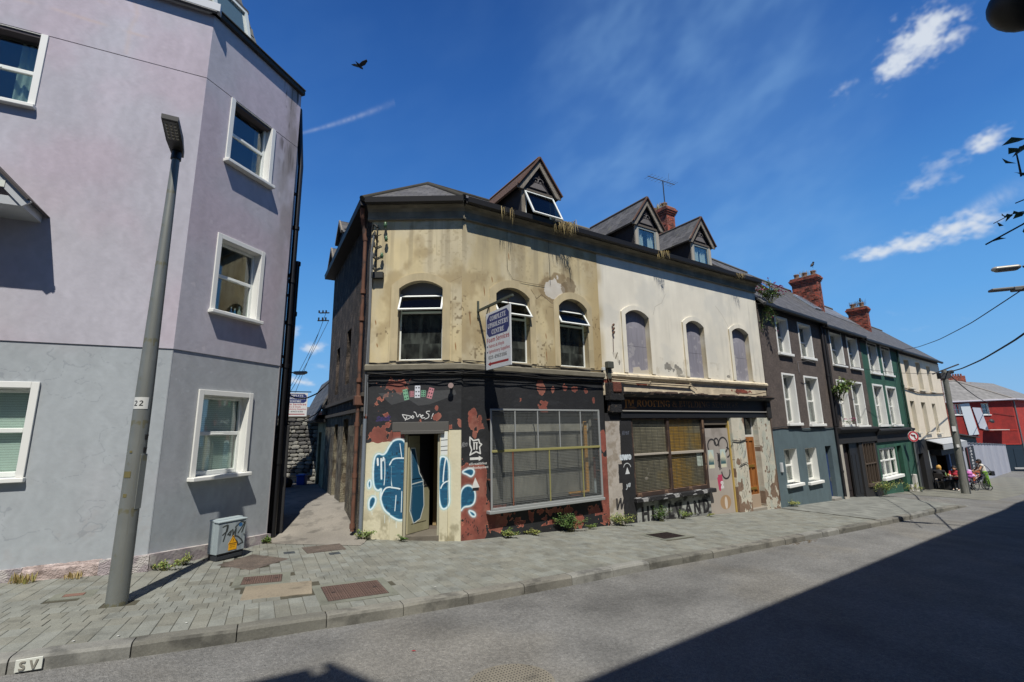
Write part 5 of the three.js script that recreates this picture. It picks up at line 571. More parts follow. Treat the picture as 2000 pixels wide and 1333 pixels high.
  const yT = faceTex(4.7, 7.9, .3, 2.4, 120, (s, y) => { const a = fbm(s * 1.5, y * 1.5, 4, 591), b = sst(.42, .62, fbm(s * .9 + 5, y * .6, 4, 593) + (s > 6.3 ? .12 : -.12) - (y > 1.7 ? .1 : 0)); return mix3([156 + 50 * (a - .5), 150 + 48 * (a - .5), 126 + 46 * (a - .5)], [196, 154, 66], b); }, (x) => { x.fillStyle = 'rgba(214,206,190,.9)'; for (const [s, y, r] of [[5.35, .8, .06], [5.42, 1.02, .03], [5.45, .92, .05], [5.38, .78, .08]]) { x.beginPath(); x.arc(s, y, r, 0, 7); x.fill(); } });
  part(t, 'shop_backing', bx(4.6, 8, .2, 2.5, -.26, -.23), mat(0xffffff, .9, { map: yT }), FS); part(t, 'shop_timber', [rb(6.1, 6.2, .46, 2.28, -.22, -.15), rb(7.5, 7.56, .46, 2.2, -.22, -.15), rb(7.62, 7.68, .46, 2.28, -.22, -.15), rb(4.9, 7.74, .46, .54, -.22, -.15)], mat(0xb79140, .85), FS); part(t, 'paper_notice', bx(7.48, 7.72, .98, 1.36, -.085, -.08), mat(0xc9d6cc, .8), FS);
  { const g = []; for (let y = .5; y < 2.27; y += .036) g.push(bx(4.9, 6.22, y - .003, y + .003, -.062, -.056), bx(6.31, 7.74, y - .003, y + .003, -.062, -.056)); for (let s = 5; s < 7.7; s += .22) g.push(bx(s - .002, s + .002, .46, 2.28, -.066, -.062)); part(t, 'window_wires', g, mat(0x6d6c62, .6, { metalness: .3 }), FS).userData.kind = 'stuff'; }
  const risT = faceTex(4.8, 7.95, -.8, .4, 160, (s, y) => { const a = fbm(s * 3, y * 3, 4, 601), d = sst(.48, .66, fbm(s * 4, y * 5, 5, 603)); return mix3([150 + 50 * (a - .5), 152 + 50 * (a - .5), 146 + 50 * (a - .5)], [40, 40, 40], d * .75 + (y < -.25 ? .2 : 0)); }, (x) => { for (const [c, s] of [['H', 5.0], ['I', 5.35], ['A', 5.6], ['L', 6.0], ['V', 6.3], ['A', 6.7], ['N', 7.05], ['D', 7.45]]) scrawl(x, c, s, -.22 - (s - 5) * .02, .46, 'rgba(14,14,16,.92)', '100px sans-serif', 0, 9); });
  part(t, 'stall_riser', slab(rect(4.84, 7.84, -1, .36), [], .3, -.02), mat(0xffffff, .9, { map: risT, bumpMap: bumpFine, bumpScale: .006 }), FS, 'grey stall riser with black scrawled letters'); part(t, 'shop_sill', [rb(4.76, 7.97, .25, .36, -.1, .12, .02)], mat(0xffffff, .85, { map: tile(256, 1.2, (u, v) => { const a = fbm(u * 5, v * 5, 4, 611, 6), b = sst(.52, .58, fbm(u * 4, v * 4, 4, 613, 5)); return mix3([34, 33, 34], [190, 190, 188], b * .85).map((q) => q * (.85 + .3 * a)); }), bumpMap: bumpDash, bumpScale: .02 }), FS);
  // boarded door
  const bdT = faceTex(7.85, 9.1, -.7, 2.05, 160, (s, y) => { const a = fbm(s * 1.4, y * 1.2, 5, 621), b = fbm(s * 9, y * 1, 3, 623), c = sst(.55, .7, fbm(s * 3, y * 3, 4, 625)); const q = [162 + 40 * (a - .5) + 14 * (b - .5), 155 + 40 * (a - .5) + 14 * (b - .5), 148 + 40 * (a - .5) + 14 * (b - .5)]; return y < .55 ? mix3(q, [176, 164, 148], .5) : mix3(q, [120, 112, 104], c * .35); }, (x) => {
    x.strokeStyle = 'rgba(26,24,28,.9)'; x.lineWidth = .05; for (const [cx, cy, r, a0, a1] of [[8.2, 1.5, .2, .4, 3.6], [8.42, 1.62, .1, 0, 6.3], [8.75, 1.52, .22, -1.2, 3.2], [8.9, 1.3, .14, -1.5, 1.5], [8.75, .75, .2, 3.2, 6.4]]) { x.beginPath(); x.arc(cx, cy, r, a0, a1); x.stroke(); } for (let i = 0; i < 26; i++) { x.lineWidth = .02; x.beginPath(); x.moveTo(8.4 + .14 * h2(i, 1, 9), 1.3 * 1 - .5 * h2(i, 2, 9)); x.lineTo(8.4 + .16 * h2(i, 3, 9), 1.3 - .5 * h2(i, 4, 9)); x.stroke(); }
    for (const s of [7.98, 8.56]) { x.fillStyle = '#b5c4bd'; x.fillRect(s, .88, .26, .52); x.fillStyle = '#c9c7ae'; x.beginPath(); x.moveTo(s, 1.2); x.lineTo(s + .12, 1.36); x.lineTo(s + .26, 1.15); x.lineTo(s + .26, .88); x.lineTo(s, .88); x.fill(); x.fillStyle = '#3a5c62'; for (let i = 0; i < 4; i++) { x.beginPath(); x.moveTo(s + .03 + i * .06, 1.18); x.lineTo(s + .07 + i * .06, .98); x.lineTo(s - .01 + i * .06, .98); x.fill(); } } x.fillStyle = '#b33c5c'; x.fillRect(8.35, .48, .2, .2); x.fillStyle = '#b33c5c'; x.beginPath(); x.moveTo(8.3, .6); x.lineTo(8.55, .7); x.lineTo(8.42, .22); x.lineTo(8.34, .25); x.fill(); scrawl(x, '2', 8.44, .3, .26, '#d9d6d6', 'bold 100px serif', 0, 9); x.fillStyle = 'rgba(160,116,66,.6)'; x.beginPath(); x.ellipse(8.6, -.1, .26, .2, 0, 0, 7); x.fill(); x.fillStyle = 'rgba(210,204,196,.8)'; x.beginPath(); x.ellipse(8.62, -.12, .07, .17, 0, 0, 7); x.fill();
  });
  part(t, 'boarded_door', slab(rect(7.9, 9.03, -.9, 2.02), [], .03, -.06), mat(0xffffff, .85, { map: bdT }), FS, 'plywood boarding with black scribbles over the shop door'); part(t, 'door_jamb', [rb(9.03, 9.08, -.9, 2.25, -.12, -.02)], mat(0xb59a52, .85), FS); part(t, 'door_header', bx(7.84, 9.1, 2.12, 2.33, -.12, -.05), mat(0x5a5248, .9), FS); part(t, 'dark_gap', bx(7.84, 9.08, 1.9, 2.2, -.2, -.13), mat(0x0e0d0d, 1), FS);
  // pilasters flaking to brown, panelled door with small fanlight
  const pilT = (s0, s1, seed) => faceTex(s0, s1, -.9, 2.5, 160, (s, y) => { const n = fbm(s * 4, y * 3, 5, seed) - .5, f = fbm(s * 12, y * 9, 3, seed + 3) - .5; const b = n + .4 * f + .22 * (1 - sst(-.2, 1.6, y)); const cr = [204 + 40 * n, 198 + 40 * n, 180 + 40 * n]; const gr = mix3(cr, [168, 180, 170], sst(.5, .7, fbm(s * 5, y * 4, 3, seed + 7)) * .5); return b > .2 ? mix3([140, 118, 98], [120, 96, 78], fbm(s * 9, y * 9, 3, seed + 9)) : gr; }, (x) => { scrawl(x, 'Yogi', s0 + .45, 1.0, .13, 'rgba(110,116,126,.8)', 'italic 100px sans-serif', 1.6, 6); for (let i = 0; i < 16; i++) { x.strokeStyle = 'rgba(40,34,34,.8)'; x.lineWidth = .014; x.beginPath(); const a = s0 + .15 + .4 * h2(i, 1, seed), b = -.4 + 1.9 * h2(i, 2, seed); x.moveTo(a, b); x.quadraticCurveTo(a + .12, b + .1, a + .05, b + .2); x.stroke(); } });
  part(t, 'pilaster', [bx(9.08, 9.75, -.9, 2.32, -.3, .06)], mat(0xffffff, .9, { map: pilT(9.05, 9.8, 631), bumpMap: bumpDash, bumpScale: .012 }), FS, 'cream flaking pilaster left of the panelled door'); part(t, 'pilaster', [bx(10.52, 11.33, -.9, 2.32, -.3, .05)], mat(0xffffff, .9, { map: pilT(10.5, 11.4, 641), bumpMap: bumpDash, bumpScale: .02 }), FS, 'peeling pilaster right of the panelled door');
  part(t, 'pilaster_cable', [tube([[9.0, 1.66, .09], [9.4, 1.62, .09], [9.76, 1.66, .08]], .014, 8, 5), tube([[9.25, .9, .09], [9.6, .98, .09], [9.7, .92, .09]], .01, 8, 5)], mat(0x2d2a28, .8), FS);
  const wd = mat(0xffffff, .7, { map: woodT(0xa8682c, 651) }); const d = part(t, 'panelled_door', [bx(9.82, 10.45, -.42, 1.72, -.16, -.12), ...[[9.82, 9.9], [10.1, 10.17], [10.37, 10.45]].map(([a, b]) => rb(a, b, -.42, 1.72, -.12, -.09, .006)), ...[[-.42, -.25], [.1, .22], [.78, .9], [1.6, 1.72]].map(([a, b]) => rb(9.9, 10.37, a, b, -.12, -.092, .006))], wd, FS, 'brown six-panelled wooden door'); part(d, 'letter_plate', [rb(9.98, 10.3, .79, .87, -.092, -.075), rb(9.98, 10.3, .12, .2, -.092, -.075)], mat(0xa7853f, .4, { metalness: .6 }), FS); part(d, 'kick_board', rb(9.84, 10.44, -.42, -.02, -.092, -.07), mat(0xa4917c, .9), FS);
  part(t, 'door_frame', [rb(9.755, 9.82, -.6, 2.32, -.26, -.12), rb(10.45, 10.515, -.6, 2.32, -.26, -.12), rb(9.82, 10.45, 1.72, 1.79, -.26, -.12)], mat(0xc8c6bd, .8), FS); part(t, 'fanlight', bx(9.82, 10.45, 1.79, 2.3, -.16, -.15), new THREE.MeshPhysicalMaterial({ color: 0x2a302f, roughness: .08, clearcoat: 1 }), FS); part(t, 'threshold', rb(9.76, 10.52, -.8, -.4, -.3, .06, .01), mat(0x8e877b, .95), FS);
  part(t, 'corner_rust', [tube([[11.3, -.3, .06], [11.31, 1, .05], [11.28, 2.3, .07]], .02, 10, 6)], mat(0x5b4a40, .8), FS);
  // roof, eaves, dormers, party wall
  eaves(t, FS, S0 + .003, S1);
  const FSr = FS; part(t, 'roof', [sheet([[S0 + .003, EAVE + .08, .24], [S1 - .12, EAVE + .08, .24], [S1 - .12, RY, -RK], [S0 + .003, RY, -RK]], .06), sheet([[S0 + .003, RY, -RK], [S1 - .12, RY, -RK], [S1 - .12, EAVE, -RK - 2.8], [S0 + .003, EAVE, -RK - 2.8]], .06)], slateM, FS); part(t, 'ridge_tile', rod([S0 + .05, RY, -RK], [S1 - .13, RY, -RK], .07), mat(0x6b665a, .95), FS);
  part(t, 'party_wall', [prism([[-.33, -1], [-.33, 7.35], [-RK, RY + .22], [-RK - 2.8, 7], [-RK - 2.8, -1]], S1 - .13, S1 - .002), prism([[.1, 6.965], [.1, 7.1], [-.329, 7.35], [-.329, 6.965]], S1 - .13, S1 - .002)], mat(0x4b4744, .95, { bumpMap: bumpDash, bumpScale: .02 }), FS); part(t, 'back_wall', bx(S0, S1, -1, 7, -5.4, -5.2), dashM, FS);
  dormer(t, FS, 5.99, { cover: .72 }); dormer(t, FS, 8.52, { cover: .95 });
}
// brick chimneys
const brickT = (hue) => tile(512, .92, (u, v) => { const H = .0767, r = Math.floor(v / H), k = u / .23 + (r % 2) * .5, x = md(k, 1) * .23, y = md(v, H); const jt = x < .011 || y < .011; const b = h2(md(Math.floor(k), 4), md(r, 12), 7), a = fbm(u * 20, v * 20, 3, 661, 0), s = sst(.55, .72, fbm(u * 4.35, v * 4.35, 4, 663, 4)); let c = [hue[0] * (.72 + .5 * b), hue[1] * (.72 + .42 * b), hue[2] * (.72 + .42 * b)].map((q) => q * (.85 + .3 * a)); if (jt) c = [120, 104, 94]; return mix3(c, [58, 44, 40], s * .5); });
const brickM = mat(0xffffff, .95, { map: brickT([152, 74, 52]), bumpMap: bumpFine, bumpScale: .006 });
function chimney(F, s0, s1, o0, o1, y0, y1, name, label, pots, grass) {
  const c = F.at((s0 + s1) / 2, y0, (o0 + o1) / 2); const t = thing(name, label, 'chimney', c, undefined);
  part(t, 'stack', bx(s0, s1, y0, y1 - .3, o0, o1), brickM, F); const br = []; for (const [k, e, y] of [[0, .035, y1 - .3], [1, .07, y1 - .225], [2, .1, y1 - .15], [3, .06, y1 - .075]]) br.push(bx(s0 - e, s1 + e, y, y + .075, o0 - e, o1 + e)); part(t, 'corbel', br, brickM, F);
  // proud and missing bricks
  const lo = []; for (let i = 0; i < 26; i++) { const y = y0 + .0767 * Math.floor((y1 - .4 - y0) / .0767 * h2(i, 1, s1 * 10 | 0)), o = mix(o0 + .06, o1 - .17, h2(i, 2, 4)); lo.push(rb(s0 - .012, s0 + .05, y + .012, y + .0767, o, o + .21, .004)); lo.push(rb(mix(s0, s1 - .2, h2(i, 3, 4)), mix(s0, s1 - .2, h2(i, 3, 4)) + .2, y + .012, y + .0767, o1 - .05, o1 + .01, .004)); } part(t, 'proud_bricks', lo, brickM, F).userData.kind = 'stuff';
  part(t, 'flaunching', [rb(s0 - .04, s1 + .04, y1, y1 + .05, o0 - .04, o1 + .04, .02)], mat(0x8a7a66, .95), F); const rim = []; for (let i = 0; i < pots; i++) { const o = mix(o0, o1, (i + .5) / pots); part(t, 'chimney_pot', new THREE.LatheGeometry([[.12, 0], [.1, .2], [.13, .22], [.13, .27], [.1, .27], [.09, .02]].map((q) => new THREE.Vector2(...q)), 14).translate((s0 + s1) / 2, y1 + .03, o), mat(0x7c5a48, .9), F); }
  return t;
}
chimney(FS, 10.45, 10.95, -3.75, -2.65, 8.3, 10.85, 'brick_chimney', 'red brick chimney with dry grass on top behind the boarded building\'s dormers', 2);
{ // television aerial
  const o = -3.1, s = 11.0; const t = thing('tv_aerial', 'thin television aerial on a tall mast beside the brick chimney', 'aerial', FS.at(s, 9, o)); const top = 12.35; part(t, 'mast', [rod([s, 9, o], [s - .02, top, o], .022, 8), ...[9.9, 10.15, 10.4].map((y) => rod([s - .2, y, o], [s, y, o], .012, 6)), rod([s - .2, 9.85, o], [s - .2, 10.45, o], .012, 6)], mat(0x33383f, .5, { metalness: .5 }), FS); part(t, 'boom', [rod([s - .95, top - .05, o], [s + .75, top + .05, o], .016, 6)], mat(0x8a9096, .4, { metalness: .6 }), FS); part(t, 'elements', [-.9, -.7, -.5, -.28, -.05, .15, .35, .55, .7].map((k) => rod([s + k, top + k * .06, o - .22], [s + k, top + k * .06, o + .22], .006, 5)).concat([rod([s + .3, top + .02, o], [s + .3, top + .4, o + .1], .007, 5)]), mat(0x8a9096, .4, { metalness: .6 }), FS);
}
// ------------------------------------------------------------------ terrace down the street
const ROOFH = 2.7;
function terraceRoof(t, s0, s1, ey, ry, m = slateM) { part(t, 'roof', [sheet([[s0, ey - .05, .26], [s1, ey - .05, .26], [s1, ry, -ROOFH], [s0, ry, -ROOFH]], .06), sheet([[s0, ry, -ROOFH], [s1, ry, -ROOFH], [s1, ey, -ROOFH * 2], [s0, ey, -ROOFH * 2]], .06)], m, FH); part(t, 'ridge_tile', rod([s0, ry, -ROOFH], [s1, ry, -ROOFH], .07), mat(0x5b5750, .95), FH); part(t, 'gutter', [rb(s0, s1, ey - .16, ey - .04, .2, .32, .03), bx(s0, s1, ey - .2, ey - .05, -.02, .02), bx(s0, s1, ey - .07, ey - .05, 0, .22)], mat(0x1c1c1e, .6), FH); }
function shell(t, s0, s1, ey, ry, inner = 0x37312c) { part(t, 'party_wall', [prism([[-.31, -4], [-.31, ey], [-ROOFH, ry - .1], [-ROOFH * 2, ey - .1], [-ROOFH * 2, -4]], s0 + .002, s0 + .1), prism([[-.31, -4], [-.31, ey], [-ROOFH, ry - .1], [-ROOFH * 2, ey - .1], [-ROOFH * 2, -4]], s1 - .1, s1 - .002)], mat(0x59504a, .95), FH); part(t, 'interior_wall', bx(s0 + .1, s1 - .1, -4, ey - .1, -1.4, -1.35), mat(inner, .95), FH); part(t, 'interior_floor', [bx(s0 + .1, s1 - .1, 1.85, 1.9, -1.35, -.31), bx(s0 + .1, s1 - .1, 4.2, 4.25, -1.35, -.31)], mat(inner, .95), FH); part(t, 'back_wall', bx(s0, s1, -4, ey - .1, -ROOFH * 2 - .2, -ROOFH * 2), dashM, FH); }
const dashH = tile(512, 1.2, (u, v) => { const a = vn(u * 66.67, v * 66.67, 16, 80), b = fbm(u * 5, v * 5, 4, 701, 6); const g = 84 + 44 * (a - .5) + 24 * (b - .5); return [g * 1.06, g * .94, g * .87]; });
const dashHM = mat(0xffffff, .97, { map: dashH, bumpMap: bumpDash, bumpScale: .012 });
const flatPaint = (r, g, b, seed, amt = .2) => mat(0xffffff, .85, { map: tile(256, 2.4, (u, v) => { const a = fbm(u * 2.5, v * 2.5, 5, seed, 6), c = fbm(u * 10, v * 3.33, 3, seed + 3, 24); const k = 1 + amt * (a - .5) + amt * .5 * (c - .5); return [r * k, g * k, b * k]; }), bumpMap: bumpFine, bumpScale: .003 });
function houseWin(t, F, w, o = {}) { const [a, b, y0, y1] = w; const W = sash(t, F, a, b, y0, y1, .2, { fw: .06, mat: o.mat ?? whitePaint, curtain: o.curtain, ym: mix(y0, y1, o.mid ?? .5), bars: o.bars, glass: glassM, label: o.label }); part(W, 'reveal', reveal(a, b, y0, y1, .2), o.revM ?? whitePaint, F); if (o.surround) part(W, 'surround', surround(a, b, y0, y1, o.surround, -.01, .03, true, true), whitePaint, F); part(W, 'sill', rb(a - .1, b + .1, y0 - .1, y0, -.2, .11, .015), o.sillM ?? whitePaint, F); return W; }
function skyl(s, k0, k1, ey, ry) { const P = (ss, k, e) => V(ss, ey - .05 + (ry - ey + .05) * (k + .26) / (ROOFH + .26) + e, -k + e * .9); return [sheet([P(s, k0, .07), P(s + .75, k0, .07), P(s + .75, k1, .07), P(s, k1, .07)], .08), sheet([P(s + .07, k0 + .08, .09), P(s + .68, k0 + .08, .09), P(s + .68, k1 - .08, .09), P(s + .07, k1 - .08, .09)], .01)]; }
{ // 1: brown dashed above blue-grey
  const s0 = .0, s1 = 5.48, ey = 6.3, ry = 9.25; const t = thing('terraced_house', 'brown pebble-dashed house with blue-grey ground floor and white sash windows', 'house', FH.at(2.7, gat(FH, 2.7, 0)));
  const T = [[1.33, 2.25, 4.65, 5.95], [3.28, 4.38, 4.65, 5.95]], M = [[1.33, 2.25, 2.14, 3.84], [3.2, 4.38, 2.1, 3.84]], G = [[.7, 1.7, .12, 1.27], [2.4, 3.4, .07, 1.24]];
  part(t, 'wall', slab(rect(s0, s1, 1.95, ey), [...T, ...M].map((w) => hRect(...w)), .3), dashHM, FH, 'brown pebble-dashed wall'); const blue = flatPaint(86, 103, 108, 711);
  part(t, 'wall', slab([[s0, -2], [4.25, -2], [4.25, 1.25], [4.85, 1.25], [4.85, -2], [s1, -2], [s1, 1.95], [s0, 1.95]], G.map((w) => hRect(...w)), .3, .004), blue, FH, 'blue-grey painted ground floor wall');
  T.forEach((w) => houseWin(t, FH, w, { curtain: [0x9c8f92, .7] })); M.forEach((w) => houseWin(t, FH, w, { curtain: [0xa8a4a2, .6] })); G.forEach((w) => houseWin(t, FH, w, { curtain: [0xb9b9b5, .8], bars: [[.5, w[2], w[3]]] }));
  partEach(t, 'surround', [...T, ...M].map((w) => surround(w[0], w[1], w[2], w[3], .07, -.01, .02)), whitePaint, FH);
  const d = part(t, 'door', [bx(4.25, 4.85, -1.3, 1.0, -.2, -.16), rb(4.32, 4.78, -.6, .1, -.16, -.145), rb(4.32, 4.78, .25, .85, -.16, -.145)], mat(0x243a6c, .5), FH, 'dark blue front door'); part(d, 'handle', rb(4.74, 4.79, -.1, .05, -.15, -.12), steel, FH); part(t, 'fanlight', bx(4.25, 4.85, 1.0, 1.25, -.2, -.16), mat(0x202428, .2), FH); part(t, 'doorstep', rb(4.2, 4.9, -1.5, -.66, -.3, .12, .01), mat(0x8d8a82, .95), FH);
  part(t, 'cable', [tube([[0, 1.98, .04], [.9, 2.02, .04], [2.8, 1.9, .04], [5.4, 1.95, .04]], .016, 20, 5)], mat(0x252525, .7), FH); part(t, 'downpipe', [rod([5.4, -.7, .08], [5.4, 6.1, .08], .05, 10), ...[.2, 2, 4].map((y) => rod([5.4, y, .08], [5.4, y + .08, .08], .065, 10))], mat(0x1f1d1f, .6), FH); part(t, 'clothes_hook', [rod([2.75, 4.4, 0], [2.75, 4.4, .45], .012, 5), rod([2.6, 4.4, .4], [3.2, 4.35, .42], .012, 5), rod([2.75, 4.0, .02], [2.75, 4.4, .02], .02, 5)], mat(0x777372, .6), FH); part(t, 'alarm_box', rb(.28, .4, .55, .85, 0, .06), mat(0xc3c5c5, .6), FH);
  shell(t, s0, s1, ey, ry); terraceRoof(t, s0, s1, ey, ry);   const q = skyl(3.4, .95, 1.75, ey, ry); const r = part(t, 'skylight', q[0], mat(0x3c3e40, .5, { metalness: .3 }), FH); part(r, 'pane', q[1], new THREE.MeshPhysicalMaterial({ color: 0x2d3a46, roughness: .05, clearcoat: 1 }), FH);
}
{ // 2: brown dashed over black shopfront
  const s0 = 5.48, s1 = 10.28, ey = 6.2, ry = 9.15; const t = thing('terraced_house', 'narrow brown dashed house with black derelict shopfront and white windows', 'house', FH.at(7.8, gat(FH, 7.8, 0)));
  const T = [[6.45, 7.75, 4.6, 6.0], [8.5, 9.75, 4.6, 6.0]], M = [[6.5, 7.5, 2.05, 3.85], [8.2, 9.55, 2.0, 3.87]]; part(t, 'wall', slab(rect(s0, s1, 1.8, ey), [...T, ...M].map((w) => hRect(...w)), .3), dashHM, FH);
  T.forEach((w) => houseWin(t, FH, w, { curtain: [0x8c6f6c, .8] })); M.forEach((w) => houseWin(t, FH, w, { curtain: [0x8a8688, .5] })); partEach(t, 'surround', [...T, ...M].map((w) => surround(w[0], w[1], w[2], w[3], .08, -.01, .02)), whitePaint, FH);
  const bk = flatPaint(34, 32, 32, 721, .4); part(t, 'shop_cornice', [prism([[-.02, 1.7], [.12, 1.7], [.24, 1.84], [.24, 1.9], [-.02, 1.96]], s0, s1)], bk, FH); part(t, 'signboard', rb(s0, s1, 1.28, 1.7, -.2, .06), flatPaint(26, 25, 26, 723, .5), FH); part(t, 'pier', rb(5.5, 5.98, -2, 1.5, -.3, .04, .02), flatPaint(176, 170, 158, 725, .25), FH, 'cream pier at the shop edge'); part(t, 'shop_wall', [bx(8.0, 8.4, -2.2, 1.28, -.3, -.0), bx(10.0, s1, -2.2, 1.28, -.3, 0), bx(8.4, 10.0, -2.2, -.62, -.3, 0)], bk, FH);
  part(t, 'door', [bx(6.0, 7.0, -2, 1.28, -.22, -.16), rb(6.1, 6.9, -.6, .9, -.16, -.14)], mat(0x231714, .8), FH, 'dark brown shop door'); part(t, 'door', [bx(7.0, 8.0, -2, 1.28, -.12, -.06), rb(7.1, 7.45, -.8, .8, -.06, -.045), rb(7.55, 7.9, -.8, .8, -.06, -.045)], mat(0x1a191a, .6), FH, 'black double door');
  const w = part(t, 'shop_window', [rb(8.4, 8.48, -.62, 1.28, -.12, .02), rb(9.92, 10.0, -.62, 1.28, -.12, .02), rb(8.48, 9.92, 1.2, 1.28, -.12, .02), rb(8.48, 9.92, -.62, -.5, -.12, .06), ...[8.85, 9.2, 9.55].map((s) => rb(s - .025, s + .025, -.5, 1.2, -.1, .01)), rb(8.48, 9.92, .3, .35, -.1, .01)], mat(0x4d4034, .8), FH); part(w, 'pane', bx(8.48, 9.92, -.5, 1.2, -.07, -.06), glassDirty, FH); part(w, 'board', bx(8.4, 10, -.6, 1.27, -.35, -.3), mat(0x6d6450, .9), FH);
  part(t, 'downpipe', [rod([5.62, 1.95, .1], [5.62, 6.05, .1], .05, 10)], mat(0x1d1b1d, .6), FH); shell(t, s0, s1, ey, ry); terraceRoof(t, s0, s1, ey, ry); const q = skyl(8.9, 1.2, 2.1, ey, ry); const r = part(t, 'skylight', q[0], mat(0xb5bcc2, .4, { metalness: .3 }), FH); part(r, 'pane', q[1], new THREE.MeshPhysicalMaterial({ color: 0xa9b9c8, roughness: .15, clearcoat: 1 }), FH);
}
{ // 3: green
  const s0 = 10.28, s1 = 16.1, ey = 6.12, ry = 9.0; const t = thing('terraced_house', 'dark green house with white sash windows and a ground-floor shop window', 'house', FH.at(13, gat(FH, 13, 0)));
  const T = [[11.25, 12.6, 4.53, 6.0], [13.35, 14.76, 4.55, 6.0]], M = [[11.15, 12.5, 2.0, 3.87], [13.2, 14.7, 1.99, 3.85]], G = [[10.5, 13.1, -.38, .92]]; const gr = flatPaint(38, 84, 66, 731, .35);
  part(t, 'wall', slab(rect(s0, s1, 1.3, ey), [...T, ...M].map((w) => hRect(...w)), .3), gr, FH, 'dark green rendered wall'); part(t, 'wall', slab([[s0, -2.6], [13.3, -2.6], [13.3, .95], [14.1, .95], [14.1, -2.6], [s1, -2.6], [s1, 1.3], [s0, 1.3]], G.map((w) => hRect(...w)), .3, .004), gr, FH); T.forEach((w) => houseWin(t, FH, w, { curtain: [0x8d7d78, .6], surround: .09 })); M.forEach((w) => houseWin(t, FH, w, { curtain: [0x8f8a88, .6], surround: .09 }));
  const [a, b, y0, y1] = G[0]; const w = part(t, 'shop_window', [rb(a, a + .08, y0, y1, -.15, -.05), rb(b - .08, b, y0, y1, -.15, -.05), rb(a + .08, b - .08, y1 - .08, y1, -.15, -.05), rb(a + .08, b - .08, y0, y0 + .08, -.15, -.05), ...[.33, .66].map((k) => rb(mix(a, b, k) - .035, mix(a, b, k) + .035, y0 + .08, y1 - .08, -.14, -.055)), rb(a + .08, b - .08, .3, .37, -.14, -.056)], whitePaint, FH); part(w, 'pane', bx(a + .08, b - .08, y0 + .08, y1 - .08, -.11, -.1), glassM, FH); part(w, 'sill', rb(a - .12, b + .15, y0 - .14, y0, -.1, .16, .02), whitePaint, FH); part(w, 'curtain', curtain(a + .1, b - .1, y0, y1, -.3, .6), mat(0x9b9284, .95), FH);
  part(t, 'shop_cornice', [prism([[-.02, 1.55], [.1, 1.55], [.26, 1.72], [.26, 1.78], [-.02, 1.85]], s0, s1), bx(s0, s1, 1.2, 1.55, -.02, .07)], flatPaint(30, 30, 32, 735, .4), FH, 'black shop cornice'); part(t, 'door', [bx(13.3, 14.1, -2, .95, -.22, -.16), rb(13.4, 14.0, -.9, .6, -.16, -.14)], mat(0x161a18, .7), FH, 'dark door'); part(t, 'corner_post', [rb(15.0, 15.35, -2.6, -.55, -.02, .16, .03), rb(14.25, 14.5, -2.6, -1.0, -.02, .14, .03)], flatPaint(196, 192, 184, 737, .3), FH, 'whitewashed stub post');
  part(t, 'downpipe', [rod([15.9, -1.5, .1], [15.9, 6, .1], .055, 10), ...[0, 2, 4].map((y) => rod([15.9, y, .1], [15.9, y + .1, .1], .07, 10))], mat(0x1b3a2c, .6), FH); shell(t, s0, s1, ey, ry); const lead = mat(0xffffff, .6, { map: tile(256, 2, (u, v) => { const a = fbm(u * 2, v * 4, 4, 739, 0); const g = 112 + 60 * (a - .5) - (md(v, .25) < .02 ? 40 : 0); return [g * .98, g, g * 1.04]; }) }); terraceRoof(t, s0, s1, ey, ry); part(t, 'roof_patch', (() => { const P = (s, k) => V(s, ey - .05 + (ry - ey + .05) * (k + .26) / (ROOFH + .26) + .03, -k); return [sheet([P(s0 + .2, 1.5), P(s1 - .2, 1.3), P(s1 - .2, 2.5), P(s0 + .2, 2.6)], .02)]; })(), lead, FH, 'paler relaid slates');
}
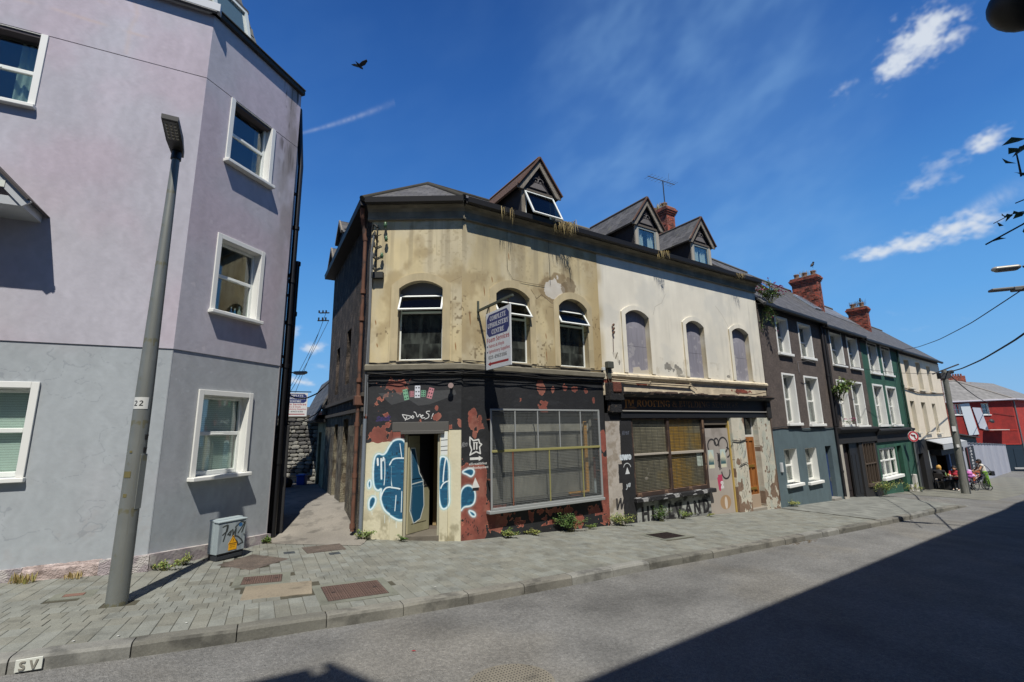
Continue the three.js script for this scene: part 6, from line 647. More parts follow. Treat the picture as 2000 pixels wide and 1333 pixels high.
{ // 4: cream with a bar below
  const s0 = 16.1, s1 = 25.6, ey = 6.1, ry = 8.75; const t = thing('terraced_house', 'pale cream three-storey house with a black bar front at street level', 'house', FH.at(20, gat(FH, 20, 0)));
  const T = [[17.35, 18.4, 4.05, 5.66], [19.8, 20.9, 4.0, 5.68], [22.3, 23.2, 4.0, 5.62]], M = [[17.2, 18.1, 1.55, 3.28], [19.5, 20.5, 1.5, 3.25], [22, 22.9, 1.45, 3.22]]; const cr = flatPaint(228, 214, 190, 741, .1);
  part(t, 'wall', slab(rect(s0, s1, 1.12, ey), [...T, ...M].map((w) => hRect(...w)), .3), cr, FH, 'cream rendered wall'); const crW = mat(0xd9cfba, .8); [...T, ...M].forEach((w, i) => houseWin(t, FH, w, { mat: crW, revM: crW, sillM: crW, curtain: [0xcbbfa6, 1] })); part(t, 'cable', tube([[s0, 3.98, .05], [19, 3.8, .05], [22, 3.84, .05], [s1, 3.95, .05]], .03, 20, 5), mat(0x6b5a48, .8), FH);
  const bk = flatPaint(24, 24, 25, 745, .4); part(t, 'bar_front', slab([[s0, -3.2], [16.9, -3.2], [16.9, .4], [17.9, .4], [17.9, -3.2], [20.6, -3.2], [20.6, .35], [24.2, .35], [24.2, -3.2], [s1, -3.2], [s1, 1.12], [s0, 1.12]], [], .3, .02), bk, FH, 'black painted bar front'); part(t, 'door', bx(16.9, 17.9, -3, .4, -.25, -.2), mat(0x140f0e, .8), FH, 'black door'); part(t, 'bar_opening', [bx(20.6, 24.2, -3, .35, -.9, -.85)], mat(0x16120f, .9), FH, 'dark open bar front'); part(t, 'frame_post', rb(23.6, 23.9, -2.6, .35, -.1, .06), mat(0x46618f, .6), FH, 'blue post of the bar opening'); part(t, 'wall_lettering', [rb(19.0, 19.25, -.5, .5, .022, .03)], mat(0xb9bcb8, .6), FH);
  part(t, 'awning', [sheet([[18.9, 1.05, .05], [25.3, 1.05, .05], [25.3, .82, .75], [18.9, .82, .75]], .04), bx(18.9, 25.3, .55, .82, .72, .755)], mat(0xa9abac, .8), FH, 'pale canvas awning'); part(t, 'valance_box', rb(19.5, 25.4, .2, .55, .04, .5), mat(0x1b1c1d, .7), FH); shell(t, s0, s1, ey, ry); terraceRoof(t, s0, s1, ey, ry); part(t, 'gable_wall', [bx(s1, s1 + .12, -3.5, ey - .1, -ROOFH * 2, -.02)], mat(0x8a5a48, .95, { map: brickM.map }), FH, 'bare brick end wall'); part(t, 'quoin_brick', Array.from({ length: 40 }, (_, i) => rb(s1 - .02, s1 + .13 + .05 * (i % 2), 1.2 + i * .12, 1.29 + i * .12, -.12, .012)), mat(0x7d4434, .95), FH).userData.kind = 'stuff';
}
chimney(FH, 10.0, 10.5, -2.5, -1.3, 7.2, 9.65, 'brick_chimney', 'broad red brick chimney standing between the two brown terraced houses\' roofs and the green one', 3);
chimney(FH, 15.85, 16.3, -1.85, -.95, 6.6, 8.75, 'brick_chimney', 'smaller ragged brick chimney between the green and cream houses', 2);
// ------------------------------------------------------------------ far end of the street
const hoardA = V(29.4, 0, -31.0), hoardB = V(57.2, 0, -54.9); const hAz = THREE.MathUtils.radToDeg(Math.atan2(hoardB.x - hoardA.x, -(hoardB.z - hoardA.z))); const FB = new Face(hoardA.x, hoardA.z, hAz);
{
  const L = Math.hypot(hoardB.x - hoardA.x, hoardB.z - hoardA.z); const t = thing('hoarding', 'long pale grey painted hoarding at the bend of the street', 'hoarding', V(hoardA.x, gy(hoardA.x, hoardA.z), hoardA.z)); const m = [flatPaint(166, 166, 172, 751, .12), flatPaint(160, 160, 167, 753, .12), flatPaint(170, 169, 174, 755, .12)];
  const n = 16; for (let i = 0; i < n; i++) { const a = i / n * L, b = (i + 1) / n * L, y = gat(FB, a, 0), top = .62 - .085 * i; part(t, 'panel', bx(a + .01, b - .01, y - .6, top, -.04, 0), m[i % 3], FB); part(t, 'capping', rb(a, b, top, top + .07, -.06, .04), mat(0x55565a, .8), FB); }
  const s = thing('vertical_sign', 'tall black sign with COAL & GAS in pale letters down it', 'sign', FB.at(3.2, gat(FB, 3.2, 0), .1)); const st = faceTex(1.3, 5.2, -1.3, .36, 110, () => [20, 19, 20], (x) => { [...'COAL&GAS'].forEach((c, i) => { x.save(); x.translate(3.25, .17 - i * .2); x.scale(.018, -.0019); x.font = 'bold 100px sans-serif'; x.textAlign = 'center'; x.fillStyle = '#e3ded8'; x.fillText(c, 0, 0); x.restore(); }); }); part(s, 'board', rb(1.3, 5.2, -1.3, .36, .03, .1), mat(0x181718, .6), FB); part(s, 'lettering', bx(1.32, 5.18, -1.29, .35, .1, .106), mat(0xffffff, .6, { map: st }), FB); part(s, 'red_edge', [bx(1.3, 1.38, -1.3, .36, .1, .112)], mat(0x9a3030, .6), FB);
  const p = thing('menu_board', 'orange painted board under the vertical sign', 'board', FB.at(3.4, gat(FB, 3.4, 0), .2)); part(p, 'panel', rb(1.5, 5.4, -1.95, -1.34, .1, .16), mat(0xc0602e, .8), FB); part(p, 'lettering', [rb(2.2, 4.6, -1.62, -1.56, .16, .17), rb(2.2, 4.2, -1.75, -1.7, .16, .17)], mat(0xd8d2c8, .7), FB);
}
const FR = new Face(60.71, -56.5, 100); // red house: corner towards the junction; its front lies at s < 0
{
  const t = thing('red_house', 'red painted corner house with grey hipped roof beyond the hoarding', 'house', V(60.71, gy(60.71, -56.5), -56.5)); const red = flatPaint(140, 34, 26, 761, .25), red2 = flatPaint(172, 50, 36, 763, .2); const ey = 4.62, W = 10;
  part(t, 'wall', slab(rect(-W, 0, -.7, ey), [hRect(-3.25, -2.5, 2.85, 4.2), hRect(-6.4, -5.5, 2.9, 4.2)], .3), red, FR, 'red wall facing up the street'); const FR2 = new Face(60.71, -56.5, 60); part(t, 'wall', slab(rect(0, 12, -.7, ey), [], .3), red2, FR2, 'brighter red wall round the corner'); part(t, 'shopfront', [bx(0, 12, -5, -.7, -.3, -.02)], mat(0x22262c, .6), FR2, 'dark ground-floor shopfront'); part(t, 'shopfront', [bx(-4.5, 0, -5, -.7, -.3, .02), rb(-.9, 0, -3.4, -1.2, .02, .06)], mat(0x23303a, .4), FR, 'dark shop window under the red wall'); part(t, 'shop_sill', rb(-1.2, .1, -3.6, -3.4, 0, .14), mat(0xa9a7a2, .7), FR); part(t, 'string_course', [rb(-2.4, 0, .9, 1.0, 0, .04), rb(-W, 0, -.75, -.65, 0, .08)], red2, FR);
  for (const w of [[-3.25, -2.5, 2.85, 4.2], [-6.4, -5.5, 2.9, 4.2]]) houseWin(t, FR, w, { curtain: [0x7f8a98, .6] }); part(t, 'banner', slab([[-5.55, 4.2], [-4.55, 4.28], [-4.15, .5], [-5.2, .4]], [], .06, .12), mat(0xc9d0d3, .7), FR, 'tall white banner'); part(t, 'banner', slab([[-4.3, 3.75], [-3.45, 3.68], [-3.05, .95], [-3.95, 1.25]], [], .06, .12), mat(0xb9bcc4, .7), FR, 'second grey banner'); part(t, 'satellite_dish', [new THREE.SphereGeometry(.34, 14, 8, 0, 6.3, 0, .9).rotateX(1.2).translate(-2.95, 2.0, .5), rod([-2.95, 2.0, 0], [-2.95, 2.0, .4], .03)], mat(0x2b2c2e, .6), FR); part(t, 'canopy', [rb(-3.6, -1.6, .98, 1.06, .1, 1.1, .02)], mat(0xc4bdb2, .7), FR, 'pale little canopy'); part(t, 'cables', [tube([[-2.2, 3.0, .05], [.0, 2.6, .05]], .02, 8, 4)], mat(0x3a2422, .7), FR); part(t, 'downpipe', rod([.5, -4, .1], [.5, ey, .1], .07), steel, FR2);
  const c = FR.at(.15, ey, .3).add(FR2.n.clone().multiplyScalar(.1)), l = FR.at(-W, ey - .25, .3), r = FR2.at(12, ey, .3), a1 = FR.at(-3.3, 7.35, -3.4), a0 = FR.at(-W, 7.0, -3.4), b1 = FR2.at(12, 7.35, -4.2); part(t, 'roof', [sheet([l, c, a1, a0], .08), sheet([c, r, b1, a1], .08)], mat(0xffffff, .75, { map: tile(256, 2, (u, v) => { const a = fbm(u * 3, v * 3, 4, 765, 6); const g = 124 + 44 * (a - .5) - (md(v, .25) < .03 ? 14 : 0); return [g * 1.02, g, g * .97]; }) }), undefined); part(t, 'hip_tile', [rod(c, a1, .12), rod(a0, a1, .12)], mat(0x8c857c, .9)); part(t, 'gutter', [rod(l, c, .11), rod(c, r, .11)], mat(0xb3aeb4, .5)); part(t, 'chimney', [bx(-3.4, -1.0, 5.5, 8.1, -5.6, -4.8), bx(-1.1, -.4, 5.5, 7.1, -5.5, -4.9)], brickM, FR, 'long brick chimney stack'); partEach(t, 'chimney_pot', Array.from({ length: 8 }, (_, i) => new THREE.CylinderGeometry(.09, .11, .3, 10).translate(-3.3 + i * .3, 8.25, -5.2)), mat(0x7f4a38, .9), FR); part(t, 'back_wall', bx(-W, 6, -4, ey, -9, -8.8), red, FR);
}
{ // lean-to shed between hoarding and red house, and low roofs
  const t = thing('shed', 'rough timber lean-to with sagging roof above the hoarding', 'shed', FB.at(10, gat(FB, 10, 0), -4)); part(t, 'roof', sheet([FB.at(6, 1.35, -1.2), FB.at(27, .45, -1.2), FB.at(27, .9, -5), FB.at(6, 1.9, -5)], .1), mat(0x4b4440, .9)); part(t, 'cladding', Array.from({ length: 26 }, (_, i) => rb(6.2 + i * .8, 6.95 + i * .8, -2.8, 1.25 - i * .034, -1.55, -1.5)), mat(0x7d6f5f, .95), FB).userData.kind = 'stuff';
}
{ const t = thing('far_houses', 'low dark roofs at the far right edge beyond the red house', 'building', V(80, -5, -70)); part(t, 'wall', [bx(64, 100, -8, 2.6, -82, -76)], mat(0x6a625c, .95)); part(t, 'roof', [sheet([V(63, 2.5, -75.5), V(101, 2.5, -75.5), V(101, 5.2, -79), V(63, 5.2, -79)], .1)], mat(0x4e4c4a, .9)); part(t, 'chimney', [bx(72, 73.4, 4.6, 6.6, -79.4, -78.6)], brickM); }
// timber pole with cables, and the sign post
const poleM = mat(0xffffff, .85, { map: tile(256, 1, (u, v) => { const a = fbm(u * 20, v * 3, 4, 771, 0), g = 118 + 60 * (a - .5); return [g * .98, g * .98, g * .92]; }) });
const UP = V(22.5, gy(22.5, -24), -24);
{ const t = thing('utility_pole', 'grey leaning utility pole in front of the cream house', 'utility pole', UP); const top = V(UP.x + .12, 4.75, UP.z); part(t, 'pole', rod(V(UP.x, UP.y - .1, UP.z), top, .16, 14, .11), poleM); part(t, 'cable_stay', rod(V(UP.x + .16, UP.y, UP.z + .1), V(UP.x + .14, 2.4, UP.z + .1), .03, 6), mat(0x4f5254, .6)); part(t, 'bracket', [bar(V(UP.x - .5, 4.55, UP.z), V(UP.x + 1.0, 5.05, UP.z - .05), .06, .06), rb(UP.x - .2, UP.x + .3, 4.3, 4.6, UP.z - .12, UP.z + .12), rod(V(UP.x + .3, 4.62, UP.z), V(UP.x + .55, 4.66, UP.z), .1, 8)], mat(0x3a3b3c, .7)); part(t, 'notice', [rb(UP.x - .18, UP.x + .02, 1.6, 1.85, UP.z + .13, UP.z + .16), rb(UP.x - .12, UP.x + .02, .8, .95, UP.z + .14, UP.z + .16)], mat(0xd0cfca, .6)); }
const sag = (a, b, d) => [a, a.clone().lerp(b, .25).add(V(0, -d * .75, 0)), a.clone().lerp(b, .5).add(V(0, -d, 0)), a.clone().lerp(b, .75).add(V(0, -d * .75, 0)), b];
function wire(label, a, b, r, d) { const t = thing('overhead_cable', label, 'cable', a.clone()); part(t, 'strand', tube(sag(a, b, d), r, 24, 5), mat(0x26262a, .7)); }
const uTop = V(UP.x + .25, 4.62, UP.z);
wire('thick overhead cable running from the utility pole off to the right', uTop, V(10.9, 4.42, -8.6), .026, .25); wire('thin overhead cable above the thick one, running off to the right', FH.at(16.2, 6.05, .3), V(11.2, 4.95, -9.6), .013, .3); wire('thin cable from the utility pole down to the red house', uTop, FR.at(-2.6, 4.3, .3), .03, .3); wire('thin cable from the utility pole across the terrace fronts', uTop.clone(), FH.at(5.5, 4.5, .35), .01, .2);
{ const b = V(20.4, gy(20.4, -24.06), -24.06); const t = thing('road_sign', 'round no-left-turn sign on a thin grey post before the cream house', 'road sign', b); part(t, 'post', rod(b, V(b.x + .02, 1.75, b.z), .045, 10), steel); const F = new Face(b.x, b.z + .06, 90); const tx = faceTex(-.4, .4, -.4, .4, 160, () => [222, 222, 220], (x) => { x.lineWidth = .1; x.strokeStyle = '#b2202c'; x.beginPath(); x.arc(0, 0, .31, 0, 7); x.stroke(); x.strokeStyle = '#1c1c20'; x.lineWidth = .085; x.lineCap = 'butt'; x.beginPath(); x.moveTo(.1, -.2); x.lineTo(.1, .08); x.lineTo(-.08, .08); x.stroke(); x.fillStyle = '#1c1c20'; x.beginPath(); x.moveTo(-.2, .08); x.lineTo(-.06, .18); x.lineTo(-.06, -.02); x.fill(); x.strokeStyle = '#b2202c'; x.lineWidth = .06; x.beginPath(); x.moveTo(-.22, .22); x.lineTo(.22, -.22); x.stroke(); }); part(t, 'disc', new THREE.CylinderGeometry(.37, .37, .02, 32).scale(.72, 1, .72).rotateX(Math.PI / 2).translate(0, 1.38, .01), mat(0xffffff, .5, { map: (() => { const k = tx.clone(); k.repeat.multiplyScalar(1 / .72); k.offset.set(.5, .5 - 1.38 * k.repeat.y); return k; })() }), F); part(t, 'plate', new THREE.CylinderGeometry(.28, .28, .012, 32).rotateX(Math.PI / 2).translate(0, 1.38, -.008), steel, F); part(t, 'clamp', [rb(-.06, .06, 1.22, 1.27, -.12, -.013), rb(-.06, .06, 1.48, 1.53, -.12, -.013)], steel, F); }
// ------------------------------------------------------------------ end of the alley
{
  const F = new Face(-6.82, -15.75, 90); const t = thing('stone_wall', 'grey rubble stone wall closing the end of the alley', 'wall', V(-6.82, .45, -15.75)); part(t, 'core', bx(-4, 4, -.3, 2.58, -.5, -.09), mat(0x6f675b, .98, { map: concT }), F); part(t, 'coping', rb(-4, 4, 2.58, 2.68, -.55, -.02, .02), mat(0x8b8578, .95, { map: kerbT }), F);
  const base = Array.from({ length: 5 }, (_, k) => { let g = norm(new THREE.IcosahedronGeometry(.5, 1)); const p = g.attributes.position; for (let i = 0; i < p.count; i++) { const x = p.getX(i), y = p.getY(i), z = p.getZ(i); const e = (q) => Math.sign(q) * Math.pow(Math.abs(q) * 2, .6) * .5; const j = 1 + .16 * (vn(x * 5 + k * 9, y * 5 + z * 3, k) - .5); p.setXYZ(i, e(x) * j, e(y) * j, e(z) * j); } g.computeVertexNormals(); return g; }); const sm = [0x84827a, 0x98968c, 0x6c6a66, 0xaaa79d, 0x5c5a57].map((c) => mat(c, .97, { bumpMap: bumpDash, bumpScale: .01 }));
  let n = 0; for (let y = .0; y < 2.55; y += .128) { let s = -1.15 - .2 * h2(Math.round(y * 100), 1, 3); while (s < 1.0 && n < 298) { const w = .12 + .19 * h2(n, 2, 3), h = .128 + .05 * (h2(n, 3, 3) - .5); const o = new THREE.Mesh(base[n % 5], sm[Math.floor(h2(n, 5, 3) * 5)]); o.name = n ? 'stone_' + String(n).padStart(3, '0') : 'stone'; const q = F.at(s + w / 2, y + .08 + .02 * (h2(n, 6, 3) - .5), -.09).sub(t.position); o.position.copy(q); o.scale.set(w * 1.02, h * 1.05, .12 + .08 * h2(n, 7, 3)); o.rotation.z = .12 * (h2(n, 8, 3) - .5); o.castShadow = o.receiveShadow = true; t.add(o); s += w; n++; } }
}
{ const q = V(-6.85, .45, -15.35); const t = thing('blue_crate', 'small blue plastic box on the ground at the stone wall', 'box', q); part(t, 'box', [rb(q.x - .13, q.x + .13, .45, .73, q.z - .12, q.z + .12, .03)], mat(0x1f56b4, .5)); part(t, 'lid', rb(q.x - .15, q.x + .15, .73, .77, q.z - .14, q.z + .14, .015), mat(0x2b66c8, .5)); }
{ // heap of refuse bags in the shade
  const P = [[-7.35, .45, -14.6, .34, 'largest black refuse sack lying in the alley shade'], [-7.62, .45, -14.2, .3, 'black refuse sack left of the largest one in the alley shade'], [-7.1, .45, -14.75, .22, 'smallest black refuse sack nearest the blue box']]; const m = mat(0x121215, .35); P.forEach(([x, y, z, r, l], k) => { const t = thing('refuse_sack', l, 'sack', V(x, y, z)); const g = norm(new THREE.IcosahedronGeometry(r, 3)); const p = g.attributes.position; for (let i = 0; i < p.count; i++) { const a = p.getX(i), b = p.getY(i), c = p.getZ(i); const j = 1 + .25 * (fbm(a * 9 + k, b * 9 + c * 7, 3, 777) - .5); p.setXYZ(i, a * j, Math.max(b * j * .85 + r * .6, .005), c * j); } g.computeVertexNormals(); part(t, 'bag', g.translate(x, y, z), m); part(t, 'knot', new THREE.ConeGeometry(r * .2, r * .4, 7).translate(x, y + r * 1.5, z), m); });
}
const FW2 = new Face(FQ.at(2.12, 0).x, FQ.at(2.12, 0).z, -26.1);
{ const p = FW2.at(5.2, 3.85, .0); const t = thing('alley_lamp', 'street lamp on a bracket over the alley', 'street lamp', p); part(t, 'arm', rod(p, p.clone().add(V(.35, .02, 0)), .02, 8), steel); const g = new THREE.CapsuleGeometry(.065, .3, 4, 10).rotateZ(Math.PI / 2).scale(1, .75, 1).translate(p.x + .52, p.y + .01, p.z); part(t, 'lamp_head', g, mat(0xb0a890, .4, { metalness: .3 })); part(t, 'lens', new THREE.CapsuleGeometry(.05, .2, 4, 10).rotateZ(Math.PI / 2).scale(1, .6, 1).translate(p.x + .52, p.y - .03, p.z), mat(0xd8d6cc, .3)); }
{ const s = FW2.at(6, 2.6, 0), F = new Face(s.x, s.z, 64); const t = thing('alley_sign', 'second upholstery shop sign, partly shaded, high in the alley', 'sign', s); const tx = faceTex(0, .94, 0, 1.17, 200, () => [217, 219, 220], signArt()); const K = new THREE.Matrix4().makeTranslation(.02, 2.6, 0).multiply(new THREE.Matrix4().makeScale(.78, .63, 1)); part(t, 'sign_board', joined(rb(0, .94, 0, 1.17, -.012, .012, .004), K), mat(0xd5d7d8, .5), F); const g = norm(bx(.003, .937, .003, 1.167, .012, .016)); part(t, 'sign_print', joined([Object.assign(g, { userData: { keepUV: true } })], K), mat(0xffffff, .5, { map: tx }), F); part(t, 'bracket', [bar(V(-.0, 3.37, 0), V(.85, 3.37, 0), .03, .03), bar(V(0, 2.5, 0), V(0, 3.4, 0), .03, .03)], blackMetal, F); }
{ // lower outbuilding carrying on the alley's right side
  const t = thing('outbuilding', 'low stained outbuilding with slated lean-to roof along the alley', 'outbuilding', FA.at(7, .45, 0)); part(t, 'wall', slab(rect(5.41, 9.6, -.2, 2.42), [hRect(6.3, 7.0, .3, 2.1)], .3, -.0), mat(0xffffff, .95, { map: tile(256, 2, (u, v) => { const a = fbm(u * 2, v * 2, 4, 781, 4), b = sst(.5, .7, fbm(u * 4, v * 4, 4, 783, 8)); return mix3([150 + 40 * (a - .5), 150 + 40 * (a - .5), 122 + 40 * (a - .5)], [96, 94, 76], b * .6); }) }), FA); part(t, 'door', bx(6.3, 7.0, .3, 2.1, -.12, -.08), mat(0x6d6a52, .9), FA); part(t, 'eave_board', rb(5.41, 9.7, 2.4, 2.5, -.02, .3, .01), mat(0x4b4a46, .9), FA); const sl = [];
  part(t, 'roof', sheet([FA.at(5.42, 2.45, .3), FA.at(9.7, 2.45, .3), FA.at(9.7, 3.9, -.35), FA.at(5.42, 3.9, -.35)], .05), slateM); part(t, 'roof_slates', (() => { for (let r = 0; r < 8; r++) for (let k = 0; k < 15; k++) { const s = 5.45 + k * .285 + (r % 2) * .14, y = 2.45 + r * .18; const o = .32 - r * .0807; sl.push(sheet([FA.at(s, y, o), FA.at(s + .27, y, o), FA.at(s + .27, y + .2, o - .1), FA.at(s, y + .2, o - .1)], .01)); } return sl; })(), mat(0x75757a, .75)).userData.kind = 'stuff'; part(t, 'back_wall', bx(5.41, 9.6, -.2, 3.85, -3, -.36), dashM, FA);
}
{ // telegraph brackets at the alley eaves, with wires crossing to the far side
  const b = FA.at(5.42, 5.55, .1); const t = thing('wire_bracket', 'black iron telegraph bracket under the alley eaves', 'bracket', b); part(t, 'bar', [rod(b, b.clone().add(V(-.35, 0, 0)), .02), rod(b.clone().add(V(-.0, .25, 0)), b.clone().add(V(-.3, .25, 0)), .02), ...[.1, .2, .32].flatMap((k) => [rod(b.clone().add(V(-k, 0, 0)), b.clone().add(V(-k, .1, 0)), .025), rod(b.clone().add(V(-k, .25, 0)), b.clone().add(V(-k, .33, 0)), .025)])], blackMetal);
  const q = FW2.at(6, 2.5, .1); const L = ['topmost thin wire slanting across the alley sky', 'second thin wire slanting across the alley sky', 'third thin wire slanting across the alley sky']; [[0, 0, 2.9], [-.1, .25, 2.3], [-.3, -.4, 3.3]].forEach(([dx, dy, y], i) => wire(L[i], b.clone().add(V(dx, dy, 0)), FW2.at(5 + i * 1.4, y, .05), .007, .1)); wire('thick black cable looping across the alley', FW2.at(4.8, 3.3, .05), FA.at(4.8, 3.55, .06), .02, .35); wire('lower black cable looping across the alley', FW2.at(5.4, 2.5, .05), FA.at(5.2, 2.9, .06), .016, .25);
}
{ const t = thing('hill_houses', 'tiny red-brick houses on the skyline beyond the stone wall', 'building', V(-51, 0, -110)); part(t, 'wall', [bx(-54.5, -51.2, 0, 7.2, -112, -108), bx(-50.2, -46.6, 0, 6.7, -113, -109)], brickM); part(t, 'roof', [prism([[2, 7.2], [0, 8.6], [-2, 7.2]], -54.7, -51).translate(0, 0, -110), prism([[2, 6.7], [0, 8.1], [-2, 6.7]], -50.4, -46.4).translate(0, 0, -111)], mat(0x57504d, .9)); part(t, 'window', [-53.8, -52.7, -51.9, -49.6, -48.4, -47.2].map((x, i) => bx(x - .2, x + .2, 5.6, 6.5, -108, -107.96 - (i > 2 ? 1 : 0))), mat(0x22262a, .3)); }
// ------------------------------------------------------------------ lamp post 22
{
  const b = V(-4.49, gy(-4.49, -5.6), -5.6), top = V(b.x + .0, 5.78, b.z); const t = thing('street_lamp', 'tapered grey lamp post numbered 22 with flat black head', 'street lamp', b); const gal = mat(0xffffff, .5, { metalness: .35, map: tile(256, 1, (u, v) => { const a = fbm(u * 6, v * 3, 4, 801, 6), c = sst(.7, .78, fbm(u * 8, v * 8, 4, 803, 8)); const g = 134 + 24 * (a - .5); return mix3([g * .98, g, g * .96], [116, 110, 76], c * .6); }) });
  part(t, 'pole', [rod(V(b.x, b.y - .05, b.z), V(b.x, 2.6, b.z), .103, 28, .088), rod(V(b.x, 2.6, b.z), top, .088, 28, .045)], gal); part(t, 'collar', rod(V(top.x, 5.74, top.z), V(top.x, 5.9, top.z), .06, 20, .055), blackMetal);
  // the head reaches out over the road, tipped up a little
  const head = new Face(top.x, top.z, 152); const hd = (s0, s1, w0, w1, y0, y1, y2, y3) => { const p = [[s0, y0, -w0], [s0, y0, w0], [s1, y1, w1], [s1, y1, -w1]], q = [[s0, y2, -w0], [s0, y2, w0], [s1, y3, w1], [s1, y3, -w1]]; return [sheet(p), sheet(q), ...[0, 1, 2, 3].map((i) => { const j = (i + 1) % 4; return sheet([p[i], p[j], q[j], q[i]]); })]; };
  part(t, 'lamp_head', [...hd(-.1, .2, .065, .09, 5.84, 5.88, 5.93, 5.97), ...hd(.2, .6, .09, .088, 5.88, 5.95, 5.97, 6.01)], mat(0x1b1b1d, .45), head); part(t, 'lens', hd(.24, .57, .07, .07, 5.882, 5.94, 5.895, 5.952), mat(0x4a4845, .25), head); const led = []; for (let i = 0; i < 5; i++) for (let j = 0; j < 3; j++) led.push(new THREE.SphereGeometry(.017, 8, 6).translate(.285 + i * .055, 5.883 + .176 * (.045 + i * .055), (j - 1) * .045)); part(t, 'led', led, mat(0xb9b3a5, .3), head);
  const F = new Face(b.x, b.z, 71); const cyl = (y0, y1, r, a0, a1) => new THREE.CylinderGeometry(r, r, y1 - y0, 18, 1, true, a0, a1).translate(0, (y0 + y1) / 2, 0); const tg = faceTex(-.2, .2, 2.4, 2.56, 400, () => [214, 214, 208], (x) => { for (const s of [-.075, -.012]) serifText(x, '2', s, 2.445, .09, '#1c1c1c', 'bold 100px sans-serif'); });
  { const g = cyl(2.41, 2.55, .0925, -.9, 1.8); const u = g.attributes.uv; for (let i = 0; i < u.count; i++) { u.setX(i, (u.getX(i) - .5) * .18); u.setY(i, 2.41 + .14 * u.getY(i)); } g.userData.keepUV = true; part(t, 'number_plate', g, mat(0xffffff, .5, { map: tg }), F); }
  part(t, 'access_door', [rb(-.04, .04, 0, .62, -.006, .006, .003)], gal, new THREE.Matrix4().makeTranslation(b.x + .093, 1.02 + b.y, b.z - .0).multiply(new THREE.Matrix4().makeRotationY(R(82)))); partEach(t, 'tape_residue', [[1.62, .07, .6], [1.9, .025, .2], [1.4, .04, .3]].map(([y, h, a]) => cyl(y, y + h, .0975, -a - .2, a * 1.4)), mat(0x6e663f, .9), F); partEach(t, 'strap', [1.9, 2.05].map((y) => rod(V(b.x + .085, y, b.z + .0), V(b.x + .095, y + .06, b.z), .02, 8)), blackMetal);
}
// ------------------------------------------------------------------ utility cabinet
{
  const F = new Face(-4.56, -7.47, 27); const y = gat(F, .2, -.1); const t = thing('utility_cabinet', 'grey steel utility cabinet with black scrawl and yellow warning sign', 'cabinet', V(-4.56, y, -7.47)); const cT = faceTex(-.02, .5, y - .1, y + .7, 400, (s, yy) => { const a = fbm(s * 8, yy * 8, 4, 811), st = sst(.5, .7, fbm(s * 40, yy * 3, 3, 813)); return [158 + 20 * (a - .5) - 18 * st, 168 + 20 * (a - .5) - 18 * st, 170 + 20 * (a - .5) - 16 * st]; }, (x) => {
    x.strokeStyle = 'rgba(44,48,46,.85)'; x.lineWidth = .022; const P = (p) => { x.beginPath(); p.forEach((q, i) => i ? x.quadraticCurveTo((p[i - 1][0] + q[0]) / 2 + .01, (p[i - 1][1] + q[1]) / 2 + .015, ...q) : x.moveTo(...q)); x.stroke(); }; const o = (a) => a.map(([u, v]) => [u * .44, y + .12 + v * .42]); P(o([[.15, .9], [.32, .93], [.3, .72], [.16, .62]])); P(o([[.3, .9], [.2, .4]])); P(o([[.35, .62], [.45, .72], [.42, .55], [.34, .6]])); P(o([[.5, .75], [.52, .52], [.62, .78], [.6, .5]])); P(o([[.6, .82], [.8, .98], [.95, .9], [.85, .6]])); P(o([[.62, .5], [.78, .4], [.92, .2], [.75, .15], [.64, .36]])); P(o([[.72, .6], [.95, .95]])); x.fillStyle = '#2c6496'; x.beginPath(); x.arc(.345, y + .49, .03, 0, 7); x.fill();
  });
  const cm = mat(0xffffff, .5, { map: cT, metalness: .1 }), sm = mat(0xa6b2b4, .5, { metalness: .1, bumpMap: bumpFine, bumpScale: .002 });
  part(t, 'body', [rb(0, .44, y + .1, y + .565, -.11, -.02, .006), rb(-.004, .444, y + .1, y + .575, -.24, -.11, .008)], sm, F); part(t, 'door', rb(.006, .434, y + .11, y + .545, -.02, -.004, .004), cm, F); part(t, 'hood', [rb(-.012, .452, y + .565, y + .585, -.13, .006, .006), rb(-.01, .45, y + .575, y + .6, -.25, -.12, .008)], sm, F); part(t, 'plinth', [rb(.01, .43, y - .1, y + .1, -.23, -.02, .006), rb(.03, .41, y + .02, y + .075, -.022, -.008, .004)], mat(0x2e3236, .7), F); part(t, 'vent_slot', [bx(.02, .42, y + .098, y + .112, -.03, -.002)], blackMetal, F);
  const wT = faceTex(.15, .33, y + .1, y + .4, 900, () => [232, 168, 16], (x) => { x.fillStyle = '#1c1a16'; x.lineWidth = .008; x.strokeStyle = '#1c1a16'; x.lineJoin = 'miter'; x.beginPath(); x.moveTo(.24, y + .335); x.lineTo(.305, y + .232); x.lineTo(.175, y + .232); x.closePath(); x.stroke(); x.beginPath(); x.moveTo(.246, y + .305); x.lineTo(.232, y + .275); x.lineTo(.242, y + .277); x.lineTo(.236, y + .245); x.lineTo(.252, y + .284); x.lineTo(.243, y + .282); x.fill(); scrawl(x, 'DANGER', .197, y + .2, .022, '#1c1a16', 'bold 100px sans-serif'); scrawl(x, 'KEEP OUT', .195, y + .172, .018, '#1c1a16', 'bold 100px sans-serif'); });
  part(t, 'warning_sign', [slab([[.165, y + .225], [.315, y + .225], [.24, y + .35]], [], .004, .0005), slab([[.175, y + .135], [.305, y + .135], [.305, y + .222], [.175, y + .222]], [], .004, .0005)], mat(0xffffff, .5, { map: wT }), F); part(t, 'lock', rod([.41, y + .34, -.004], [.41, y + .34, .006], .009, 10), steel, F);
}
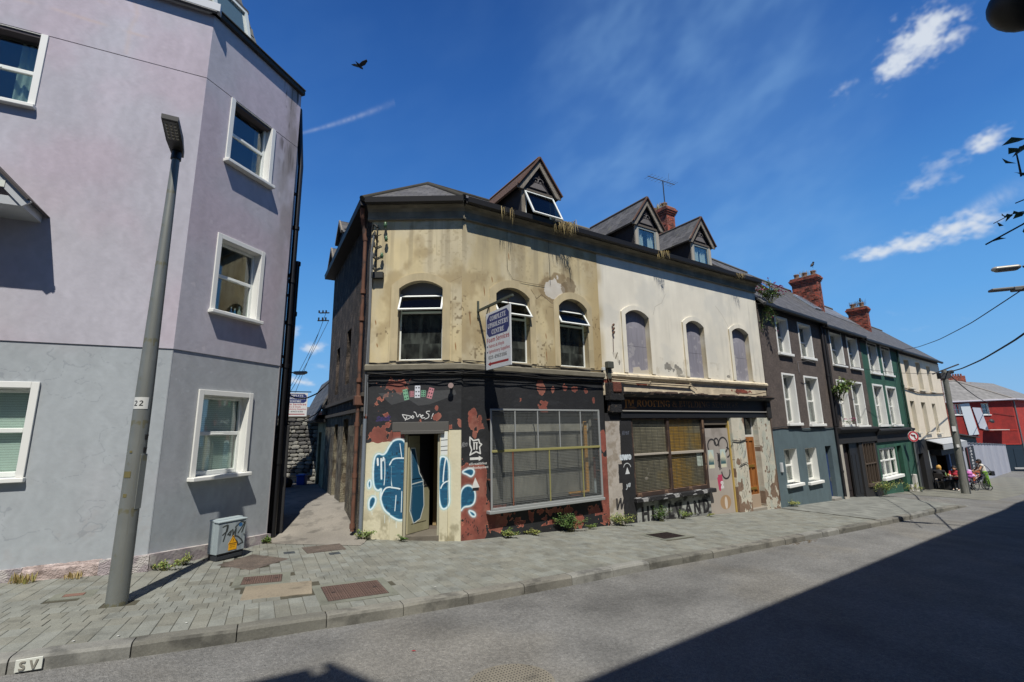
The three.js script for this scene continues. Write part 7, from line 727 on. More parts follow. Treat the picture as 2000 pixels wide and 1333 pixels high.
// ------------------------------------------------------------------ plants
const leafM = (hex) => new THREE.MeshPhysicalMaterial({ color: hex, roughness: .75, transmission: .25, thickness: 0, side: THREE.DoubleSide });
const greens = [leafM(0x5a7a2c), leafM(0x3f6022), leafM(0x86943f), leafM(0x9c9a55)], dryM = leafM(0xb3a06a), dryM2 = leafM(0x8f7a48), flowerM = leafM(0xa63a72), stemM = mat(0x5b5a30, .9);
function leaf(p, dir, up, L, w) { const side = dir.clone().cross(up).normalize(), nn = side.clone().cross(dir).normalize(); const a = p, m = p.clone().addScaledVector(dir, L * .5).addScaledVector(nn, L * .06), e = p.clone().addScaledVector(dir, L).addScaledVector(nn, -L * .1), l = m.clone().addScaledVector(side, w).addScaledVector(nn, L * .05), r = m.clone().addScaledVector(side, -w).addScaledVector(nn, L * .05); const g = new THREE.BufferGeometry(), q = []; for (const t of [[a, l, m], [l, e, m], [a, m, r], [m, e, r]]) for (const v of t) q.push(v.x, v.y, v.z); g.setAttribute('position', new THREE.Float32BufferAttribute(q, 3)); g.computeVertexNormals(); return g; }
function bush(name, label, cat, c, rx, ry, rz, n, L, mats, o = {}) { // leaves through an uneven volume round stems that rise from the base point
  const t = thing(name, label, cat, c.clone()), gs = mats.map(() => []), st = []; const ns = o.stems ?? Math.max(3, Math.round(n / 40)); const tips = [];
  for (let i = 0; i < ns; i++) { const a = rr(0, 6.28), q = Math.sqrt(rnd()); const e = V(c.x + Math.cos(a) * q * rx, c.y + ry * rr(.45, 1) * (1 - .35 * q), c.z + Math.sin(a) * q * rz); if (o.drop) e.y = c.y - ry * rr(.3, 1); const m = c.clone().lerp(e, .5).add(V(rr(-.1, .1) * rx, ry * .1, rr(-.1, .1) * rz)); st.push(tube([c.clone().add(V(rr(-.2, .2) * rx, 0, rr(-.2, .2) * rz)), m, e], o.sr ?? .004, 5, 4)); tips.push([m, e]); }
  for (let i = 0; i < n; i++) { const [m, e] = tips[Math.floor(rnd() * ns)]; const p = m.clone().lerp(e, rr(-.5, 1.05)).add(V(rr(-1, 1) * rx * .16, rr(-.1, .1) * ry, rr(-1, 1) * rz * .16)); if (p.y < c.y + .004 && !o.drop) p.y = c.y + .01; const d = V(rr(-1, 1), rr(-.3, .9), rr(-1, 1)).normalize(); gs[Math.min(mats.length - 1, Math.floor(rnd() * mats.length))].push(leaf(p, d, V(rr(-.3, .3), 1, rr(-.3, .3)), L * rr(.6, 1.3), L * rr(.22, .4))); }
  part(t, 'stem', st, o.stemM ?? stemM); mats.forEach((m, i) => gs[i].length && part(t, 'foliage', gs[i], m)); if (o.flowers) { const f = []; for (let i = 0; i < o.flowers; i++) { const [m, e] = tips[Math.floor(rnd() * ns)]; const p = e.clone().add(V(rr(-.12, .12), rr(-.05, .12), rr(-.12, .12))); for (let k = 0; k < 6; k++) f.push(leaf(p, V(rr(-1, 1), rr(-.2, 1), rr(-1, 1)).normalize(), V(0, 1, 0), .06, .02)); } part(t, 'flower', f, flowerM).userData.kind = 'stuff'; } return t;
}
function tuft(name, label, c, n, len, spread, mats, hang, dirn) { // grass blades
  const t = thing(name, label, 'grass tuft', c.clone()), gs = mats.map(() => []); for (let i = 0; i < n; i++) { const a = rr(0, 6.28), p = c.clone().add(V(dirn.x * rr(-1, 1) * spread, rr(-.01, .03), dirn.z * rr(-1, 1) * spread)); const out = V(Math.cos(a) * .4, 0, Math.sin(a) * .4).add(hang ? FS.n.clone().multiplyScalar(.35) : V(0, 0, 0)); const L = len * rr(.5, 1.1); const P1 = p.clone().addScaledVector(out, L * .3).add(V(0, hang ? L * .08 : L * .5, 0)), P2 = p.clone().addScaledVector(out, L * .5).add(V(0, hang ? -L * .75 : L * .85, 0)); const w = .006 * (hang ? 1.2 : 1), sd = V(-out.z, 0, out.x).normalize().multiplyScalar(w); const q = []; for (const [x, y, z] of [[p.clone().add(sd), p.clone().sub(sd), P1.clone().sub(sd)], [p.clone().add(sd), P1.clone().sub(sd), P1.clone().add(sd)], [P1.clone().add(sd), P1.clone().sub(sd), P2]]) for (const v of [x, y, z]) q.push(v.x, v.y, v.z); const g = new THREE.BufferGeometry(); g.setAttribute('position', new THREE.Float32BufferAttribute(q, 3)); g.computeVertexNormals(); gs[i % mats.length].push(g); } mats.forEach((m, i) => { part(t, 'blades', gs[i], m).userData.kind = 'stuff'; }); return t;
}
const onG = (F, s, o) => { const q = F.at(s, 0, o); q.y = gy(q.x, q.z); return q; };
for (const [F, s, o, rx, ry, n, L, mi, l] of [
  [FS, .95, .14, .24, .18, 160, .055, [2, 3, 0], 'yellow-green weed clump under the left end of the mesh guard'], [FS, 1.65, .13, .26, .12, 120, .05, [2, 3], 'low yellowish weeds under the middle of the mesh guard'], [FS, 2.55, .2, .36, .42, 420, .06, [0, 1], 'tall green weed bush beneath the right end of the mesh guard'], [FS, 3.15, .14, .22, .12, 90, .045, [2, 0], 'low weeds between the weed bush and the pier'], [FS, 4.15, .16, .3, .34, 260, .055, [2, 0, 3], 'bright green weeds where the black and white shopfronts meet'], [FS, 5.55, .14, .24, .42, 240, .05, [1, 0], 'dark green weeds against the scrawled stall riser'], [FS, 6.4, .12, .26, .22, 130, .05, [2, 0], 'pale weeds under the shop sill'], [FS, 7.4, .1, .2, .1, 60, .04, [2, 3], 'few weeds before the boarded door'],
  [FC, -1.85, .12, .2, .22, 150, .05, [0, 2], 'small weed clump at the foot of the rusty downpipe'], [FC, -1.12, .1, .16, .12, 70, .045, [0, 1], 'small weed by the corner door step'], [FH, .75, .12, .35, .25, 120, .06, [2, 3], 'weeds at the foot of the blue-grey house front'], [FH, 9.3, .25, .7, .8, 240, .1, [0, 3, 2], 'weeds growing under the derelict shop window down the street'], [FH, 14.0, .2, .4, .5, 90, .1, [3, 2], 'dry weeds beside the green house door'],
  [FQ, .1, .22, .26, .13, 150, .045, [3, 2, 0], 'yellowing weeds along the plinth left of the cabinet'], [FQ, .42, .2, .16, .17, 150, .04, [2, 3, 1], 'leafy weed leaning on the cabinet\'s left side'], [FQ, 2.05, .17, .17, .14, 70, .06, [2, 0], 'spiky weed at the alley corner of the plinth'],
]) bush('weed', l, 'weed', onG(F, s, o), rx * 1.2, ry * 1.15, rx * .55, Math.round(n * 2.2), L * .72, mi.map((k) => greens[k]));
tuft('grass_tuft', 'straw-coloured tuft at the foot of the broken plinth', onG(FL, -1.25, .12), 90, .13, .14, [dryM, dryM2, greens[3]], false, FL.d); tuft('grass_tuft', 'smaller dry tuft beside the broken plinth', onG(FL, -.75, .12), 50, .1, .1, [dryM, dryM2], false, FL.d);
for (const [s, n, len, sp, l] of [[.86, 10, .45, .03, 'long dead grass strand hanging left of the first dormer'], [1.12, 12, .5, .05, 'second dead strand hanging under the first dormer'], [2.62, 130, .4, .32, 'biggest straw tuft hanging from the gutter right of the first dormer'], [6.2, 70, .3, .24, 'straw tuft hanging below the second dormer'], [10.0, 60, .26, .26, 'straw tuft hanging from the gutter near the right end']]) tuft('gutter_grass', l, FS.at(s, 6.98, .27), n, len, sp, [dryM, dryM2], true, FS.d);
tuft('chimney_grass', 'dry grass growing on top of the brick chimney behind the dormers', FS.at(10.7, 10.9, -3.1), 220, .38, .35, [dryM, dryM2], false, FS.n);
tuft('chimney_grass', 'sparse dry grass on the broad terrace chimney', FH.at(10.3, 9.8, -1.9), 120, .3, .6, [dryM2, dryM], false, FH.n); tuft('chimney_grass', 'twiggy growth on the smaller terrace chimney', FH.at(16.1, 8.9, -1.4), 120, .4, .45, [dryM2, mat(0x4a3526, .9)], false, FH.n);
bush('valerian', 'flowering plant with pink heads growing from the gutter of the brown house', 'plant', FH.at(.55, 6.3, .25),   .6, .9, .4, 460, .085, [greens[0], greens[1], greens[2]], { flowers: 70, sr: .008, stems: 20 }); bush('valerian', 'trailing leaves hanging below the pink-flowered gutter plant', 'plant', FH.at(.3, 6.2, .2), .38, 1.1, .2, 200, .08, [greens[1], greens[0]], { drop: true, sr: .007, stems: 9, flowers: 4 });
bush('buddleia', 'green shrub growing out of the downpipe between the two brown houses', 'shrub', FH.at(5.75, 3.0, .25), .75, 1.2, .5, 420, .15, [greens[0], greens[1], greens[2]], { sr: .012, stems: 16 });
bush('window_box_plant', 'pink flowers in a box on the first-floor sill of the brown shop house', 'plant', FH.at(7.0, 2.06, .12), .25, .22, .1, 50, .06, [greens[1]], { flowers: 10, stems: 6 });
{ // overhanging tree: trunk outside the picture on the right, its twigs reach in
  const b = V(6.6, gy(6.6, -1.2), -1.2); const t = thing('street_tree', 'tree outside the frame whose dark leafy twigs hang into the upper right', 'tree', b); const br = [], lv = [], bark = mat(0x3a3129, .95); br.push(tube([b, V(6.5, 1.6, -1.3), V(6.3, 3.4, -1.6), V(6.2, 5.4, -1.9)], .12, 14, 10)); const twig = (pts, r, n, L) => { br.push(tube(pts, r, 14, 5)); const c = new THREE.CatmullRomCurve3(pts); for (let i = 0; i < n; i++) { const u = .3 + .7 * i / n, p = c.getPointAt(Math.min(1, u)), d = V(rr(-1, .6), rr(-.9, .5), rr(-.5, .8)).normalize(); lv.push(leaf(p.clone().add(V(rr(-.02, .02), rr(-.03, .01), 0)), d, V(rr(-.5, .5), .6, .8), L * rr(.6, 1.2), L * rr(.25, .42))); } };
  const P = (x, y, z) => V(x, y, z); const e1 = P(3.57, 3.40, -3.26);
  twig([P(6.3, 3.4, -1.6), P(5.0, 3.75, -2.4), P(4.05, 3.72, -2.95), P(3.74, 3.5, -3.15), e1], .006, 20, .085); twig([P(4.3, 3.78, -2.8), P(3.88, 3.72, -3.0), P(3.7, 3.66, -3.12)], .004, 5, .11); twig([P(3.84, 3.6, -3.08), P(3.72, 3.6, -3.16), P(3.62, 3.55, -3.22)], .003, 6, .07); twig([P(6.25, 4.6, -1.7), P(4.8, 4.5, -2.4), P(3.95, 4.2, -2.9), P(3.68, 4.0, -3.08), P(3.72, 3.84, -3.06)], .007, 34, .12); twig([P(4.1, 4.15, -2.8), P(3.85, 3.95, -2.95), P(3.72, 3.86, -3.02)], .004, 16, .12);
  for (let i = 0; i < 26; i++) { const a = rr(-1.4, 1.4), y = rr(3.4, 6.4); const e = V(6.2 + Math.sin(a) * rr(.8, 2), y + rr(.2, .9), -1.6 + Math.cos(a) * rr(-1.2, 1.2) * 1.2); if (e.x < 5.4) e.x = 5.4 + rr(0, .6); twig([V(6.25, y - .6, -1.75), V(6.25, y - .6, -1.75).lerp(e, .5).add(V(0, .2, 0)), e], .012, 46, .11); }
  part(t, 'trunk', br, bark); part(t, 'crown', lv, leafM(0x33421f));
}
// ------------------------------------------------------------------ lamps at the right edge, bird, rooks
{ const q = V(14.0, 0, -9.3); const b = V(q.x, gy(q.x, q.z), q.z); const t = thing('street_lamp', 'double-armed street lamp, only its two grey heads reaching in at the right edge', 'street lamp', b); part(t, 'pole', rod(b, V(b.x, 6.2, b.z), .09, 14, .06), steel); const arm = (p, y) => part(t, 'arm', [tube([V(b.x, y - .2, b.z), V(b.x - .5, y - .02, b.z - .3), V(p.x + .7, y, p.z + .25), V(p.x + .3, p.y, p.z + .1)], .03, 12, 8)], steel); const h1 = V(11.72, 5.64, -10.38), h2b = V(11.75, 5.16, -10.5); arm(h1, 5.66); arm(h2b, 5.14);
  const d = V(.93, 0, .36); const F = new THREE.Matrix4().makeBasis(d, V(0, 1, 0), d.clone().cross(V(0, 1, 0))); const H = (p, up) => { const g = norm(new THREE.CapsuleGeometry(.085, .36, 6, 14).rotateZ(Math.PI / 2).scale(1, .7, 1.2)); return joined(g, F.clone().setPosition(p.x, p.y, p.z)); }; part(t, 'lamp_head', H(h1), mat(0xb4b1a6, .4, { metalness: .3 })); part(t, 'lens', joined(new THREE.CapsuleGeometry(.07, .3, 4, 12).rotateZ(Math.PI / 2).scale(1, .5, 1.1), F.clone().setPosition(h1.x, h1.y - .045, h1.z)), mat(0x8b8a80, .3)); part(t, 'lamp_head', joined([rb(-.3, .1, -.03, .03, -.1, .1, .02), rb(.1, .5, -.07, .03, -.1, .1, .02)], F.clone().setPosition(h2b.x, h2b.y, h2b.z)), mat(0x6c6c6a, .5)); }
{ const b = V(5.4, gy(5.4, -2.6), -2.6); const t = thing('lantern', 'black lantern head cut by the top right corner, on a post outside the frame', 'street lamp', b); part(t, 'pole', rod(b, V(b.x, 5.6, b.z), .06, 12), blackMetal); part(t, 'arm', tube([V(b.x, 5.4, b.z), V(4.9, 5.62, -2.85), V(4.35, 5.45, -3.02)], .03, 10, 8), blackMetal); part(t, 'lamp_head', new THREE.SphereGeometry(.21, 20, 14).scale(1.05, .72, .9).rotateZ(-.5).translate(4.13, 5.36, -3.12), mat(0x0c0c0e, .5)); part(t, 'lens', new THREE.SphereGeometry(.12, 14, 10).scale(1, .6, 1).translate(4.2, 5.28, -3.08), mat(0x24242a, .3)); }
const crowM = mat(0x0d0e12, .6);
function bird(label, c, yaw, flying, k = 1) { const t = thing('crow', label, 'bird', c.clone()); const M = new THREE.Matrix4().makeRotationY(yaw).setPosition(c); const B = (p, r) => { const g = norm(new THREE.SphereGeometry(r, 12, 8)); return g.translate(...p); }; const body = norm(new THREE.SphereGeometry(.07 * k, 14, 10)).scale(2.1, 1, 1); if (flying) { part(t, 'body', joined([body, B([.16 * k, .015, 0], .045 * k), norm(new THREE.ConeGeometry(.016 * k, .06 * k, 6)).rotateZ(-1.57).translate(.225 * k, .012, 0), norm(new THREE.ConeGeometry(.06 * k, .2 * k, 6)).rotateZ(1.57).scale(1, .3, 1).translate(-.2 * k, 0, 0)], M), crowM); for (const s of [-1, 1]) { const w = [V(.09, .02, 0), V(.13, .1, s * .18), V(.05, .16, s * .36), V(-.06, .15, s * .4), V(-.1, .09, s * .2), V(-.07, .01, 0)].map((p) => p.multiplyScalar(k)); part(t, 'wing', joined(sheet(w, .008), M), crowM); } } else { part(t, 'body', joined([body.rotateZ(.7), B([.11 * k, .14 * k, 0], .05 * k), norm(new THREE.ConeGeometry(.016 * k, .07 * k, 6)).rotateZ(-1.6).translate(.18 * k, .14 * k, 0), norm(new THREE.ConeGeometry(.05 * k, .18 * k, 6)).scale(1, 1, .4).rotateZ(2.3).translate(-.14 * k, -.1 * k, 0)], M), crowM); part(t, 'leg', joined([rod([0, -.05 * k, .02], [.01, -.16 * k, .02], .006, 5), rod([0, -.05 * k, -.02], [.01, -.16 * k, -.02], .006, 5)], M), crowM); } return t; }
bird('black crow flying high in the blue sky left of centre', V(-3.98, 11.78, -10.74), 1.25, true, .62); bird('black crow perched on the broad terrace chimney', FH.at(10.3, 10.3, -1.5), .4, false, 1); bird('small dark bird on the terrace ridge between the chimneys', FH.at(13.2, 9.2, -2.65), .2, false, .9); bird('dark bird on the smaller ragged chimney', FH.at(16.05, 9.2, -1.2), .9, false, .9);
// litter on the ground
{ const paper = mat(0xd9d9d4, .8); const L = [[-4.05, -4.62, 'white scrap of paper on the kerbside paving, left'], [-3.75, -4.75, 'white scrap near the kerb, right of the first'], [-3.35, -5.1, 'white scrap right of the lamp post foot'], [-1.05, -6.45, 'pale scrap on the paving right of the large cover']]; L.forEach(([x, z, l], i) => { const y = gy(x, z); const t = thing('litter', l, 'litter', V(x, y, z)); part(t, 'scrap', sheet([V(x - .012, y + .008, z - .008), V(x - .01, y + .01, z + .01), V(x + .013, y + .013, z + .008), V(x + .01, y + .008, z - .01)], .003), paper); }); const x = -1.0, z = -4.9, y = roadY(x, z); const t = thing('litter', 'tiny red wrapper lying on the road', 'litter', V(x, y, z)); part(t, 'wrapper', sheet([V(x - .02, y + .004, z), V(x, y + .008, z + .015), V(x + .025, y + .006, z + .005), V(x, y + .004, z - .012)], .002), mat(0xa82a35, .5)); const g = []; for (let i = 0; i < 36; i++) { const s = 6.2 + rr(0, 1.1), q = FS.at(s, 0, 2.78 + rr(.0, .18)); q.y = roadY(q.x, q.z) + .004; g.push(bar(q, q.clone().add(V(rr(-.1, .1), .004, rr(-.08, .08))), .006, .004)); } const tt = thing('twigs', 'scatter of dry twigs in the gutter by the kerb', 'twigs', FS.at(6.6, gat(FS, 6.6, 2.85) - .12, 2.85)); part(tt, 'twig', g, mat(0x6d5c40, .95)).userData.kind = 'stuff'; }
// ------------------------------------------------------------------ people outside the bar
function field(bones, size, centre, res, blend = .03) { // bones: [a, b, ra, rb]
  const mc = new MarchingCubes(res, darkIn, false, false, 60000); mc.isolation = 0; const F = mc.field, h = res / 2; const P = V(0, 0, 0);
  for (let z = 0; z < res; z++) for (let y = 0; y < res; y++) for (let x = 0; x < res; x++) { P.set((x - h) / h * size + centre.x, (y - h) / h * size + centre.y, (z - h) / h * size + centre.z); let d = 9; for (const [a, b, ra, rb2] of bones) { const ax = b.x - a.x, ay = b.y - a.y, az = b.z - a.z, L = ax * ax + ay * ay + az * az || 1e-6; let t = ((P.x - a.x) * ax + (P.y - a.y) * ay + (P.z - a.z) * az) / L; t = Math.max(0, Math.min(1, t)); const e = Math.hypot(P.x - a.x - ax * t, P.y - a.y - ay * t, P.z - a.z - az * t) - (ra + (rb2 - ra) * t); const k = Math.max(0, blend - Math.abs(d - e)) / blend; d = Math.min(d, e) - k * k * blend * .25; } F[z * res * res + y * res + x] = -d; }
  mc.update(); const g = new THREE.BufferGeometry(), n = mc.count; g.setAttribute('position', new THREE.Float32BufferAttribute(Array.from(mc.positionArray.slice(0, n * 3)), 3)); g.setAttribute('normal', new THREE.Float32BufferAttribute(Array.from(mc.normalArray.slice(0, n * 3)), 3)); return g.scale(size, size, size).translate(centre.x, centre.y, centre.z);
}
const skinM = mat(0xb98668, .6);
function figure(name, label, base, yaw, J, o) { // J: joints in metres, x forward, y up, z to the figure's left
  const t = thing(name, label, 'person', base.clone()); const M = new THREE.Matrix4().makeRotationY(yaw).setPosition(base); const v = (k) => V(...J[k]); const bone = (a, b, ra, rb2) => [v(a), v(b), ra, rb2]; const c = V(.1, J.hip[1] * .5 + J.head[1] * .5 - (o.seat ? .25 : .1), 0), S = o.size;
  const torso = [bone('hip', 'chest', .125, .145), bone('hipL', 'hipR', .105, .105), bone('shL', 'shR', .07, .07), bone('chest', 'neck', .1, .055)], legs = [bone('hipL', 'knL', .085, .06), bone('knL', 'anL', .055, .036), bone('hipR', 'knR', .085, .06), bone('knR', 'anR', .055, .036)], feet = [[v('anL'), v('anL').add(V(.15, -.05, 0)), .036, .028], [v('anR'), v('anR').add(V(.15, -.05, 0)), .036, .028]], arms = [bone('shL', 'elL', .055, .042), bone('elL', 'haL', .04, .028), bone('shR', 'elR', .055, .042), bone('elR', 'haR', .04, .028)]; const hv = v('head');
  const head = [[v('neck'), hv, .05, .06], [hv.clone().add(V(-.01, .03, 0)), hv.clone().add(V(.02, -.02, 0)), .093, .08], [hv.clone().add(V(.06, -.07, 0)), hv.clone().add(V(.07, -.06, 0)), .04, .04]]; const mk = (b, k, bl) => joined(field(b.map(([p, q, r, s]) => [p, q, r + k, s + k]), S, c, 72, bl), M);
  part(t, 'body', mk([...torso, ...legs, ...feet, ...arms, ...head], 0), o.skin ?? skinM); part(t, 'top', mk([...torso.slice(0, 1), ...torso.slice(2), ...(o.sleeves ? arms.map(([p, q, r, s], i) => o.sleeves === 'short' ? (i % 2 ? [p, p, r * .2, r * .2] : [p, p.clone().lerp(q, .6), r, r]) : [p, p.clone().lerp(q, .9), r, s]) : [])], .016), o.top); part(t, o.skirt ? 'skirt' : 'trousers', mk([torso[1], ...legs.map(([p, q, r, s], i) => [p, i % 2 ? p.clone().lerp(q, .93) : q, r * (o.wide ?? 1), s * (o.wide ?? 1)])], .018), o.legs);
  const F = V(1, 0, 0); const hd = (p, r) => norm(new THREE.SphereGeometry(r, 10, 8)).translate(hv.x + p[0], hv.y + p[1], hv.z + p[2]); part(t, 'face', joined([norm(new THREE.ConeGeometry(.016, .045, 6)).translate(hv.x + .108, hv.y - .02, hv.z), hd([0, 0, .09], .022), hd([0, 0, -.09], .022)], M), o.skin ?? skinM); part(t, 'eyes', joined([hd([.088, .012, .033], .011), hd([.088, .012, -.033], .011)], M), mat(0x2a211c, .4)); part(t, 'mouth', joined(norm(new THREE.BoxGeometry(.012, .01, .04)).translate(hv.x + .1, hv.y - .065, hv.z), M), mat(0x8d4a45, .6));
  part(t, 'hair', joined(field([[hv.clone().add(V(-.025, .045, 0)), hv.clone().add(V(-.02, .03, 0)), .105, .105], [hv.clone().add(V(-.05, -.02, .03)), hv.clone().add(V(-.05, o.hairLen ?? -.1, .05)), .075, .045], [hv.clone().add(V(-.05, -.02, -.03)), hv.clone().add(V(-.05, o.hairLen ?? -.1, -.05)), .075, .045]], .36, hv.clone().add(V(-.03, -.06, 0)), 40, .05), M), o.hair);
  const fg = []; for (const s of ['haL', 'haR']) { const p = v(s), d = p.clone().sub(v(s === 'haL' ? 'elL' : 'elR')).normalize(), sd = V(0, 0, 1).cross(d).length() > .2 ? V(0, 0, 1).addScaledVector(d, -d.z).normalize() : V(1, 0, 0); const pn = d.clone().cross(sd).normalize(); fg.push(rod(p, p.clone().addScaledVector(d, .075), .034, 8, .036)); for (let i = 0; i < 4; i++) { const q = p.clone().addScaledVector(d, .07).addScaledVector(sd, (i - 1.5) * .019); const m = q.clone().addScaledVector(d, [.042, .048, .046, .034][i]).addScaledVector(pn, .006); fg.push(rod(q, m, .0095, 6), rod(m, m.clone().addScaledVector(d, .028).addScaledVector(pn, .02), .0085, 6, .007)); } const th = p.clone().addScaledVector(d, .02).addScaledVector(sd, .034); fg.push(rod(th, th.clone().addScaledVector(d, .045).addScaledVector(sd, .022).addScaledVector(pn, .012), .0105, 6, .008)); } part(t, 'hands', joined(fg, M), o.skin ?? skinM);
  part(t, 'shoes', mk(feet.map(([p, q, r, s]) => [p.clone().add(V(-.02, -.03, 0)), q, r, s]), .012), o.shoes ?? mat(0xd6d4cc, .6)); return t;
}
const stand = (x, z) => V(x, gy(x, z), z);
// standing woman, arms forward on the pushchair
{ const b = stand(27.0, -27.42); figure('person', 'standing person in lime green trousers and pale top leaning over a dark pushchair', b, Math.PI * .86, { hip: [0, .93, 0], chest: [.07, 1.22, 0], neck: [.1, 1.42, 0], head: [.15, 1.55, 0], hipL: [0, .92, .08], hipR: [0, .92, -.08], shL: [.09, 1.34, .17], shR: [.09, 1.34, -.17], knL: [.03, .5, .09], knR: [-.05, .5, -.09], anL: [-.02, .08, .1], anR: [-.12, .08, -.1], elL: [.25, 1.12, .22], elR: [.24, 1.12, -.22], haL: [.46, 1.0, .16], haR: [.46, 1.0, -.16] }, { size: 1.0, top: mat(0xd8d2c6, .85), legs: mat(0x6f9b2e, .85), hair: mat(0x1d1512, .7), wide: 1.35, hairLen: -.12 });
  const bag = thing('handbag', 'black shoulder bag behind the standing person', 'bag', b.clone().add(V(.25, .8, .15))); const q = bag.position; part(bag, 'bag', rb(q.x - .08, q.x + .14, q.y - .02, q.y + .24, q.z - .1, q.z + .1, .04), mat(0x17161a, .6)); part(bag, 'strap', tube([V(q.x, q.y + .22, q.z), V(q.x - .12, q.y + .45, q.z - .05), V(q.x - .25, q.y + .58, q.z - .1)], .015, 8, 5), mat(0x17161a, .6)); }
const sitJ = (lean = 0, arm = .42) => ({ hip: [0, .5, 0], chest: [.04 + lean, .84, 0], neck: [.06 + lean * 1.4, 1.05, 0], head: [.1 + lean * 1.6, 1.18, 0], hipL: [0, .5, .09], hipR: [0, .5, -.09], shL: [.05 + lean, .97, .18], shR: [.05 + lean, .97, -.18], knL: [.44, .5, .12], knR: [.44, .5, -.1], anL: [.42, .08, .12], anR: [.5, .08, -.1], elL: [.2 + lean, .74, .24], elR: [.2 + lean, .74, -.24], haL: [arm, .77, .12], haR: [arm, .77, -.1] });
const yF = (() => { const d = FH.d; return Math.atan2(-d.z, d.x); })();
figure('person', 'seated fair-haired person in a black and white top, leftmost at the bar tables', stand(23.83, -26.78), yF, sitJ(.1), { size: .85, seat: true, top: mat(0x1c1c20, .85), legs: mat(0xcfc4bd, .85), hair: mat(0xc99a4e, .7), hairLen: -.16, sleeves: 'short' });
figure('person', 'seated person in a red top with dark hair beside the utility pole', stand(24.75, -26.75), yF + Math.PI, sitJ(.05), { size: .85, seat: true, top: mat(0xb0283a, .85), legs: mat(0x23252e, .85), hair: mat(0x1b1512, .7), sleeves: 'short' });
figure('person', 'person in a pink and lilac top sitting right of the utility pole', stand(25.7, -27.2), yF + 2.6, sitJ(.1), { size: .85, seat: true, top: mat(0xb87bb0, .85), legs: mat(0x7d3f74, .85), hair: mat(0xb98f86, .7), sleeves: 'long' });
function cafeTable(label, x, z, r = .33) { const b = stand(x, z); const t = thing('cafe_table', label, 'table', b); part(t, 'tabletop', new THREE.CylinderGeometry(r, r, .03, 24).translate(b.x, b.y + .73, b.z), mat(0x2a2421, .5)); part(t, 'pedestal', rod(V(b.x, b.y, b.z), V(b.x, b.y + .72, b.z), .03, 8), blackMetal); part(t, 'foot', new THREE.CylinderGeometry(.2, .22, .03, 18).translate(b.x, b.y + .015, b.z), blackMetal); return b; }
const t1 = cafeTable('small dark café table before the fair-haired person', 24.1, -26.5), t2 = cafeTable('small dark café table before the person in red', 24.35, -26.55);
for (const [b, c, h, l] of [[t1, 0xd8d5cc, .1, 'white cup on the left café table'], [t1, 0x7da06a, .18, 'green bottle on the left café table'], [t2, 0xc8a23c, .12, 'yellow drink on the right café table']]) { const q = b.clone().add(V(rr(-.15, .15), .745, rr(-.15, .15))); const t = thing(h > .15 ? 'bottle' : 'cup', l, h > .15 ? 'bottle' : 'cup', q); part(t, 'body', new THREE.LatheGeometry([[0, 0], [.03, 0], [.036, h * .6], [h > .15 ? .014 : .038, h], [0, h]].map((k) => new THREE.Vector2(...k)), 12).translate(q.x, q.y, q.z), mat(c, .3)); if (h < .15) part(t, 'handle', new THREE.TorusGeometry(.022, .006, 6, 12).translate(q.x + .045, q.y + h * .45, q.z), mat(c, .3)); else part(t, 'cap', rod(V(q.x, q.y + h, q.z), V(q.x, q.y + h + .03, q.z), .014, 8), mat(0xc9b98a, .5)); }
function chair(label, x, z, yaw) { const b = stand(x, z), M = new THREE.Matrix4().makeRotationY(yaw).setPosition(b); const t = thing('cafe_chair', label, 'chair', b, undefined); part(t, 'seat', joined(rb(-.2, .2, .42, .45, -.2, .2, .01), M), mat(0x221d1a, .6)); part(t, 'backrest', joined(rb(-.22, -.19, .6, .88, -.19, .19, .01), M), mat(0x221d1a, .6)); for (const [p, q] of [[-.2, -.18], [-.2, .18], [.18, -.18], [.18, .18]]) part(t, 'leg', joined(rod([p, 0, q], [p, p < 0 ? .88 : .42, q], .014, 6), M), blackMetal); }
chair('dark café chair under the fair-haired person', 23.83, -26.78, yF); chair('dark café chair under the person in red', 24.75, -26.75, yF + Math.PI); chair('dark café chair under the person in pink', 25.7, -27.2, yF + 2.6);
{ const b = FH.at(20.2, 0, .35); b.y = gy(b.x, b.z); const t = thing('planter_box', 'low black planter box along the bar front by the fair-haired person', 'planter', b); part(t, 'box', [rb(18.9, 21.0, b.y, b.y + .5, .3, .7, .02)], mat(0x161617, .7), FH); part(t, 'rim', rb(18.85, 21.05, b.y + .5, b.y + .54, .27, .73, .01), mat(0x2a2526, .7), FH); }
{ // pushchair
  const b = stand(26.35, -27.15), M = new THREE.Matrix4().makeRotationY(Math.PI * .86).setPosition(b); const t = thing('pushchair', 'dark blue pushchair with large wheels before the standing person', 'pushchair', b); part(t, 'seat', joined([bar(V(-.2, .75, 0), V(.12, .42, 0), .34, .06), bar(V(.1, .42, 0), V(.36, .45, 0), .34, .06), sheet([[-.25, .85, -.18], [-.25, .85, .18], [.2, 1.0, .18], [.2, 1.0, -.18]], .03)], M), mat(0x24274a, .85)); part(t, 'frame', joined([-.19, .19].flatMap((z) => [rod([-.5, 1.0, z], [.35, .2, z], .014, 6), rod([-.3, .14, z], [.1, .55, z], .012, 6)]).concat([rod([-.5, 1.0, -.19], [-.5, 1.0, .19], .016, 6)]), M), steel); for (const [x, z, r] of [[-.3, -.22, .14], [-.3, .22, .14], [.38, -.2, .1], [.38, .2, .1]]) { const w = part(t, 'wheel', joined(new THREE.TorusGeometry(r, .02, 6, 20).translate(x, r + .02, z), M), blackMetal); part(w, 'rim', joined([rod([x - r, r + .02, z], [x + r, r + .02, z], .006, 5), rod([x, .02, z], [x, 2 * r + .02, z], .006, 5)], M), steel); } }
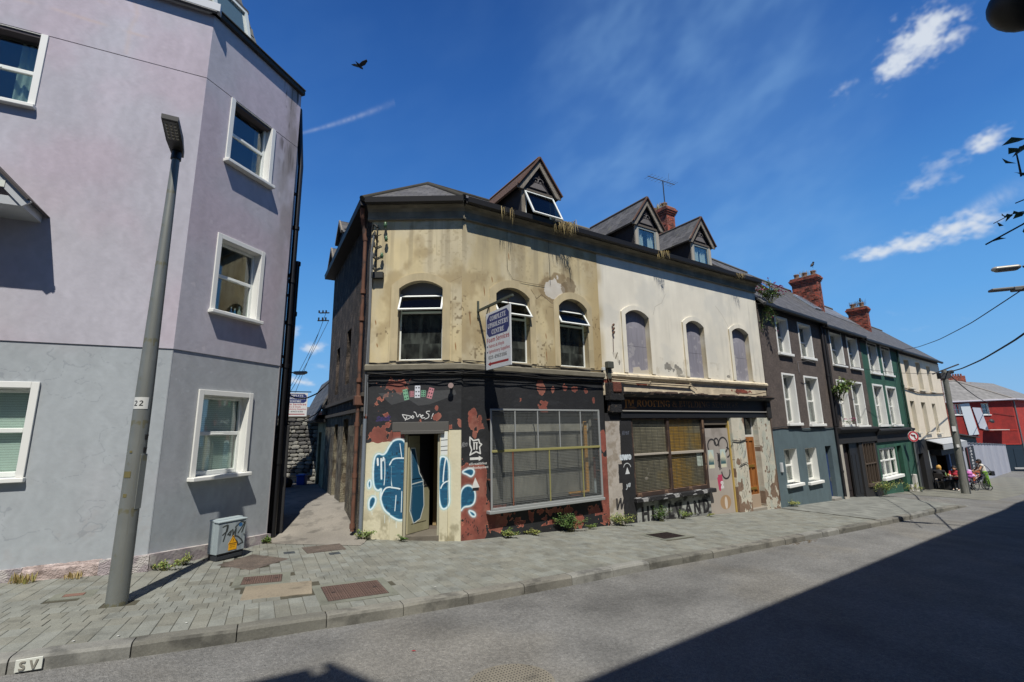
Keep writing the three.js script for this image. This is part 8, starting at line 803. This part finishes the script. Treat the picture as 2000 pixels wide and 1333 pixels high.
function bicycle(label, x, z, yaw, hex) { const b = stand(x, z), M = new THREE.Matrix4().makeRotationY(yaw).setPosition(b); const t = thing('bicycle', label, 'bicycle', b); for (const k of [-.5, .5]) { const w = part(t, 'wheel', joined(new THREE.TorusGeometry(.32, .018, 6, 26).translate(k, .34, 0), M), blackMetal); part(w, 'spokes', joined(Array.from({ length: 8 }, (_, i) => rod([k, .34, 0], [k + .31 * Math.cos(i * .785), .34 + .31 * Math.sin(i * .785), 0], .003, 4)), M), steel); } part(t, 'frame', joined([rod([-.5, .34, 0], [-.12, .82, 0], .014, 6), rod([-.5, .34, 0], [0, .3, 0], .014, 6), rod([0, .3, 0], [-.15, .86, 0], .016, 6), rod([0, .3, 0], [.38, .78, 0], .018, 6), rod([-.13, .78, 0], [.36, .84, 0], .016, 6), rod([.35, .95, 0], [.5, .34, 0], .016, 6)], M), mat(hex, .4)); part(t, 'saddle', joined(rb(-.27, -.03, .88, .93, -.06, .06, .03), M), blackMetal); part(t, 'handlebar', joined([rod([.35, .95, -.25], [.35, .98, .25], .012, 6)], M), blackMetal); }
bicycle('black bicycle leaning by the café tables left of the utility pole', 24.2, -26.0, yF + .2, 0x1c1d20); bicycle('second dark bicycle right of the utility pole', 26.0, -26.7, yF - .3, 0x2a2230);
{ const b = stand(25.5, -26.75); const t = thing('balloon_bundle', 'bright pink and lilac bundle on the table right of the pole', 'bundle', b); const P = [[0, .9, 0, .15], [.12, .78, .05, .12], [-.08, .74, .1, .11], [.08, 1.02, -.05, .11]]; P.forEach(([x, y, z, r], i) => part(t, 'cloth', norm(new THREE.IcosahedronGeometry(r, 2)).scale(1, .85, 1).translate(b.x + x, b.y + y, b.z + z), mat([0xc46fb0, 0xd4a2cf, 0x9d4f96, 0xcaa7cf][i], .7))); t.name = 'pink_bundle'; part(t, 'stand', rod(b, V(b.x, b.y + .8, b.z), .02, 6), blackMetal); }
// ------------------------------------------------------------------ the side of the street behind the camera: it throws the shade over the road
{
  const FO = new Face(-1.05 + 0, 0, 57.348); const K = (s, o) => V(.842 * s + .5395 * o, 0, -.5395 * s + .842 * o); // o: metres towards the far side of the camera
  const FX0 = (() => { const f = new Face(K(0, 1.6).x, K(0, 1.6).z, 57.348 + 180); return f; })(), FX = FX0; // looks at the road; s runs uphill
  const wallA = flatPaint(150, 142, 130, 821, .2), wallB = flatPaint(170, 150, 132, 823, .2);
  const mk = (name, label, s0, s1, top, dep, m, FX = FX0) => { const t = thing(name, label, 'building', FX.at((s0 + s1) / 2, gat(FX, (s0 + s1) / 2, 0), 0)); part(t, 'wall', [bx(s0, s1, -4, top, -.35, 0), bx(s0, s0 + .3, -4, top, -dep, -.35), bx(s1 - .3, s1, -4, top, -dep, -.35), bx(s0, s1, -4, top, -dep - .3, -dep)], m, FX); part(t, 'roof', [sheet([[s0, top - .02, .15], [s1, top - .02, .15], [s1, top + 1.0, -dep / 2], [s0, top + 1.0, -dep / 2]], .1), sheet([[s0, top + 1.0, -dep / 2], [s1, top + 1.0, -dep / 2], [s1, top, -dep - .3], [s0, top, -dep - .3]], .1)], slateM, FX); const n = Math.max(1, Math.round((s1 - s0) / 2.6)); for (let i = 0; i < n; i++) for (const y of [3.6, 6.4]) { const c = mix(s0, s1, (i + .5) / n); const w = part(t, 'window', [rb(c - .5, c - .42, y, y + 1.7, 0, .04), rb(c + .42, c + .5, y, y + 1.7, 0, .04), rb(c - .42, c + .42, y + 1.62, y + 1.7, 0, .04), rb(c - .6, c + .6, y - .08, y, 0, .1)], whitePaint, FX); part(w, 'pane', bx(c - .42, c + .42, y, y + 1.62, .004, .012), mat(0x23282c, .1), FX); } return t; };
  mk('opposite_building', 'house across the street behind the viewpoint, long eaves', -34, 0, 9.08, 7, wallA, new Face(FX.at(-.5, 0, 0).x, FX.at(-.5, 0, 0).z, 57.348 + 180 - 3.4)); const t2 = mk('opposite_building', 'taller house across the street behind the viewpoint with sloping end', 1.9, 14, 11.8, 7, wallB);
  part(t2, 'gable_wall', slab([[.6, -4], [1.895, -4], [1.895, 11.75], [1.75, 11.85], [.6, 9.35]], [], .35), wallB, FX); part(t2, 'gable_roof', sheet([[.58, 9.38, .12], [1.76, 11.9, .12], [1.76, 11.9, -6], [.58, 9.38, -6]], .08), slateM, FX);
}
// repeats carry one group phrase; paints are a little darker than a screen shows them
{
  const G = { manhole_cover: 'iron covers let into the pavement', stopcock_lid: 'small stopcock lids at the alley mouth', tarmac_patch: 'brown tarmac patches in the paving', bottle: 'bottles', brick_chimney: 'red brick chimneys', terraced_house: 'terraced houses down the street', overhead_cable: 'overhead cables and wires', refuse_sack: 'black refuse sacks in the alley', weed: 'weeds along the foot of the walls', grass_tuft: 'dry tufts at the broken plinth', gutter_grass: 'dead grass hanging from the gutters', chimney_grass: 'dry grass on chimneys', valerian: 'valerian in the gutter', street_lamp: 'street lamps', crow: 'black birds', litter: 'scraps of litter', person: 'people outside the bar', cafe_table: 'café tables outside the bar', cafe_chair: 'café chairs outside the bar', cup: 'cups on the café tables', bicycle: 'bicycles by the café tables', opposite_building: 'houses behind the viewpoint' };
  const seen = new Set(); const count = {}; for (const o of scene.children) { const k = o.name.replace(/_\d{3}$/, ''); count[k] = (count[k] ?? 0) + 1; }
  for (const o of scene.children) { const k = o.name.replace(/_\d{3}$/, ''); if (G[k] && count[k] > 1 && o.userData.label) o.userData.group = G[k]; }
  scene.traverse((o) => { const m = o.material; if (m && !seen.has(m)) { seen.add(m); if (!m.transmission && m !== upvc && m !== whitePaint) m.color.multiplyScalar(.87); } });
}
renderer.render(scene, camera);
